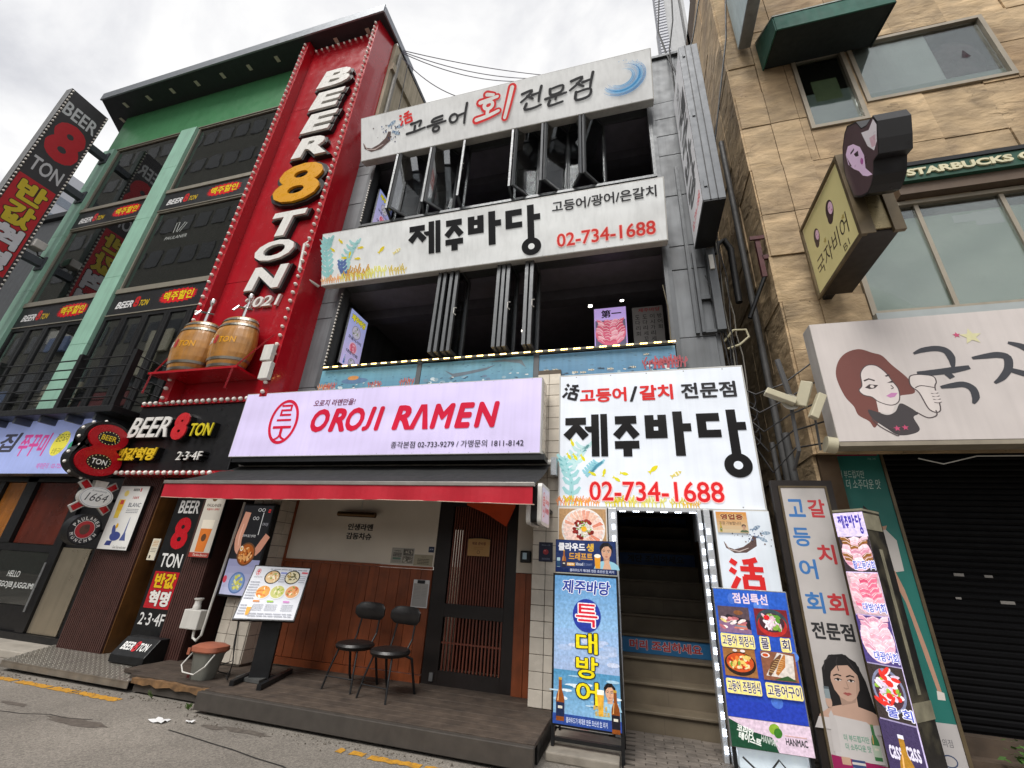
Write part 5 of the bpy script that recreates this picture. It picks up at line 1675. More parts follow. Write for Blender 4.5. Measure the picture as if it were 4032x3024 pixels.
# menu screen on the left tile column
ms = thing('menu_screen', (-5.53, 5.5, 1.0), 'bright digital menu screen showing a noodle bowl on the tile column', 'screen')
part('housing', MB().box(-5.83, -5.21, 5.512, 5.6, 1.0, 2.29), BLK, ms, bevel=.008)
a = front(-5.80, 5.511, 1.03, -5.24, 2.26)
a.rect(0, 0, 100, 100, '#2a2a2d').grad(0, 0, 100, 38, '#b9bbd6', '#8f90b4', 5)
a.line(*a.smooth([(20, 92), (16, 76), (12, 62), (18, 50), (30, 44)], [9, 10, 10, 9, 5]), '#d69c84').line(*a.smooth([(104, 66), (94, 58), (84, 50), (76, 44)], [8, 9, 9, 5]), '#c98f78').line(*a.smooth([(16, 78), (13, 64), (17, 53)], [1, 2, 1]), '#e6b8a2')
bowl(a, 50, 44, 13, '#6b4a34', '#a85a2a', ('#c97a3a', '#8a4420', '#d9a060', '#5f2f18', '#e2b27a'), 3, 24)
a.ell(32, 50, 5, 3, '#e9e2cf', 14).ell(32, 50, 2.6, 1.6, '#e0a02c', 12)
bowl(a, 46, 13, 11.5, '#5f79a8', '#7d96c0', ('#d6d47a', '#c9c65e', '#e3e09a', '#bdb850'), 8, 22)
a.ell(6, 16, 6, 4, '#c94a5a', 12).text('OO', 42, 83, 62, 87, '#d9d9d9').text('OO', 52, 93, 76, 97, '#d9d9d9').rect(72, 66, 74, 92, '#e6e6e6')
a.text('ㄹ', 87, 92, 94, 96, '#d63a3a', off=.03)
a.text('OROJI RAMEN', 62, 77, 112, 81, '#8d8d92', rot=-math.pi / 2 + .0) if False else a.text('OROJI', 78, 76, 96, 80, '#9a9aa0', off=.01)
a.text('진하게 끓인 생라멘', 24, 63, 66, 66, '#e2e2e2')
a.build('screen', PRS, ms)
solo('screen_cable', MB().tube([(-5.5, 5.62, 1.0), (-5.44, 5.6, .8), (-5.36, 5.58, .5), (-5.3, 5.56, .25), (-5.36, 5.4, .21), (-5.2, 5.2, .21), (-4.9, 5.15, .21)], .007, 6), CABLE, 'thin black cable running down the tiles to the deck', 'cable', (-5.4, 5.5, .2))

# lectern-like lit menu stand
st = thing('menu_stand', (-4.42, 5.1, .2), 'lit slanted menu board on a black post standing on the deck', 'menu stand')
O, U, V = Vector((-4.72, 4.77, .85)), Vector((.70 * .883, .70 * .469, 0)), Vector((-.169, .318, .6))
nr = U.cross(V).normalized()
part('panel', MB().ext([O - nr * .001, O + U - nr * .001, O + U + V - nr * .001, O + V - nr * .001], -nr * .04), BLK, st)
part('post', MB().ext([(-4.50, 5.02, .22), (-4.30, 5.12, .22), (-4.345, 5.2, .22), (-4.545, 5.1, .22)], (0, 0, .74)), BLK, st, bevel=.006)
part('base_plate', MB().ext([(-4.66, 5.0, .205), (-4.3, 4.98, .205), (-4.36, 5.3, .205), (-4.72, 5.32, .205)], (0, 0, .035)), mat('base_steel', '#5e5f5e', .5, .4), st)
for x_ in (-4.52, -4.14):
    part('foot', MB().ext([(x_, 4.78, .2), (x_ + .05, 4.79, .2), (x_ - .2, 5.58, .2), (x_ - .25, 5.57, .2)], (0, 0, .055)), BLK, st)
a = Art(O + U * .02 + V * .02, U * .96, V * .96, nr)
a.rect(0, 0, 100, 100, '#d5d7dd').ring(9, 88, 4, 7, .8, '#c84148').text('룻', 6.5, 83, 11.5, 93, '#c84148', off=.03)
a.text('OROJI RAMEN', 4, 76, 19, 79, '#555').lines_of_text(28, 93, 96, 97, 1, '#9a9ca4', 1, .5)
for u_, v_, rc, sc_, bt, sd in ((37, 79, '#23211f', '#d8b88a', ('#c98a4a', '#e6d2a8', '#8aa04a', '#f0e4c8'), 1), (73, 80, '#23211f', '#d9cfae', ('#6f6a48', '#3f3a2c', '#c9b98a', '#a3874a'), 2), (31, 49, '#dcdcdc', '#dca050', ('#d9742a', '#f0c04a', '#f2e6d0'), 3), (56, 50, '#dcdcdc', '#c4c47a', ('#7f9a3a', '#a8b84a', '#e6dfb8'), 4), (82, 51, '#dcdcdc', '#dba06a', ('#c4603a', '#d98a4a', '#7f9a4a', '#f0dcc0'), 5)):
    bowl(a, u_, v_, 14, rc, sc_, bt, sd, 16)
for u_, v_, c_ in ((50, 86, '#8a94d0'), (88, 88, '#d0505c'), (20, 30, '#d58a4a'), (44, 30, '#9ac04a'), (72, 30, '#cf86c4')):
    a.rect(u_, v_, u_ + 11, v_ + 3, c_)
for u_, v_, w_, h_, n_ in ((50, 68, 12, 16, 4), (87, 68, 11, 16, 4), (2, 34, 17, 36, 7), (20, 14, 20, 13, 4), (44, 14, 20, 13, 4), (72, 14, 20, 13, 4), (2, 6, 12, 20, 4), (20, 3, 74, 8, 2)):
    a.lines_of_text(u_, v_, u_ + w_, v_ + h_, n_, '#a3a5ae', int(u_), .35)
a.poly([(16, 6), (21, 6), (22.5, 20), (14.5, 20)], '#dda23c').poly([(14.5, 20), (22.5, 20), (23, 26), (14, 26)], '#f0ece0')
a.build('menu_print', PRL, st)
solo('stand_cable', MB().tube([(-4.66, 4.82, .86), (-4.68, 4.86, .6), (-4.66, 4.9, .4), (-4.72, 4.95, .21), (-4.85, 5.05, .21), (-5.05, 5.3, .21)], .006, 6), CABLE, 'thin black cable hanging from the slanted menu board', 'cable', (-4.66, 4.85, .2))

# roadside bucket with orange lid
bk = thing('lidded_bucket', (-5.12, 4.98, .175), 'grey plastic bucket with orange lid and wire handle on the step', 'bucket')
GP = mat('grey_plastic', '#6f7069', .5, var=.08, dirt=.25)
m = MB()
cx, cy = -5.12, 4.98
pr_ = [(.115, .10, .175), (.15, .13, .42), (.165, .145, .46), (.165, .145, .475)]
seg = 24
vs, fs = [], []
for rx, ry, z_ in pr_:
    for k in range(seg):
        t = 2 * math.pi * k / seg
        e_ = (abs(math.cos(t)) ** 4 + abs(math.sin(t)) ** 4) ** -.25
        vs.append((cx + rx * e_ * math.cos(t), cy + ry * e_ * math.sin(t), z_))
for i in range(3):
    for k in range(seg):
        fs.append((i * seg + k, i * seg + (k + 1) % seg, (i + 1) * seg + (k + 1) % seg, (i + 1) * seg + k))
fs.append(list(range(seg))[::-1])
part('body', m.add(vs, fs), GP, bk, smooth=True)
m = MB()
vs, fs = [], []
for rx, ry, z_ in ((.175, .155, .455), (.185, .165, .47), (.18, .16, .515), (.13, .11, .54), (.02, .02, .545)):
    for k in range(seg):
        t = 2 * math.pi * k / seg
        e_ = (abs(math.cos(t)) ** 4 + abs(math.sin(t)) ** 4) ** -.25
        vs.append((cx + rx * e_ * math.cos(t), cy + ry * e_ * math.sin(t), z_))
for i in range(4):
    for k in range(seg):
        fs.append((i * seg + k, i * seg + (k + 1) % seg, (i + 1) * seg + (k + 1) % seg, (i + 1) * seg + k))
fs.append([4 * seg + k for k in range(seg)])
part('lid', m.add(vs, fs), mat('orange_lid', '#a2614a', .45, var=.1, dirt=.2, dirtc='#7d4332'), bk, smooth=True)
part('lid_tab', MB().box(-5.29, -5.25, 4.815, 4.83, .43, .5), MATS['orange_lid'], bk)
part('handle', MB().tube([(cx - .16, 4.9, .45), (cx - .2, 4.82, .32), (cx - .12, 4.79, .26), (cx + .05, 4.79, .25), (cx + .15, 4.82, .33), (cx + .17, 4.9, .45)], .008, 6), WHT, bk)
part('sticker', MB().box(-5.24, -5.2, 4.862, 4.866, .19, .25), mat('dark_red_sticker', '#4a1d1a', .5), bk)

# chairs
CUSH = mat('black_vinyl', '#1c1a1a', .38, var=.1, scale=12, bump=.0015, bscale=60)
def chair(cx, cy, rot, lbl):
    """Metal café chair with round padded seat and curved padded back, facing the street."""
    t = thing('chair', (cx, cy, .2), lbl, 'chair', 'black padded chairs on the deck')
    c0 = (cx, cy, 0)
    Z = .2
    m = MB().lathe([(.0, Z + .395), (.19, Z + .395), (.22, Z + .41), (.232, Z + .435), (.215, Z + .46), (.14, Z + .475), (0, Z + .478)], (cx, cy, 0), 28)
    part('seat', m.rot(c0, rot), CUSH, t, smooth=True)
    m = MB()
    n = 9
    vs, fs = [], []
    for i in range(n + 1):
        q = -1 + 2 * i / n
        x_, y_ = cx + .22 * q, cy + .235 - .045 * (q * q)
        e_ = (1 - abs(q) ** 4) ** .5
        for (dy, zz) in ((-.02, .70 + .02), (-.026, .79), (-.02, .88 - .02), (.0, .89), (.02, .87), (.02, .71), (.0, .69)):
            zc = .79 + (zz - .79) * (.45 + .55 * e_)
            vs.append((x_, y_ + dy * (.4 + .6 * e_), Z + zc))
    for i in range(n):
        for k in range(7):
            fs.append((i * 7 + k, i * 7 + (k + 1) % 7, (i + 1) * 7 + (k + 1) % 7, (i + 1) * 7 + k))
    fs.append(list(range(7))[::-1])
    fs.append([n * 7 + k for k in range(7)])
    part('backrest', m.add(vs, fs).rot(c0, rot), CUSH, t, smooth=True)
    for s_ in (-1, 1):
        part('leg', MB().tube([(cx + s_ * .13, cy - .12, Z + .41), (cx + s_ * .17, cy - .18, Z + .2), (cx + s_ * .2, cy - .22, Z)], .011, 8).rot(c0, rot), BLK, t)
        part('leg', MB().tube([(cx + s_ * .12, cy + .1, Z + .4), (cx + s_ * .19, cy + .17, Z + .36), (cx + s_ * .2, cy + .25, Z + .1), (cx + s_ * .2, cy + .29, Z)], .015, 8).rot(c0, rot), BLK, t)
        part('back_post', MB().tube([(cx + s_ * .12, cy + .12, Z + .41), (cx + s_ * .14, cy + .2, Z + .55), (cx + s_ * .13, cy + .235, Z + .75)], .011, 8).rot(c0, rot), BLK, t)
    part('stretcher', MB().tube([(cx - .185, cy - .2, Z + .13), (cx + .185, cy - .2, Z + .13)], .007, 6).rot(c0, rot), BLK, t)
chair(-3.36, 5.36, R(-4), 'black padded chair nearer the menu stand')
chair(-2.80, 5.22, R(-10), 'black padded chair nearer the lattice door')

# main noodle shop sign
rs_ = thing('noodle_sign', (-3.6, 5.2, 2.95), 'wide backlit lilac sign with bold red lettering above the awning', 'sign')
part('casing', MB().box(-6.075, -1.095, 5.203, 5.5, 2.945, 4.005), WHT, rs_, bevel=.006)
part('under_tray', MB().box(-6.0, -1.05, 5.22, 5.6, 2.87, 2.942), BLK, rs_)
a = front(-6.07, 5.202, 2.95, -1.10, 4.0)
a.rect(0, 0, 100, 100, '#d3c8ec')
a.seams(4, '#c5badf')
a.ring(17.6, 52.5, 5.4, 34.5, .95, '#c5203c', 44)
a.text('르', 14.9, 53, 20.3, 79, '#c5203c', off=.012).text('ㅅ', 14.8, 23, 20.4, 37, '#c5203c', off=.012).rect(14.2, 41.5, 21.0, 45.5, '#c5203c').rect(17.1, 34, 18.1, 42, '#c5203c')
a.text('오로지 라멘만을!', 27.4, 74, 42.3, 84, '#6d2444', off=.01, shear=.12)
for ch, u0, u1 in (('O', 28.0, 34.4), ('R', 34.8, 40.5), ('O', 40.4, 46.6), ('J', 46.4, 50.2), ('I', 50.4, 53.0), ('R', 56.2, 62.2), ('M', 68.2, 75.4), ('E', 75.6, 81.2), ('N', 81.4, 88.4)):
    a.text(ch, u0, 34, u1, 69.5, '#c5203c', off=.045, shear=.2)
a.poly([(61.6, 34), (63.3, 34), (65.4, 60), (66.0, 34), (67.7, 34), (66.6, 69.5), (64.7, 69.5)], '#c5203c')
a.text('종각본점 02-733-9279 / 가맹문의 1811-8142', 57, 8.6, 95.6, 17.8, '#2a2430', off=.006)
a.build('face', PRL, rs_)
m = MB()
for i in range(6):
    m.box(-1.0949, -1.088, 5.3, 5.48, 3.0 + i * .165, 3.0 + i * .165 + .155)
part('side_tiles', m, TILE, rs_)

# awning
FAB = mat('charcoal_awning', '#1f2021', .85, var=.1, scale=4, bump=.002, bscale=8, dirt=.12, dirtc='#45403a')
VAL = mat('red_valance', '#b8142a', .7, var=.06, scale=5, bump=.002, bscale=10)
aw = thing('awning', (-3.6, 5.0, 2.2), 'charcoal fabric awning with red valance over the noodle shop', 'awning')
m = MB()
nx, ny = 28, 8
gr = []
for j in range(ny + 1):
    v = j / ny
    row = []
    for i in range(nx + 1):
        u = i / nx
        sag = -.035 * math.sin(math.pi * v) + .006 * math.sin(u * 43) * math.sin(math.pi * v)
        row.append((-6.2 + u * 5.18, 5.52 - v * 1.0, 2.88 - v * .445 + sag))
    gr.append(row)
for j in range(ny):
    for i in range(nx):
        m.quad(gr[j][i], gr[j][i + 1], gr[j + 1][i + 1], gr[j + 1][i])
part('fabric', m, FAB, aw, smooth=True)
part('front_bar', MB().box(-6.22, -1.0, 4.485, 4.53, 2.405, 2.45), mat('bar_light', '#8e8a84', .4, .4), aw, bevel=.006)
m = MB()
n = 60
for i in range(n):
    u0, u1 = i / n, (i + 1) / n
    f = lambda u, v: (-6.2 + u * 5.18 + .0, 4.498 + .014 * math.sin(u * 47) * v + .01 * v, 2.403 - v * (.175 + .012 * math.sin(u * 7)))
    for v0, v1 in ((0, .5), (.5, 1)):
        m.quad(f(u0, v0), f(u1, v0), f(u1, v1), f(u0, v1))
part('valance', m, VAL, aw, smooth=True)
part('valance_hem', MB().tube([(-6.2 + i * .26, 4.508 + .014 * math.sin(i / 20 * 47), 2.227 - .012 * math.sin(i / 20 * 7)) for i in range(21)], .005, 5), mat('hem_pale', '#b8a090', .7), aw)
for x_ in (-5.6, -1.15):
    part('arm', MB().box(x_ - .03, x_ + .03, 4.55, 5.55, 2.36, 2.40), ALU, aw)
part('roller', MB().tube([(-6.2, 5.5, 2.89), (-1.0, 5.5, 2.89)], .045, 10), WHT, aw)
part('end_bracket', MB().box(-1.0, -.93, 5.42, 5.56, 2.72, 2.95), ALU, aw)

# small projecting noodle sign at the awning end
sm = thing('small_projecting_sign', (-.98, 4.75, 2.05), 'small rounded white projecting sign with red lettering at the awning end', 'sign')
def rrect(y0, y1, z0, z1, r_, X):
    pts = []
    for cy_, cz_, a0 in ((y1 - r_, z1 - r_, 0), (y0 + r_, z1 - r_, 90), (y0 + r_, z0 + r_, 180), (y1 - r_, z0 + r_, 270)):
        for k in range(6):
            t = R(a0 + 18 * k)
            pts.append((X, cy_ + r_ * math.cos(t), cz_ + r_ * math.sin(t)))
    return pts
part('shell', MB().ext(rrect(4.66, 5.14, 2.04, 2.48, .05, -1.0), (.045, 0, 0)), WHT, sm)
part('core', MB().ext(rrect(4.68, 5.12, 2.06, 2.46, .04, -1.075), (.074, 0, 0)), BLK, sm)
part('shell', MB().ext(rrect(4.66, 5.14, 2.04, 2.48, .05, -1.12), (.044, 0, 0)), WHT, sm)
a = Art((-.954, 4.68, 2.06), (0, .44, 0), (0, 0, .40), (1, 0, 0))
a.rect(4, 4, 96, 96, '#cfc6dc').ring(26, 50, 15, 34, 3, '#c5203c').text('룻', 17, 28, 35, 72, '#c5203c', off=.02)
a.text('OROJI', 46, 52, 94, 68, '#c5203c', off=.04, shear=.2).text('RΛMEN', 44, 30, 94, 46, '#c5203c', off=.04, shear=.2)
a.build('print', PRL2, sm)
part('bracket', MB().box(-1.06, -1.0, 5.14, 5.6, 2.25, 2.29), BLK, sm)

# ------------------------------------------------------------------ stair entrance
STP = mat('stair_stone', '#6d6251', 0.7, var=.14, scale=5, dirt=.3, dirtc='#544838', bump=.001)
sr = thing('stairs', (.25, 6.1, 0), 'narrow beige stone stairs climbing into the dark beneath the lit sign', 'stairs')
for i in range(16):
    part('step', MB().box(-.27, .92, 6.05 + .25 * i, 6.30 + .25 * i + .02, max(0, .22 * i - .2), .22 * (i + 1) - .032), STP, sr)
    part('nosing', MB().box(-.27, .92, 6.02 + .25 * i, 6.315 + .25 * i, .22 * (i + 1) - .03, .22 * (i + 1)), STP, sr, bevel=.008)
    if i < 6:
        part('joint', MB().box(.2 + .07 * (i % 3), .204 + .07 * (i % 3), 6.0485 + .25 * i, 6.052 + .25 * i, .22 * i + .01, .22 * (i + 1) - .035), GROUT, sr)
part('stair_wall', MB().box(-.38, -.275, 5.72, 10.4, 0, 3.4).box(.925, 1.03, 5.72, 10.4, 0, 3.4), mat('stair_wall_dark', '#6a5f50', .8, var=.2), sr)
part('stair_ceiling', MB().ext([(-.27, 5.9, 2.6), (-.27, 6.6, 2.9), (-.27, 10, 5.9), (-.27, 10, 6.0), (-.27, 5.9, 2.75)], (1.19, 0, 0)), ROOM, sr)
for i, lbl, tx, br in ((3, 'blue warning strip with red lettering on the fourth stair riser', '머리 조심하세요', '#2f74a8'), (8, 'dim blue warning strip with dark lettering on an upper stair riser', '계단 조심하세요', '#1f4c86'), (11, 'highest blue warning strip, just below the lit sign', '머리 조심하세요', '#1f4c86')):
    t = thing('warning_strip', (.3, 6.04 + .25 * i, .22 * i), lbl, 'sign')
    part('strip', MB().box(-.265, .915, 6.044 + .25 * i, 6.048 + .25 * i, .22 * i + .004, .22 * (i + 1) - .034), mat('strip_blue_%d' % i, br, .5), t)
    a = front(-.265, 6.043 + .25 * i, .22 * i + .004, .915, .22 * (i + 1) - .034)
    a.text(tx, 10, 22, 86, 84, '#b8323a' if i == 3 else '#1b2a44', off=.03, oc='#d9c8c8' if i == 3 else '#3a5a80', ow=.035)
    a.build('print', PR, t)
hr = thing('handrail', (.88, 6.2, .6), 'worn brown handrail beside the beige stairs', 'handrail')
part('rail', MB().tube([(.88, 6.0, .95), (.88, 6.1, 1.15), (.88, 8.5, 3.2)], .035, 10), mat('brown_rail', '#6a4c30', .5), hr)
part('switch_plate', MB().box(.895, .922, 5.95, 6.03, 1.15, 1.5), BLK, hr)

# chrome door frame with LED modules round the entrance
PCH = mat('pale_chrome', '#c6c9cc', .28, .35, var=.06)
ef = thing('entrance_led_frame', (.27, 5.5, 0), 'chrome entrance frame studded with white LED modules', 'door frame')
part('post', MB().box(-.30, -.20, 5.47, 5.62, .09, 2.33), PCH, ef, bevel=.004)
part('post', MB().box(.70, .745, 5.47, 5.6, .01, 2.33).box(.765, .83, 5.44, 5.6, .01, 2.33), PCH, ef, bevel=.004)
part('lintel', MB().box(-.195, .695, 5.47, 5.6, 2.30, 2.334), PCH, ef)
CL_ = mat('white_led', '#e8f0ff', .4, var=0, emis=4)
m1 = MB()
m2 = MB()
for k in (-1, 0, 1):
    m1.box(-.005, .005, -.008, 0, k * .022 - .005, k * .022 + .005).box(.016, .024, -.008, 0, k * .022 - .003, k * .022 + .006)
    m2.box(k * .026 - .007, k * .026 + .007, -.006, .006, -.008, 0).box(k * .026 - .003, k * .026 + .01, -.02, -.012, -.008, 0)
l1, l2 = sharedmesh('led_module', m1, CL_), sharedmesh('led_module', m2, CL_)
copies('led_module', l1, None, ef, [(.72, 5.469, .12 + i * .135) for i in range(16)] + [(.79, 5.439, .1 + i * .128) for i in range(4)] + [(.785, 5.439, 1.45 + i * .16) for i in range(5)] + [(-.25, 5.469, 1.98 + i * .13) for i in range(3)])
copies('led_module', l2, None, ef, [(-.13 + i * .157, 5.49, 2.299) for i in range(6)])
# ------------------------------------------------------------------ vertical projecting sign of the fish restaurant
vp = thing('vertical_projecting_sign', (1.2, 5.1, 6.15), 'tall narrow white projecting sign with grey metal edge, between the two buildings', 'sign')
EDG = mat('sign_edge_grey', '#63666a', .45, .4, var=.08, streak=.12)
part('casing', MB().box(1.1, 1.38, 4.66, 5.6, 6.17, 9.48), EDG, vp, bevel=.004)
part('underside', MB().box(1.105, 1.375, 4.665, 5.595, 6.15, 6.168), BLK, vp)
m = MB()
for x_ in (1.19, 1.28):
    m.box(x_, x_ + .012, 4.652, 4.659, 6.17, 9.48)
part('edge_seam', m, BLK, vp)
for z_ in (6.4, 7.8, 9.2):
    part('hinge', MB().box(1.14, 1.18, 4.645, 4.651, z_, z_ + .12), EDG, vp)
a = Art((1.098, 5.59, 6.18), (0, -.92, 0), (0, 0, 3.29), (-1, 0, 0))
a.rect(0, 0, 100, 100, '#d9d9dc')
a.k += 1
for i, ch in enumerate('제주바당'):
    z0 = 62 - i * 15.5
    a.text(ch, 10, z0, 90, z0 + 14.5, '#222226', off=.05)
    a.k -= 1
a.k += 1
a.text('活', 30, 84, 62, 92, '#4a4a4e', off=.02)
a.ell(50, 79.5, 22, 1.2, '#6c6c70', 16)
a.text('02-734-1688', 12, 5.5, 90, 9.5, '#cf3b46', off=.01)
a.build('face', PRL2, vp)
part('bracket', MB().box(1.2, 1.26, 5.6, 5.72, 6.6, 6.68).box(1.2, 1.26, 5.6, 5.72, 9.0, 9.08), BLK, vp)

# ------------------------------------------------------------------ stone building (right)
def stone_mat():
    m = mat('split_sandstone', '#b49c7a', 0.82, rnd=.13, var=.2, scale=1.7, bump=.0, dirt=.5, dirtc='#6a4f36')
    t = m.node_tree
    b = t.nodes['Principled BSDF']
    geo = t.nodes.new('ShaderNodeNewGeometry')
    mp = t.nodes.new('ShaderNodeMapping')
    mp.inputs['Scale'].default_value = (.9, .9, 1.9)
    mp.inputs['Rotation'].default_value = (.1, .25, .1)
    t.links.new(geo.outputs['Position'], mp.inputs['Vector'])
    def nz(sc_, det, dist, vec):
        n_ = t.nodes.new('ShaderNodeTexNoise')
        n_.inputs['Scale'].default_value = sc_
        n_.inputs['Detail'].default_value = det
        n_.inputs['Distortion'].default_value = dist
        t.links.new(vec, n_.inputs['Vector'])
        return n_.outputs['Fac']
    def mth(op, a_, b_=None):
        q = t.nodes.new('ShaderNodeMath')
        q.operation = op
        for k_, v_ in enumerate((a_, b_)):
            if v_ is None:
                continue
            if isinstance(v_, (int, float)):
                q.inputs[k_].default_value = v_
            else:
                t.links.new(v_, q.inputs[k_])
        return q.outputs[0]
    def mrg(x_, a0, a1, b0, b1):
        q = t.nodes.new('ShaderNodeMapRange')
        for k_, v_ in enumerate((a0, a1, b0, b1)):
            q.inputs[k_ + 1].default_value = v_
        t.links.new(x_, q.inputs[0])
        return q.outputs[0]
    # split faces: flaky ledges whose edges follow wavy bedding lines
    bed = nz(1.3, 6, 1.1, mp.outputs[0])
    steps = mth('FRACT', mth('MULTIPLY', bed, 5.0))
    mask = mrg(nz(.9, 3, 0, geo.outputs['Position']), .50, .62, 0, 1)
    edge = mth('MULTIPLY', mrg(steps, .0, .06, 1, 0), mask)
    fine = nz(24, 8, 0, geo.outputs['Position'])
    hgt = mth('ADD', mth('MULTIPLY', mth('MULTIPLY', steps, mask), .55), mth('ADD', mth('MULTIPLY', fine, .22), nz(4, 5, .4, mp.outputs[0])))
    bu = t.nodes.new('ShaderNodeBump')
    bu.inputs['Distance'].default_value = .03
    bu.inputs['Strength'].default_value = .9
    t.links.new(hgt, bu.inputs['Height'])
    t.links.new(bu.outputs[0], b.inputs['Normal'])
    old = b.inputs['Base Color'].links[0].from_socket
    v = t.nodes.new('ShaderNodeVectorMath')
    v.operation = 'SCALE'
    t.links.new(old, v.inputs[0])
    tone = mth('MULTIPLY', mrg(edge, 0, 1, 1, .28), mrg(nz(2.6, 7, .8, mp.outputs[0]), .3, .7, .66, 1.24))
    t.links.new(tone, v.inputs['Scale'])
    t.links.new(v.outputs[0], b.inputs['Base Color'])
    return m
STONE = stone_mat()
JOINT = mat('stone_joint', '#4d3c2a', .9, var=.1)
sg = thing('stone_building', (4.5, 5.6, 0), 'tan split-stone building with sliding windows and a green canopy', 'building')
WIN = [(3.03, 3.82, 8.2, 9.95), (3.86, 5.72, 8.56, 10.03), (3.03, 9.0, 4.75, 6.5)]
zr = [3.0, 4.35, 5.1, 5.864, 6.616, 7.557, 8.507, 9.301, 10.07, 10.95, 11.9, 12.9, 14, 15.2]
xr = [2.08, 2.51, 2.92, 3.82, 4.56, 5.3, 6.05, 6.9, 7.8, 9.0]
def cut(r_, ws):
    out_ = [r_]
    for (a0, a1, b0, b1) in ws:
        nx_ = []
        for (x0, x1, z0, z1) in out_:
            if x1 <= a0 or x0 >= a1 or z1 <= b0 or z0 >= b1:
                nx_.append((x0, x1, z0, z1))
                continue
            if x0 < a0:
                nx_.append((x0, a0, z0, z1))
            if x1 > a1:
                nx_.append((a1, x1, z0, z1))
            c0, c1 = max(x0, a0), min(x1, a1)
            if z0 < b0:
                nx_.append((c0, c1, z0, b0))
            if z1 > b1:
                nx_.append((c0, c1, b1, z1))
        out_ = nx_
    return out_
wz = part('wall', MB().box(2.1, 9.0, 7.6, 7.8, 0, 15.2).box(2.1, 2.3, 5.66, 13, 0, 15.2).box(2.3, 9.0, 5.66, 7.6, 6.9, 8.15).box(2.3, 9.0, 5.66, 7.6, 10.1, 15.2).box(2.3, 9.0, 5.66, 7.6, 3.4, 4.7).box(2.3, 3.0, 5.66, 5.7, 4.7, 10.1), JOINT, sg)
rg = random.Random(21)
for z0, z1 in zip(zr, zr[1:]):
    for i, (x0, x1) in enumerate(zip(xr, xr[1:])):
        if x0 > 6.8 and z0 > 9:
            continue
        d = rg.uniform(-.022, .016)
        for (p0, p1, q0, q1) in cut((x0, x1, z0, z1), WIN):
            if p1 - p0 > .03 and q1 - q0 > .03:
                part('stone_panel', MB().box(p0 + .004, p1 - .004, 5.6 + d, 5.655, q0 + .004, q1 - .004), STONE, sg)
yr = [5.61, 6.35, 7.1, 7.9, 8.8, 9.8, 11, 13]
for z0, z1 in zip(zr[:-2], zr[1:-1]):
    for y0, y1 in zip(yr, yr[1:]):
        d = rg.uniform(-.01, .01)
        part('stone_panel', MB().box(2.055 + d, 2.097, y0 + .004, y1 - .004, z0 + .004, z1 - .004), STONE, sg)
part('side_base', MB().box(2.06, 2.098, 5.7, 13, 0, 3.0), STONE, sg)
WF = mat('beige_sash', '#9d9484', .45, .25, var=.08, streak=.1)
GLP = glassmat('pale_glass', (.86, .9, .88), .03)
def slide(x0, x1, z0, z1, mull, inside):
    f = part('window', MB().frame(x0 + .002, x1 - .002, z0 + .002, z1 - .002, 5.57, 5.68, .06), WF, sg)
    xs = [x0 + .065] + [v for m_ in mull for v in (m_ - .025, m_ + .025)] + [x1 - .065]
    for m_ in mull:
        part('mullion', MB().box(m_ - .024, m_ + .024, 5.6, 5.66, z0 + .065, z1 - .065), WF, f)
    for k in range(0, len(xs), 2):
        part('pane', MB().box(xs[k], xs[k + 1], 5.625, 5.632, z0 + .065, z1 - .065), GLP, f)
    return f
slide(*WIN[0], [], None)
slide(*WIN[1], [], None)
slide(*WIN[2], [3.93, 4.85, 5.9, 7.0], None)
FROST = mat('frosted_backing', '#b9c6b4', .6, var=.18, scale=1.5)
part('frosted_film', MB().box(3.1, 8.9, 5.637, 5.640, 4.82, 6.25), FROST, sg)
part('frosted_film', MB().box(3.1, 3.76, 5.637, 5.640, 8.27, 9.05), mat('frost_dull', '#98a3a0', .6, var=.15), sg)
part('frosted_film', MB().box(3.92, 5.65, 5.634, 5.636, 8.625, 8.8), mat('frost_light', '#a6b3ae', .6, var=.1), sg)
part('window_paper', MB().box(3.25, 3.62, 5.634, 5.636, 8.85, 9.35), mat('greenish_paper', '#8c9a72', .7), sg)
m = MB()
n = 14
for i in range(n):
    f = lambda u: (3.93 + u * 1.05, 5.66 + .02 * math.sin(u * 23) * (1 - u))
    (xa, ya), (xb, yb) = f(i / n), f((i + 1) / n)
    m.quad((xa, ya, 8.72), (xb, yb, 8.72), (xb, yb, 9.95), (xa, ya, 9.95))
part('white_curtain', m, mat('white_curtain', '#e6e8ea', .9, var=.05), sg, smooth=True)
m = MB().lathe([(.1, 0), (.36, .1), (.44, .35), (.42, .65), (.3, .95), (.12, 1.1)], (5.32, 6.06, 8.85), 16)
part('dried_bouquet', m, mat('dull_purple', '#4a3038', .9, var=.5, scale=7, bump=.03, bscale=12), sg, smooth=True)
part('room_wall', MB().box(2.3, 9, 7.0, 7.05, 8.2, 10.1).box(2.3, 9, 7.0, 7.05, 4.7, 6.9), mat('room_grey_green', '#4d524a', .9, var=.3), sg)
part('recess_ceiling', MB().box(2.3, 9.0, 5.7, 6.3, 3.3, 3.39), ROOM, sg)
part('window_paper', MB().box(4.28, 4.5, 5.6335, 5.636, 6.08, 6.2), PAPER, sg)
part('window_paper', MB().box(4.5, 4.78, 5.6335, 5.636, 6.0, 6.22), PAPER, sg)
part('white_sill', MB().box(3.03, 9.0, 5.50, 5.595, 4.50, 4.74), mat('sill_pale', '#9fa6a6', .5, var=.06), sg)
m = MB()
for i in range(46):
    m.box(2.32, 9.0, 6.2 + .006 * (i % 2), 6.23, .36 + i * .065, .36 + i * .065 + .058)
SHUT = mat('black_shutter', '#08080a', .6, .0, var=.2, scale=4, spec=.12)
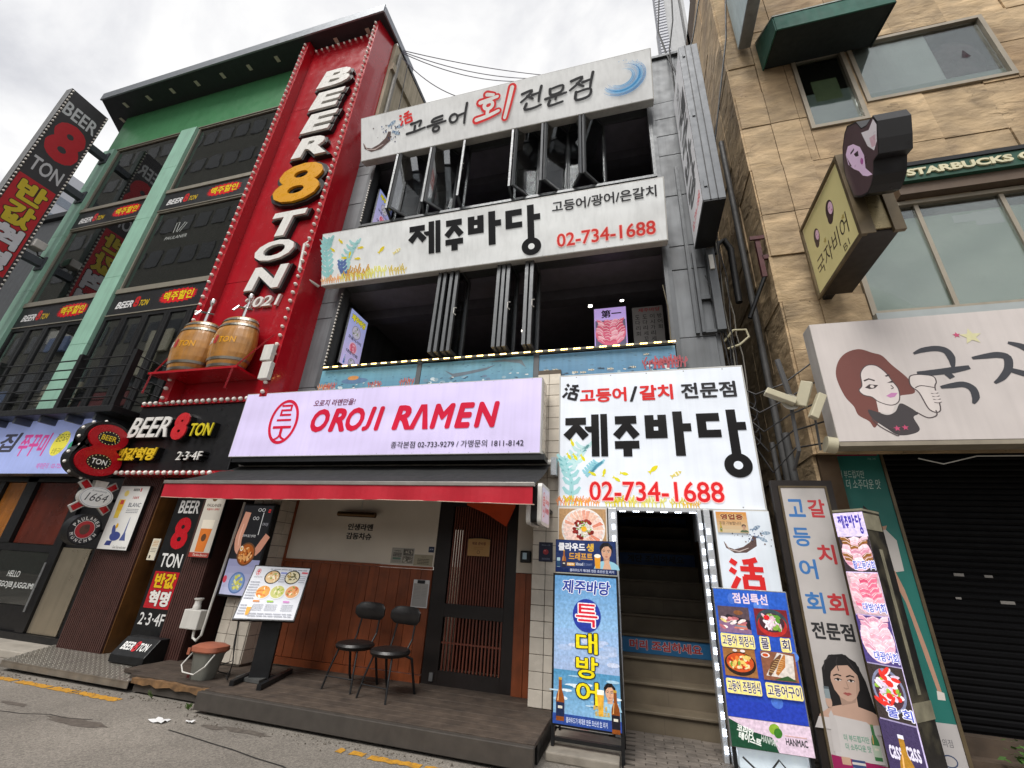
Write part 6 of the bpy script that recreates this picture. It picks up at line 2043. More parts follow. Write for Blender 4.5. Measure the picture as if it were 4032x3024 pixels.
st_ = part('roller_shutter', MB().box(2.32, 9.0, 6.235, 6.26, .34, 3.35), SHUT, sg)
sl_ = sharedmesh('shutter_slat', MB().ext([(2.32, 0, 0), (2.32, -.012, .02), (2.32, -.012, .05), (2.32, 0, .064)], (6.68, 0, 0)), SHUT)
copies('shutter_slat', sl_, None, st_, [(0, 6.234, .36 + i * .066) for i in range(45)])
for x_, z_, w_, h_ in ((3.35, 1.78, .09, .03), (3.62, 1.78, .07, .025), (3.3, 1.55, .05, .02), (3.68, 1.53, .12, .03), (4.05, .62, .1, .03), (4.35, .58, .07, .06)):
    part('shutter_sticker', MB().box(x_, x_ + w_, 6.214, 6.217, z_, z_ + h_), mat('sticker_grey', '#8f8b86', .6), st_)
part('doorstep', MB().box(2.3, 9.0, 5.95, 6.3, .0, .2).box(2.3, 9.0, 6.1, 6.3, .2, .35), mat('brown_step', '#4c3f33', .85, var=.3, dirt=.4), sg)

# green canopy above the upper windows
gc = thing('green_canopy', (3.4, 5.3, 9.7), 'weathered dark green canopy above the stone building windows', 'canopy')
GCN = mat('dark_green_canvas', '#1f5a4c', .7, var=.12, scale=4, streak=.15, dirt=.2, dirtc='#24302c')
part('fascia', MB().box(2.62, 4.2, 4.88, 4.90, 9.70, 10.03), GCN, gc)
part('end_cheek', MB().ext([(2.60, 4.89, 9.70), (2.60, 4.89, 10.03), (2.60, 5.6, 10.6), (2.60, 5.6, 9.84)], (.018, 0, 0)), GCN, gc)
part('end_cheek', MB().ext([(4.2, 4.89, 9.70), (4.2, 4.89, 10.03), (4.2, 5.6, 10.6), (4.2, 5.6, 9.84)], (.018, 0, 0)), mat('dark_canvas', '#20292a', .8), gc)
part('top_sheet', MB().ext([(2.6, 4.87, 10.035), (2.6, 4.87, 10.06), (2.6, 5.59, 10.66), (2.6, 5.59, 10.62)], (1.62, 0, 0)), mat('clear_plastic_grey', '#9fa9a2', .4, var=.2, streak=.3), gc)
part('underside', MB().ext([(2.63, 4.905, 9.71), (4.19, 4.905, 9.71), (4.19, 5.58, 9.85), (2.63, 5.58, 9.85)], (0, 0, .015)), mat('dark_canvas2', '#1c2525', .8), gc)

# coffee shop band
cf = thing('coffee_shop_band', (5, 5.4, 6.7), 'green coffee shop lettering band across the stone front', 'sign')
part('band', MB().box(3.72, 9.0, 5.40, 5.59, 6.69, 6.93), mat('coffee_green', '#1f4a3a', .5, var=.06), cf)
part('black_top', MB().box(3.72, 9.0, 5.38, 5.59, 6.935, 7.0), BLK, cf)
part('letters', letters('STARBUCKS COFFEE', 3.82, 5.75, 6.75, 6.87, 5.375, .024, .04), mat('cream_letter', '#cfc9a8', .5), cf)
part('valance', MB().box(3.72, 9.0, 5.46, 5.59, 6.52, 6.688), mat('brown_metal', '#5a4a3c', .6, var=.1), cf)

# white projecting sign near the top
uw = thing('projecting_sign', (2.4, 4.8, 10.3), 'pale projecting sign high on the stone wall beside the green canopy', 'sign')
part('casing', MB().box(2.27, 2.47, 3.7, 5.5, 10.4, 14), mat('pale_grey_box', '#8f9294', .5, .2, streak=.15), uw, bevel=.01)
a = Art((2.268, 5.48, 10.42), (0, -1.76, 0), (0, 0, 3.5), (-1, 0, 0))
a.rect(0, 0, 100, 100, '#a9bcc0').text('○', 40, 8, 70, 22, '#d7e0e0', off=.02).text('커', 20, 26, 80, 50, '#d7e0e0', off=.02)
a.build('face', PRW, uw)

# beer pub projecting sign (diagonal in view) with cut-out head
def pubhead(a, cu, cv, h_, hair='#33232a', skin='#d9b3c9'):
    k = a.asp()
    a.ell(cu, cv, .34 * h_ / k, .5 * h_, hair, 22).ell(cu - .1 * h_ / k, cv - .3 * h_, .24 * h_ / k, .32 * h_, hair, 16)
    a.ell(cu + .1 * h_ / k, cv + .04 * h_, .2 * h_ / k, .3 * h_, skin, 18).ell(cu + .16 * h_ / k, cv - .12 * h_, .06 * h_ / k, .03 * h_, '#b8528a', 10)
    a.line([(cu - .02 * h_ / k, cv + .1 * h_), (cu + .08 * h_ / k, cv + .12 * h_)], .03 * h_, hair)
    return a
kp = thing('pub_projecting_sign', (2.6, 4.8, 4.95), 'gold-framed yellow projecting pub sign on the stone wall', 'sign')
GOLD = mat('aged_gold_frame', '#675a44', .45, .35, var=.25, scale=5, dirt=.4, dirtc='#2b221b')
part('casing', MB().box(2.44, 2.78, 4.24, 5.36, 4.98, 6.04), mat('pub_black', '#231c1a', .45, .2, var=.15), kp, bevel=.006)
part('frame', MB().box(2.41, 2.47, 4.2, 4.235, 4.94, 6.08).box(2.41, 2.54, 4.19, 4.2, 4.94, 6.08).box(2.41, 2.435, 4.24, 5.4, 6.042, 6.08).box(2.41, 2.435, 4.24, 5.4, 4.94, 4.978).box(2.41, 2.435, 5.362, 5.4, 4.98, 6.04).box(2.70, 2.80, 4.19, 4.235, 4.94, 6.08), GOLD, kp)
part('front_glass', MB().box(2.545, 2.695, 4.215, 4.238, 5.0, 6.02), mat('gold_mirror', '#9a8b66', .3, .5, var=.2), kp)
a = Art((2.437, 5.36, 4.98), (0, -1.12, 0), (0, 0, 1.06), (-1, 0, 0))
a.rect(0, 0, 100, 100, '#cdc38a')
pubhead(a, 26, 66, 22)
pubhead(a, 64, 68, 26)
a.text('국자비어', 10, 18, 88, 42, '#2a211d', off=.0, shear=.15).text('B1', 68, 6, 80, 14, '#4a3f2a', off=.0)
a.star(40, 47, 4, '#a08f4a').star(82, 40, 4, '#a08f4a')
a.build('face', PRL2, kp)  # glow put into the print to lift this side face out of shade
part('bracket', MB().box(2.55, 2.65, 5.36, 5.6, 5.75, 5.85), BLK, kp)
part('bracket', MB().box(2.55, 2.65, 5.36, 5.6, 5.05, 5.15), BLK, kp)
ch_ = thing('cutout_head_sign', (2.55, 3.85, 5.2), 'black-edged cut-out sign of a woman\'s head above the yellow pub sign', 'sign')
prof = [(4.49, 6.72), (4.40, 6.745), (4.24, 6.6), (4.20, 6.44), (4.12, 6.375), (3.98, 6.345), (3.955, 6.22), (4.03, 6.04), (4.10, 5.9), (4.2, 5.92), (4.28, 5.78), (4.37, 5.72), (4.46, 5.70), (4.59, 5.78), (4.70, 5.9), (4.712, 6.07), (4.728, 6.26), (4.68, 6.47), (4.6, 6.62)]
part('edge', MB().ext([(2.44, y_ * .887, 1.6 + (z_ - 1.6) * .887) for y_, z_ in prof], (.27, 0, 0)), mat('cutout_black', '#19181a', .35, var=.1), ch_)
a = Art((2.4395, 4.75 * .887, 1.6 + 4.08 * .887), (0, -.82 * .887, 0), (0, 0, 1.08 * .887), (-1, 0, 0))
fp = [((4.75 - y_) / .82 * 100, (z_ - 5.68) / 1.08 * 100) for y_, z_ in prof]
cxm, cym = sum(p[0] for p in fp) / len(fp), sum(p[1] for p in fp) / len(fp)
a.poly([(cxm + (p[0] - cxm) * .95, cym + (p[1] - cym) * .95) for p in fp], '#4a3a3e')
a.poly([(20, 74), (30, 78), (42, 70), (52, 56), (54, 42), (48, 28), (56, 12), (46, 18), (38, 26), (34, 36), (26, 46), (18, 60)], '#dcbfdc')
a.poly([(36, 60), (46, 56), (44, 50), (38, 54)], '#33282e').ell(46, 40, 3.5, 4, '#a85a98', 12).poly([(20, 70), (24, 52), (20, 56)], '#4a3a3e').line([(30, 66), (40, 64)], 2.4, '#33282e')
a.poly([(64, 66), (78, 56), (92, 58), (94, 48), (84, 34), (74, 30), (66, 44)], '#d6d0d4').poly([(74, 48), (86, 42), (80, 32), (72, 36)], '#c9a9b3')
a.build('face', PRL2, ch_)  # faint emission added so the head reads paler

# white pub sign
ks = thing('pub_sign', (3.6, 5.0, 2.98), 'large off-white pub sign with cartoon woman holding a beer', 'sign')
KW = mat('pub_sign_box', '#b9b4ae', .5, var=.05, streak=.1, dirt=.1)
part('casing', MB().box(2.08, 6.4, 5.003, 5.22, 2.975, 4.378), KW, ks, bevel=.006)
a = front(2.085, 5.002, 2.98, 4.025, 4.37)
a.rect(0, 0, 220, 100, '#c2bab6')
hair = [(8, 36), (6.5, 52), (9, 64), (14, 72), (21, 75), (27, 71), (31, 68), (34, 60), (38.5, 50), (40, 44), (40, 36), (33, 34), (29, 28), (24, 26), (20, 14), (17.5, 10), (16, 15), (12, 20), (11, 27)]
a.blob(hair, '#6b3b33')
face = [(17.5, 44), (18.5, 54), (22, 60), (26.5, 60), (30, 54), (32, 46), (33.5, 39), (32, 30), (28, 27), (23, 30), (20.5, 34), (17, 36), (15.5, 40)]
a.blob(face, '#cfc5c1')
face = list(a.last)
a.poly([(22, 32), (21.5, 22), (27, 20), (30, 28)], '#cfc5c1')
body = [(17, 24), (21, 22), (25, 19.5), (29, 22), (32, 28), (35, 26), (38.5, 20), (36, 17), (37, 8), (33, 4.5), (27, 4), (23, 9), (18, 17)]
a.blob(body, '#3a3436')
def ol(pts, w_=.7, c_='#4a3f40'):
    a.line(*(a.smooth(pts, w_) if len(pts) < 12 else (pts, w_)), c_)
ol(face + [face[0]])
a.line([(19, 47.5), (21.5, 49), (24, 47.3)], 1.2, '#3a2f30').line([(29.5, 50.5), (31.5, 51.5)], 1.2, '#3a2f30')
a.poly([(18.6, 42), (21, 44.5), (25, 43.5), (23, 41), (20.5, 40.6)], '#3a2f30').ell(22, 42.6, 1.0, 1.2, '#cfc5c1', 10).poly([(29.2, 45), (31.6, 46.6), (32.5, 45)], '#3a2f30')
ol([(30.6, 43), (31.4, 40.8), (30.2, 40)], .6)
a.poly([(27, 34.5), (29.8, 36.8), (32.6, 36.6), (30.8, 33.6), (28.6, 33)], '#b97aa8')
gl = [(39.5, 46), (41, 50), (46, 50.5), (50.5, 48.5), (51, 44), (49.5, 39), (48.5, 22), (44, 22.5), (42, 36), (39.6, 41)]
a.blob(gl, '#cfc6c1')
gl = list(a.last)
ol(gl + [gl[0]], .8)
ol([(41, 40), (44, 41.5), (49.5, 39.5)], .7)
for i in range(4):
    a.ell(48.6, 36 - i * 2.4, 1.7, 1.3, '#cfc5c1', 10)
    ol([(47, 35.2 - i * 2.4), (48.6, 34.7 - i * 2.4), (50.2, 35.4 - i * 2.4)], .5)
ol([(38, 21), (42, 16.5), (46, 18), (46.5, 22)], .8)
ol([(17.5, 17), (20, 11), (25, 5), (27, 3.5), (27.5, 7), (24, 10)], .8)
a.star(27.4, 9, 2.3, '#b8466a').star(31, 9.5, 2.3, '#b8466a')
KB = '#33343a'
def brush(pts, w_):
    a.line(*a.smooth(pts, w_), KB)
# kuk
brush([(45.5, 68), (50, 70.5), (56, 71.3), (60, 69), (61.3, 63), (60.5, 55)], [1.5, 4, 4.6, 5, 5, 2])
brush([(44, 52), (50, 51.5), (60, 52.8), (67.5, 54.5)], [2, 4.6, 5, 3])
brush([(56.5, 52), (58.5, 46.5)], [4.5, 4])
brush([(52, 39.5), (57, 40.5), (62, 41), (65, 37.5), (65, 31), (63, 26)], [2, 4, 4.6, 5, 4.6, 1.5])
# ja
brush([(70, 61.5), (76, 62.5), (81, 63), (84.5, 60.5), (83, 52), (79, 45), (75, 41)], [2, 4, 5, 5.2, 4.8, 4, 1.6])
brush([(83, 51), (88, 47.5), (92, 44.5)], [3.5, 4.6, 2.4])
brush([(87.5, 72.5), (93, 68), (96.5, 60), (98, 48), (98, 30)], [2, 5, 5.6, 5.2, 3])
brush([(98, 55), (106, 55)], [4.5, 3])
brush([(116, 70), (117, 40)], [5, 4])
brush([(140, 72), (141, 30)], [5, 4])
a.star(73.3, 79.5, 7, '#c9c49a').star(67.4, 81.5, 2.6, '#b8466a')
a.build('face', mat('print_pub', attr=True, rough=.5, var=.04, scale=3, streak=.06, emis=.06), ks)
part('bottom_rail', MB().box(2.08, 6.4, 5.0, 5.22, 2.93, 2.972), mat('rail_beige', '#8d8474', .6, var=.15), ks)
solo('wire_clips', MB().tube([(2.9, 5.35, 2.88), (3.1, 5.35, 2.82), (3.4, 5.35, 2.9), (3.9, 5.35, 2.9), (4.5, 5.35, 2.85)], .006, 6), WHT, 'loose white wire sagging below the off-white pub sign', 'wire', (3.4, 5.35, 2.8))

# ------------------------------------------------------------------ alley between the two buildings
al = thing('alley_pipes', (1.7, 6.6, 0), 'bundle of grey drain pipes running up the dark alley', 'pipes')
PIPE = mat('alley_pipe', '#4a4a4a', .6, var=.15, dirt=.3)
for x_, y_, r_, z1 in ((1.92, 6.2, .045, 9.0), (1.42, 6.5, .05, 9), (1.6, 7.4, .06, 8), (1.85, 5.75, .045, 3.3), (1.5, 5.85, .035, 3.5), (1.7, 5.8, .03, 3.2)):
    part('pipe', MB().tube([(x_, y_, 0), (x_, y_, z1)], r_, 10), PIPE, al, smooth=True)
part('elbow', MB().tube([(1.45, 5.95, 6.3), (1.5, 5.9, 6.45), (1.6, 5.9, 6.5), (1.68, 5.95, 6.35), (1.68, 6.0, 5.4)], .05, 10), mat('black_pipe', '#1f1f20', .5), al, smooth=True)
struct('alley_wall', MB().box(1.3, 2.1, 12.5, 12.7, 0, 14), ROOM)
cab = thing('cable_bundle', (1.5, 5.8, 3), 'tangle of black and white cables beside the steel building', 'cables')
rg = random.Random(77)
for i in range(9):
    x_ = rg.uniform(1.3, 1.5)
    z0, z1 = rg.uniform(2.6, 4.2), rg.uniform(5, 8)
    pts = []
    for k in range(9):
        t = k / 8
        pts.append((x_ + .08 * math.sin(3 * t + i) + rg.uniform(-.03, .03), 5.72 + .08 * math.sin(2 * t + i * 2), z0 + (z1 - z0) * t))
    part('cable', MB().tube(pts, .008, 6), CABLE if i % 3 else mat('grey_cable', '#77746c', .6), cab)
for i in range(5):
    part('cable', MB().tube([(1.25 + i * .05, 5.7, 4.0 - i * .2), (1.55, 5.55 - i * .03, 3.75 - i * .25), (1.85, 5.5, 3.85 - i * .2), (2.2, 5.45, 4.1 - i * .25)], .01, 6), CABLE, cab)
for i in range(4):
    part('coil', MB().tube([(1.48 + .07 * math.cos(q * .5), 5.6 + .02 * i, 3.7 - .15 * i + .12 * math.sin(q * .5)) for q in range(14)], .008, 6), CABLE, cab)
solo('white_hose_loop', MB().tube([(1.33, 5.72, 4.62), (1.45, 5.66, 4.75), (1.6, 5.64, 4.73), (1.62, 5.64, 4.62), (1.5, 5.66, 4.52), (1.36, 5.72, 4.5)], .016, 8), mat('cream_hose', '#b9b294', .5), 'cream hose loop sticking out beside the steel cladding', 'hose', (1.45, 5.7, 4.5))
rb_ = thing('red_bracket', (1.95, 5.7, 5.5), 'rusty red bracket arm bolted in the alley', 'bracket')
REDB = mat('rusty_red', '#4c1a1c', .6, var=.25, dirt=.35)
part('arm', MB().box(1.93, 1.99, 5.62, 5.68, 5.55, 6.2).box(1.86, 2.05, 5.6, 5.63, 6.2, 6.26).box(1.98, 2.06, 5.62, 5.66, 5.85, 5.92), REDB, rb_)
part('strut', MB().tube([(1.96, 5.65, 5.56), (1.72, 5.8, 5.0)], .03, 8), BLK, rb_)
ac = thing('steel_ladder_frame', (1.25, 5.7, 4.7), 'grey steel channel frame beside the cladding under the projecting sign', 'frame')
part('channel', MB().box(1.06, 1.10, 5.64, 5.71, 4.75, 6.15).box(1.25, 1.36, 5.6, 5.71, 4.75, 6.15).box(1.105, 1.245, 5.66, 5.71, 5.3, 5.36).box(1.105, 1.245, 5.66, 5.71, 4.75, 4.79), CLADF, ac)
part('loose_plate', MB().box(1.27, 1.33, 5.575, 5.597, 5.75, 6.0), WHT, ac)
# floodlights on a stand by the white pub sign
fg = thing('floodlight_cluster', (1.8, 4.95, 3.0), 'three cream flat floodlights on a post beside the off-white pub sign', 'floodlights')
FLC = mat('cream_plastic', '#b9b298', .5, var=.06, dirt=.15)
def tilted(sx, sy, sz, c, ry, rz=0.0):
    m = MB().box(-sx, sx, -sy, sy, -sz, sz)
    m.rot((0, 0, 0), ry, 'Y').rot((0, 0, 0), rz, 'Z')
    m.v = [v + Vector(c) for v in m.v]
    return m
part('lamp_head', tilted(.15, .05, .036, (1.6, 4.9, 3.46), R(28)), FLC, fg, bevel=.008)
part('lamp_head', tilted(.055, .03, .14, (1.83, 4.9, 3.48), R(22), R(-25)), FLC, fg, bevel=.008)
part('lamp_head', tilted(.04, .035, .15, (1.92, 4.88, 3.33), R(28), R(10)), FLC, fg, bevel=.008)
part('dish', MB().lathe([(.02, .0), (.085, -.03), (.09, -.035), (.03, .01)], (1.7, 4.97, 3.41), 18, 'y'), WHT, fg, smooth=True)
part('post', MB().tube([(1.72, 5.0, 3.4), (1.72, 5.05, 2.9), (1.72, 5.3, 2.75)], .02).tube([(1.9, 4.95, 3.25), (1.92, 5.05, 2.9)], .012).tube([(1.68, 5.0, 3.95), (1.74, 5.0, 3.4)], .03), PIPE, fg)
part('meter_can', MB().tube([(1.98, 5.06, 2.97), (2.07, 5.06, 2.95)], .085, 14), FLC, fg, smooth=True)
# ------------------------------------------------------------------ sign stands and panels on the pavement
# food photo left of the entrance
def fishplate(a):
    a.rect(0, 0, 100, 100, '#b08b62').ell(52, 40, 46, 62, '#e3ddd8', 36)
    rg = random.Random(8)
    for i in range(26):
        t = 2 * math.pi * i / 26
        a.poly([(52 + 44 * math.cos(t), 40 + 58 * math.sin(t)), (52 + 40 * math.cos(t + .2), 40 + 54 * math.sin(t + .2)), (52 + 20 * math.cos(t + .12), 40 + 26 * math.sin(t + .12)), (52 + 22 * math.cos(t - .1), 40 + 28 * math.sin(t - .1))], rg.choice(('#e0a08a', '#e6bba6', '#d8866e', '#e9c8bc')))
    for i in range(30):
        t, q = rg.uniform(0, 6.28), rg.uniform(.7, 1)
        a.ell(52 + 21 * q * math.cos(t), 40 + 27 * q * math.sin(t), 4, 5, rg.choice(('#7a1f1c', '#94302a')), 8)
    for i in range(60):
        t, q = rg.uniform(0, 6.28), math.sqrt(rg.random())
        a.ell(52 + 17 * q * math.cos(t), 40 + 22 * q * math.sin(t), 1.8, 2, rg.choice(('#e8e4da', '#86a83c', '#d9d4c6', '#6f9434')), 7)
    a.ell(54, 40, 6, 8, '#e8b02a', 14)
fp_ = thing('food_photo_panel', (-.6, 5.5, .3), 'backlit food photo panel behind the fish sign stand', 'sign')
part('casing', MB().box(-.912, -.315, 5.503, 5.6, .1, 2.335), WHT, fp_)
a = front(-.905, 5.502, 1.1, -.32, 2.325)
a.rect(0, -80, 100, 100, '#d9cfc4')
a.build('face', PRL2, fp_)
a = front(-.90, 5.499, 1.92, -.33, 2.315)
fishplate(a)
a.build('food_print', PRF, fp_)
a = front(-.90, 5.498, .1, -.33, .5)
sashimi(a, 0, 0, 100, 100, '#cfc9bf', ('#c86a6a', '#d99a94', '#e6d8cf', '#8fa05a'), 4, 3, 6)
a.build('food_print', PRF, fp_)

# sky-blue stand
sd = thing('fish_sign_stand', (-.53, 5.0, 0), 'sky-blue lit sign stand with yellow and red lettering and beer bottles', 'sign stand')
part('frame', MB().frame(-.875, -.195, .24, 1.575, 5.003, 5.06, .02).box(-.875, -.845, 5.003, 5.06, 0.08, .238).box(-.225, -.195, 5.003, 5.06, 0.0, .238).box(-.845, -.225, 5.01, 5.05, .12, .15), BLK, sd)
part('rear_leg', MB().tube([(-.86, 5.06, 1.4), (-.86, 5.45, .08)], .014, 6), BLK, sd)
part('rear_leg', MB().tube([(-.21, 5.06, 1.4), (-.21, 5.45, .02)], .014, 6), BLK, sd)
a = front(-.858, 5.004, .258, -.212, 1.557)
a.rect(0, 0, 100, 100, '#7fa9d2').grad(0, 62, 100, 100, '#8fb8de', '#5d93c4', 8).grad(0, 34, 100, 62, '#9fb4d8', '#8fb4dc', 6).grad(0, 6, 100, 34, '#86b4d8', '#4f8fb8', 8)
rg = random.Random(6)
for i in range(20):
    a.ell(rg.uniform(4, 96), rg.uniform(36, 58), rg.uniform(4, 12), rg.uniform(1, 2.4), rg.choice(('#b3c3e0', '#a6bbdc', '#c3cde4')), 14)
for i in range(16):
    a.ell(rg.uniform(2, 98), rg.uniform(10, 32), rg.uniform(5, 16), rg.uniform(.5, 1.3), rg.choice(('#bcd6e6', '#a3c8de', '#3f7fa8', '#e0ecf2')), 12)
a.text('제주바당', 13, 87, 90, 97, '#2d3f94', off=.03, shear=.1, oc='#e6e9f4', ow=.05)
a.ell(52, 72, 22, 11.6, '#2c3e9c', 40).text('특', 35, 64, 69, 80, '#d8283a', off=.01, oc='#f0eef0', ow=.04)
for ch, v0 in (('대', 46), ('방', 30), ('어', 14)):
    a.text(ch, 35, v0, 68, v0 + 14, '#efdb1e', off=.02, oc='#23231f', ow=.04)
a.poly([(60, 2), (62, 12), (70, 15), (86, 16), (94, 10), (95, 2)], '#8fc0d8')
bust(a, 84, 12, 17, '#d9a98a', '#1e1a1a', '#9cc4da', long=False)
a.poly([(68, 8), (74, 8), (76, 22), (66, 22)], '#e8b040').rect(66, 21, 76, 24, '#f4efe2')
a.rect(0, 0, 100, 6.5, '#2d4a94').text('클라우드가 제대로 만든 초신선 生 라거', 20, 1.4, 80, 5, '#c6d0e8', off=.02)
a.text('클라우드 생', 60, 11.5, 80, 14.5, '#d6ab3a', off=.03).text('생드래프트', 62, 8, 84, 11, '#d6ab3a', off=.03)
bottle(a, 11, 2, 27, '#8a4a1e', '#1d2a4a')
bottle(a, 92, -1, 26, '#8a4a1e', '#20202a')
a.build('face', PRF, sd)
bn = thing('beer_banner', (-.53, 5.12, 1.57), 'small navy draft-beer banner with a man, above the sky-blue stand', 'sign')
part('board', MB().box(-.872, -.208, 5.122, 5.16, 1.585, 1.925), BLK, bn)
a = front(-.868, 5.121, 1.589, -.212, 1.921)
a.rect(0, 0, 100, 100, '#1f3160')
a.text('클라우드', 4, 66, 50, 92, '#e4e4e8', off=.04).text('생', 52, 66, 64, 92, '#d6ab3a', off=.04).text('드래프트', 22, 38, 62, 62, '#d29a3c', off=.03)
a.rect(19, 20, 32, 30, '#d29a3c').text('NEW', 20, 22, 31, 28, '#f0ece0', off=.02).text('kloud', 34, 22, 46, 32, '#c9cdd8', off=.02).text('生 DRAFT', 47, 22, 61, 31, '#6d7aa0', off=.02)
bust(a, 84, 14, 84, '#c99c80', '#17151a', '#8fc0d0', long=False)
a.poly([(78, 14), (82, 40), (86, 44), (90, 30), (92, 14)], '#d0a488')
a.poly([(66, 16), (74, 16), (75, 52), (65, 52)], '#d9952c').ell(70, 54, 5.5, 6, '#efe8d8', 14)
bottle(a, 14, 8, 60, '#9c5a26', '#24263a')
a.rect(2, 10, 7.5, 44, '#a9c4cc').rect(2, 16, 7.5, 34, '#2a4a6a')
a.rect(0, 0, 100, 15, '#1b2a58').text('클라우드가 제대로 만든 초신선 生 라거', 24, 3, 96, 12, '#c9d0e6', off=.015)
a.build('face', mat('print_banner', attr=True, rough=.3, var=.02, emis=.12), bn)
part('peek_panel', MB().box(-.87, -.21, 5.13, 5.15, 1.5, 1.582), mat('peek_pale', '#c9c6b4', .5, emis=.2), bn)

# hwal panel right of the entrance
hp = thing('character_sign', (1.16, 5.5, .1), 'backlit white panel with big red character and fish splash beside the entrance', 'sign')
part('casing', MB().box(.88, 1.45, 5.503, 5.62, .02, 2.335), WHT, hp)
a = front(.885, 5.502, .05, 1.445, 2.33)
a.rect(0, 0, 100, 100, '#d6dee6')
fishsplash(a, 12, 80, 97, 94, 6)
hwal(a, 16, 64.3, 73, 77.8, 2.3, RD)
a.text('고', 20, 46, 80, 60, RD, off=.04)
a.build('face', PRL, hp)
def d6(a):
    a.grad(0, 0, 100, 100, '#d9c9a6', '#d98f34', 6).text('영업중', 14, 62, 88, 90, '#8a3418', off=.05, oc='#e8d9a0', ow=.05).text('포장 가능합니다', 8, 38, 80, 54, '#8a6a4a', off=.02)
    bottle(a, 12, 4, 44, '#b9a23c', '#6a7a3a')
    bust(a, 86, 4, 38, '#d0a488', '#23201e', '#5a6a4a', long=False)
sheet('open_notice', .90, 1.215, 5.485, 2.09, 2.315, 'orange open-for-business notice taped on the backlit white panel', 'notice', d6)

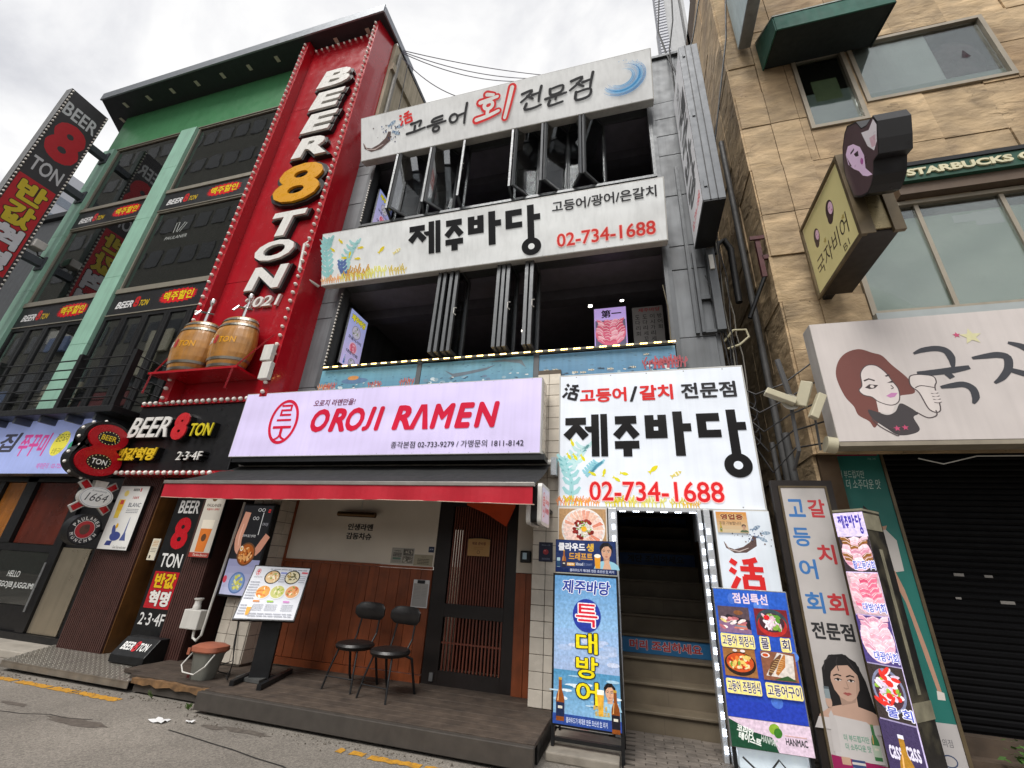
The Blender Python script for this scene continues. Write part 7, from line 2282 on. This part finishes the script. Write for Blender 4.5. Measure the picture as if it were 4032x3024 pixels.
# lunch menu board
lb = thing('lunch_menu_board', (1.05, 5.1, 0), 'lit blue lunch menu board with four dish photos on the pavement', 'sign stand')
part('frame', MB().box(.715, 1.375, 5.103, 5.16, .255, 1.53), ALU, lb, bevel=.004)
part('leg', MB().box(.73, .76, 5.11, 5.15, 0.01, .252).box(1.33, 1.36, 5.11, 5.15, 0.01, .252), BLK, lb)
a = front(.725, 5.102, .265, 1.365, 1.52)
a.grad(0, 17, 100, 100, '#2a3fae', '#2f5fc0', 8)
rg = random.Random(3)
for i in range(10):
    a.ell(rg.uniform(5, 95), rg.uniform(24, 96), rg.uniform(3, 9), rg.uniform(2, 5), rg.choice(('#5a86d8', '#4a72cc')), 14)
a.text('점심특선', 26, 90.5, 74, 98, '#e3cfe0', off=.03)
def dish(u0, v0, u1, v1, kind, sdn):
    rg = random.Random(sdn)
    w_, h_ = u1 - u0, v1 - v0
    cu, cv = (u0 + u1) / 2, (v0 + v1) / 2
    k = a.asp()
    if kind == 0:
        a.rect(u0, v0, u1, v1, '#5a4a52').poly([(u0, v0), (u1, v0), (u1, v0 + h_ * .3), (u0, v0 + h_ * .45)], '#8a6a8a').poly([(u0 + w_ * .1, v0 + h_ * .5), (u1, v0 + h_ * .15), (u1, v0 + h_ * .5), (u0 + w_ * .3, v0 + h_ * .7)], '#2c2830')
        for i in range(14):
            a.ell(rg.uniform(u0 + w_ * .08, u1 - w_ * .15), rg.uniform(v0 + h_ * .2, v0 + h_ * .6), w_ * .12, h_ * .06, rg.choice(('#e8d3d8', '#d88a90', '#e8cf8a', '#f0e6e2', '#b86a72')), 9, rot=rg.uniform(-.6, .6))
        a.poly([(u0 + w_ * .45, v0 + h_ * .18), (u0 + w_ * .9, v0 + h_ * .15), (u0 + w_ * .85, v0 + h_ * .34), (u0 + w_ * .6, v0 + h_ * .36)], '#c97a6a').line([(u0 + w_ * .5, v0 + h_ * .28), (u0 + w_ * .86, v0 + h_ * .26)], 1, '#7a8a98')
        a.ell(u0 + w_ * .65, v0 + h_ * .78, w_ * .15, h_ * .09, '#8a5a3a', 14)
    elif kind == 1:
        a.rect(u0, v0, u1, v1, '#7a2a2e').ell(cu, cv, w_ * .47, h_ * .5, '#3c4a52', 28).ell(cu, cv - h_ * .1, w_ * .44, h_ * .42, '#b8322e', 28).ell(cu, cv, w_ * .38, h_ * .36, '#4a3038', 26)
        scatter(a, u0 + w_ * .25, v0 + h_ * .25, u1 - w_ * .25, v1 - h_ * .25, ('#e6d6dc', '#d9b3c0', '#f0e6ea', '#8ab04a', '#5f9436'), 44, h_ * .12, 5)
        a.ell(u0 + w_ * .36, v0 + h_ * .68, w_ * .09, h_ * .09, '#d8282c', 14)
    elif kind == 2:
        a.rect(u0, v0, u1, v1, '#9c6a3c').ell(cu, cv - h_ * .05, w_ * .48, h_ * .42, '#2f2622', 30).ell(cu, cv, w_ * .42, h_ * .34, '#c9542a', 28)
        scatter(a, u0 + w_ * .2, v0 + h_ * .3, u1 - w_ * .2, v1 - h_ * .28, ('#e8c46a', '#f0e0b0', '#d8402a', '#7fa03c', '#e07a34', '#a8301e'), 50, h_ * .11, 9)
        a.ell(u0 + w_ * .38, v1 - h_ * .08, w_ * .07, h_ * .05, '#e3dcd8', 12).ell(u0 + w_ * .62, v1 - h_ * .08, w_ * .08, h_ * .05, '#e3dcd8', 12)
    else:
        a.rect(u0, v0, u1, v1, '#8a5a44').poly([(u0 + w_ * .08, v0 + h_ * .15), (u0 + w_ * .5, v1 - h_ * .02), (u1 - w_ * .05, v1 - h_ * .1), (u1 - w_ * .1, v0 + h_ * .1)], '#d8cfc6')
        for s_ in (0, 1):
            p0, p1 = (u0 + w_ * (.18 + .22 * s_), v0 + h_ * (.16 + .05 * s_)), (u0 + w_ * (.6 + .1 * s_), v1 - h_ * .08)
            a.line([p0, ((p0[0] + p1[0]) / 2 + (w_ * .04 if s_ else -w_ * .04), (p0[1] + p1[1]) / 2), p1], [h_ * .1, h_ * .24, h_ * .06], ('#6a4a34', '#b8763a')[s_])
            for i in range(7):
                t = .15 + i * .1
                x_, y_ = p0[0] + (p1[0] - p0[0]) * t, p0[1] + (p1[1] - p0[1]) * t
                a.line([(x_ - w_ * .07, y_ + h_ * .02), (x_ + w_ * .07, y_)], h_ * .018, '#d8b078')
        a.poly([(u0 + w_ * .3, v0 + h_ * .02), (u0 + w_ * .95, v0 + h_ * .04), (u0 + w_ * .7, v0 + h_ * .2)], '#3a5a34').ell(u0 + w_ * .14, v1 - h_ * .14, w_ * .13, h_ * .09, '#e6e0dc', 16).ell(u0 + w_ * .14, v1 - h_ * .14, w_ * .09, h_ * .06, '#c9542a', 14)
dish(3, 70, 46, 88, 0, 1)
dish(53, 70, 97, 88, 1, 2)
dish(3, 42, 46, 60, 2, 3)
dish(53, 42, 97, 60, 3, 4)
for tx, u0, v0, u1, v1 in (('고등어 회정식', 4, 61.5, 46, 68.5), ('물', 56, 61.5, 66, 68.5), ('회', 83, 61.5, 93, 68.5), ('고등어 조림정식', 4, 32.5, 46, 39.5), ('고등어구이', 55, 32.5, 97, 39.5)):
    a.poly([(u0 - 1.6, v0 - .2), (u0 - .4, v0 - 1.1), (u1 + .4, v0 - 1.1), (u1 + 1.6, v0 - .2), (u1 + 1.6, v1 + .2), (u1 + .4, v1 + 1.1), (u0 + (u1 - u0) * .5, v1 + .7), (u0 - .4, v1 + 1.1), (u0 - 1.6, v1 + .2)], '#f2e28a')
    a.text(tx, u0, v0, u1, v1, '#1f1f3a', off=.015, oc='#e9e4f2', ow=.03)
a.rect(0, 0, 100, 17, '#dcc6d8').poly([(0, 0), (58, 0), (52, 8), (28, 10), (0, 16)], '#1f4a34')
a.text('코리안', 9, 8, 30, 12.5, '#e6ece6', off=.05, rot=-.22).text('테이스트', 10, 3.2, 38, 7.8, '#e6ece6', off=.05, rot=-.22).text('HANMAC', 38, 4, 58, 8, '#b9c4bc', off=.03, rot=-.22).text('HANMAC', 68, 5, 94, 9, '#38383c', off=.03)
a.ell(56, 13, 7, 3, '#8ab03a', 14, rot=.6).ell(60, 11, 5, 3, '#3f7a2c', 14, rot=-.5).rect(68, 10, 94, 10.5, '#d0a8a0')
a.build('face', PRF, lb)
wb = thing('white_base_box', (1.05, 5.2, 0), 'white lit base box with cables under the lunch menu board', 'box')
part('box', MB().box(.78, 1.32, 5.165, 5.35, .09, .3), mat('white_lit_box', '#d6e2ea', .4, emis=.2), wb, bevel=.01)
part('plate', MB().box(.8, 1.3, 5.0, 5.4, .03, .085), GP, wb, bevel=.02)
part('cable', MB().tube([(.8, 5.08, .2), (.88, 5.05, .14), (.98, 5.04, .12), (1.08, 5.06, .22), (1.15, 5.05, .14), (1.1, 5.04, .08), (.95, 5.03, .07)], .008, 6), CABLE, wb)
part('plug', MB().tube([(.93, 5.04, .105), (1.0, 5.035, .13)], .016, 8), CABLE, wb)

# tall white board with the soju advert
tb = thing('tall_white_board', (1.8, 5.4, .0), 'tall white board with blue and red lettering and a woman holding a glass', 'sign')
part('frame', MB().frame(1.50, 2.09, .02, 2.66, 5.42, 5.5, .06), mat('dark_bronze', '#2b2522', .5, .3, var=.15), tb)
part('inner_frame', MB().frame(1.562, 2.028, .082, 2.598, 5.405, 5.47, .02), GOLD, tb)
part('panel', MB().box(1.584, 2.006, 5.412, 5.45, .104, 2.576), PAPER, tb)
a = front(1.584, 5.411, .104, 2.006, 2.576)
a.rect(0, 0, 100, 100, '#c3bebb')
BLU, RDD = '#3d78b8', '#c33a40'
for ch, u0, v0, c_ in (('고', 8, 87.5, BLU), ('등', 8, 75.5, BLU), ('어', 8, 63, BLU), ('회', 8, 50.5, BLU), ('갈', 54, 87.5, RDD), ('치', 54, 69, RDD), ('회', 54, 50.5, RDD)):
    a.text(ch, u0, v0, u0 + 38, v0 + 7.6, c_, off=.025)
a.text('전문점', 9, 41.5, 93, 47.5, '#2e2e30', off=.03)
bust(a, 52, 13, 24, '#c7a491', '#1a1718', '#cfcac8', long=True)
a.poly([(8, 4), (10, 14), (20, 17), (78, 16), (92, 14), (96, 4)], '#cfcac8')
a.poly([(6, 6), (10, 17), (16, 18.5), (22, 15), (20, 6)], '#c9c4c2').ell(15, 21, 6, 1.9, '#c7a491', 14).rect(10, 22, 20, 25.5, '#8d9ba0').rect(10, 25, 20, 25.8, '#5c666c')
a.text('더 부드럽지만', 30, 9.6, 76, 11.6, '#7fa894', off=.03).text('더 소주다운 맛', 30, 7, 76, 9, '#7fa894', off=.03)
bottle(a, 86, 5, 10.5, '#3f7a4a', '#b9c9b4', '#6a8a5a')
a.poly([(0, 0), (100, 0), (100, 3.6), (0, 5)], '#9c1c58').rect(36, 0, 60, 4.4, '#3a4a7a').rect(36, 1.2, 60, 2, '#d6d0cc').rect(36, 3, 60, 3.7, '#d6d0cc').rect(18, 2.6, 34, 4.8, '#c9a58c')
a.build('face', PR, tb)

# lit tower sign
tw = thing('lit_tower_sign', (2.07, 5.2, 0), 'narrow lit tower sign of stacked sashimi photos with taped edges', 'sign')
TAPE = mat('taped_black_box', '#22201f', .4, .1, var=.3, scale=8, dirt=.55, dirtc='#7d765f')
TA, TB, TC_ = Vector((1.944, 5.182, 0)), Vector((2.126, 5.0, 0)), Vector((2.37, 5.244, 0))   # the tower stands turned to the street corner
TD = TA + TC_ - TB
part('casing', MB().ext([v + Vector((0, 0, .02)) for v in (TA, TB, TC_, TD)], (0, 0, 2.27)), TAPE, tw, bevel=.006)
part('cap', MB().ext([v + Vector((0, 0, 2.292)) for v in (TA, TB, TC_, TD)], (0, 0, .02)), mat('tape_grey', '#8d8873', .5, var=.3), tw)
tn = Vector((.7071, -.7071, 0))
for z0, z1, f0, f1 in ((.62, .75, .0, 1), (2.12, 2.27, 0, .9), (.8, 1.95, .42, .58)):
    p, q = TB.lerp(TC_, f0) + tn * .002, TB.lerp(TC_, f1) + tn * .002
    part('tape', MB().ext([p + Vector((0, 0, z0)), q + Vector((0, 0, z0)), q + Vector((0, 0, z1)), p + Vector((0, 0, z1))], tn * .003), MATS['tape_grey'], tw)
a = Art(TA + Vector((-.001, -.001, .04)), TB - TA, (0, 0, 2.24), (-.7071, -.7071, 0))
a.rect(0, 0, 100, 100, '#cfc2e6')
blockword(a, 12, 91, 90, 99, '#3a2f9c', '#cfc2e6')
for i, (v0, v1, bgc, cs_, lab) in enumerate(((76, 90, '#3a3238', ('#dcb3c0', '#e6ccd4', '#c98aa0', '#8a5a2a'), '활고등어회'), (60, 75.6, '#b9a0a8', ('#d86a86', '#e697a8', '#c94f70', '#e9b8c2'), '대방어회'), (43, 59.6, '#4a3f78', ('#dba6b8', '#e3bcc8', '#cf95ac', '#e9ccd4'), '대광어회'), (25, 42.6, '#38302f', ('#e3dce4', '#cfc0d4', '#8ab03c', '#d8342c'), '물 회'))):
    a.rect(0, v0, 100, v1, bgc)
    if i < 3:
        sashimi(a, 2, v0 + .3, 98, v1 - .3, bgc, cs_, 10 + i, 3, 7)
    else:
        bowl(a, 48, 34.5, 5.2, '#7a7f9a', '#4a3038', cs_, 4, 44, 7.2)
        scatter(a, 12, 28, 88, 41, cs_, 26, 1.6, 6)
    a.text(lab, 30, v0 + 1, 98, v0 + 4.4, '#4a5ab8', off=.02, oc='#e8e6f2', ow=.08)
a.rect(0, 0, 100, 24.6, '#3f3558').ell(50, 10, 12, 9, '#d9a23c', 18).text('cass', 56, 14, 92, 18, '#d9d4e6', off=.02).text('cass', 10, 13, 44, 17, '#d9d4e6', off=.02)
bottle(a, 50, 1, 20, '#a87a2a', '#4a5ab8', '#d6d6e6')
a.build('face', mat('print_tower', attr=True, rough=.3, var=.2, scale=45, detail=9, emis=.30, ), tw)

# teal soju banner
te = thing('teal_banner', (2.52, 5.78, 0), 'tall teal drink banner with a woman, half hidden behind the tower sign', 'banner')
part('frame', MB().box(2.24, 2.80, 5.782, 5.84, .02, 3.1), mat('banner_black', '#1d1a1a', .5), te)
part('gold_edge', MB().box(2.77, 2.8, 5.77, 5.781, .02, 3.1), GOLD, te)
a = front(2.26, 5.781, .04, 2.768, 3.06)
a.rect(0, 0, 100, 100, '#1f6f66').rect(0, 98.6, 96, 100, '#8a1640').text('더 부드럽지만', 12, 90, 62, 93, '#c9dcd2', shear=.2).text('더 소주다운 맛', 22, 86, 88, 89.6, '#c9dcd2', shear=.2).text('처음 그맛', 76, 97, 92, 97.8, '#9cc4b8')
a.poly([(30, 70), (44, 80), (58, 77), (66, 70), (50, 68)], '#241d1c').poly([(44, 72), (72, 72), (88, 68), (86, 58), (56, 57)], '#c4bfba').poly([(52, 72), (78, 73), (74, 71.6), (54, 70.8)], '#b98f78')
a.poly([(60, 57), (74, 48), (82, 30), (86, 22), (92, 22), (88, 34), (78, 52), (70, 58)], '#b98f78').poly([(82, 21), (94, 21), (95, 23), (84, 23.4)], '#d6d0ca')
a.rect(0, 0, 100, 15, '#b9b5b4').text('편의점', 62, 9, 86, 11, '#5a5a60').ring(74, 5.5, 12, 1.6, 2, '#3a4a6a').rect(0, 0, 100, 1.6, '#8a1640')
a.build('face', PR, te)
# potted greenery at the doorstep
pw_ = thing('doorstep_plant', (3.25, 5.7, 0), 'small leafy green plant by the shuttered doorstep', 'plant')
m = MB()
rg = random.Random(15)
for i in range(90):
    c = Vector((3.25 + rg.gauss(0, .12), 5.72 + rg.gauss(0, .08), .28 + rg.gauss(0, .08)))
    t, e_ = rg.uniform(0, 6.28), rg.uniform(.02, .045)
    u_ = Vector((math.cos(t), math.sin(t), rg.uniform(-.4, .6))) * e_
    v_ = Vector((-math.sin(t), math.cos(t), rg.uniform(-.3, .5))) * e_ * .5
    m.quad(c - u_, c + v_, c + u_, c - v_)
part('foliage', m, mat('leaf_green', '#3f5f26', .6, var=.4, scale=14), pw_)
part('pot', MB().lathe([(.09, 0), (.12, .16), (.13, .2)], (3.25, 5.72, 0), 14), mat('brown_pot', '#4a372a', .7), pw_)

# ------------------------------------------------------------------ wires, far buildings, and the other side of the street
WIREC = mat('grey_violet_wire', '#6d6878', .5)
for k, (p, q, s_) in enumerate((((-5.5, 6.0, 14.55), (-2.2, 9.0, 17.1), .12), ((-5.5, 6.0, 14.5), (-2.3, 9.0, 16.95), .32), ((-5.5, 6.0, 14.45), (-2.45, 9.0, 16.9), .45), ((-5.5, 6.0, 14.3), (-3.7, 7.2, 13.6), .35))):
    p, q = Vector(p), Vector(q)
    pts = [p.lerp(q, i / 14) + Vector((0, 0, -s_ * 4 * (i / 14) * (1 - i / 14))) for i in range(15)]
    solo('overhead_wire', MB().tube(pts, .012, 5), WIREC, ('highest of four thin wires leaving the red panel corner', 'second highest thin wire leaving the red panel corner', 'third thin wire below the red panel corner', 'lowest sagging wire ending at the topmost sign')[k], 'wire', p, 'wires at the roof corner')
solo('drop_wire', MB().tube([(-5.35, 6.2, 14.2), (-5.3, 6.2, 12.5), (-5.3, 6.2, 10.8)], .012, 5), CABLE, 'single dark wire hanging straight down the cream side wall', 'wire', (-5.3, 6.2, 10.8))
for k, pts in enumerate(([(1.1, 5.6, 12.8), (1.02, 5.7, 11.9), (1.12, 5.7, 11.1), (1.16, 5.2, 9.5)], [(1.35, 5.4, 13.2), (1.28, 5.5, 11.8), (1.14, 5.5, 10.9), (1.13, 5.5, 9.5)], [(2.2, 4.8, 14), (1.5, 5.2, 10.6), (1.2, 5.4, 9.5)], [(2.3, 5.0, 13), (2.05, 5.3, 10.5), (1.62, 5.6, 8.2), (1.45, 5.7, 7.0)])):
    solo('black_cable', MB().tube(pts, .016, 6), CABLE, ('thick black cable curving down onto the steel roof', 'thinner black cable kinked above the projecting sign', 'straight black cable slanting to the projecting sign top', 'long black cable crossing the stone side wall')[k], 'cable', pts[-1], 'black cables at the upper right')
FARW = mat('far_white_cladding', '#b9bcc4', .6, var=.04)
FARD = mat('far_window', '#7d8794', .3, var=.1)
fb = thing('far_white_tower', (-75, 45, 0), 'pale distant office tower behind the tall projecting sign', 'building')
part('wall', MB().box(-100, -66, 22, 50, 0, 44), FARW, fb)
wme = sharedmesh('window_band', MB().box(-.05, 0, 0, 26, 0, 1.1), FARD)
copies('window_band', wme, None, fb, [(-65.95, 23, 3 + i * 2.6) for i in range(15)])
wm2 = sharedmesh('window_band', MB().box(0, 33, -.05, 0, 0, 1.1), FARD)
copies('window_band', wm2, None, fb, [(-99.5, 21.99, 3 + i * 2.6) for i in range(15)])
gb = thing('grey_neighbour_building', (-18, 6.2, 0), 'plain grey building edge behind the tall projecting sign', 'building')
part('wall', MB().box(-24, -15.6, 6.0, 14, 0, 10.6), mat('plain_grey_wall', '#6b6e72', .7, var=.08, streak=.15), gb)
part('coping', MB().box(-24.1, -15.58, 5.9, 14, 10.62, 10.8), mat('coping_dark', '#34363a', .6), gb)
part('lower_front', MB().box(-24, -15.6, 5.9, 5.99, 0, 3.9), FRB, gb)
fr_ = thing('far_ribbed_tower', (2.3, 13, 0), 'white ribbed tower seen above the steel building roof', 'building')
part('wall', MB().box(2.72, 3.6, 12.9, 16, 0, 30), mat('pale_far_wall', '#aeb0b2', .7, var=.06, streak=.1), fr_)
m = MB()
for i in range(70):
    m.box(2.32, 2.72, 12.82, 13.4, 14 + i * .22, 14 + i * .22 + .13)
part('core', MB().box(2.36, 2.70, 12.9, 13.3, 0, 30), FARW, fr_)
part('ribs', m, FARW, fr_)
part('dark_frame', MB().box(2.75, 2.95, 8.6, 9.2, 9, 26).box(2.5, 2.56, 9.5, 9.6, 9, 26), BLK, fr_)

# other side of the street, seen only in the window reflections; heights set for light and reflections
def opposite(x0, x1, h_, c_, lbl, seed):
    t = thing('opposite_building', ((x0 + x1) / 2, -5.2, 0), lbl, 'building', 'buildings across the street')
    part('wall', MB().box(x0, x1, -12, -5.2, 0, h_), mat('opp_%s' % c_[1:], c_, .8, var=.15, streak=.2), t)
    rg = random.Random(seed)
    z_ = 3.6
    while z_ < h_ - 1.5:
        n = int((x1 - x0) / 1.6)
        for i in range(n):
            part('window', MB().box(x0 + .3 + i * 1.6, x0 + 1.5 + i * 1.6, -5.19, -5.15, z_ + .5, z_ + 1.9), mat('opp_window', '#34383b', .2), t)
        z_ += 3.1
    for i in range(3):
        xx, zz = rg.uniform(x0, x1 - 3), 2.8 + i * 3.1
        part('sign_board', MB().box(xx, xx + 3, -5.1, -4.9, zz, zz + .9), mat('opp_sign_%d' % ((seed + i) % 4), ('#8f9aa8', '#a9a290', '#3d5a8a', '#7a3a38')[(seed + i) % 4], .5, emis=.05), t)
    return t
ob = opposite(-60, -19, 40, '#77776f', 'very tall grey building across the street, farthest left', 1)  # unseen tall block, added so the beer hall panes reflect dark
rg = random.Random(31)
for i in range(30):
    x_, z_ = rg.uniform(-52, -20), rg.uniform(5.5, 16)
    c_ = rg.choice(('#8d93a8', '#b3ae98', '#9aa3bd', '#6c7fa3', '#c4c2b8', '#8a5a5a', '#77836f'))
    part('sign_board', MB().box(x_, x_ + rg.uniform(1.2, 3.4), -5.05 + .01 * i, -4.9 + .01 * i, z_, z_ + rg.uniform(.6, 1.8)), mat('opp_board_%s' % c_[1:], c_, .5, emis=.06), ob)
opposite(-18.9, -8, 3.4, '#57544f', 'low brown-grey building across the street opposite the beer hall', 2)
opposite(-7.9, 4, 3.2, '#5b5650', 'low grey-brown building across the street opposite the noodle shop', 3)
opposite(4.1, 18, 3.4, '#57504a', 'low dark building across the street, farthest right', 4)
rb2 = thing('neighbour_building', (13, 6, 0), 'plain building continuing the street beyond the stone front', 'building')
part('wall', MB().box(9.05, 20, 5.6, 14, 0, 13), mat('opp_plain', '#6a635a', .8, var=.1), rb2)
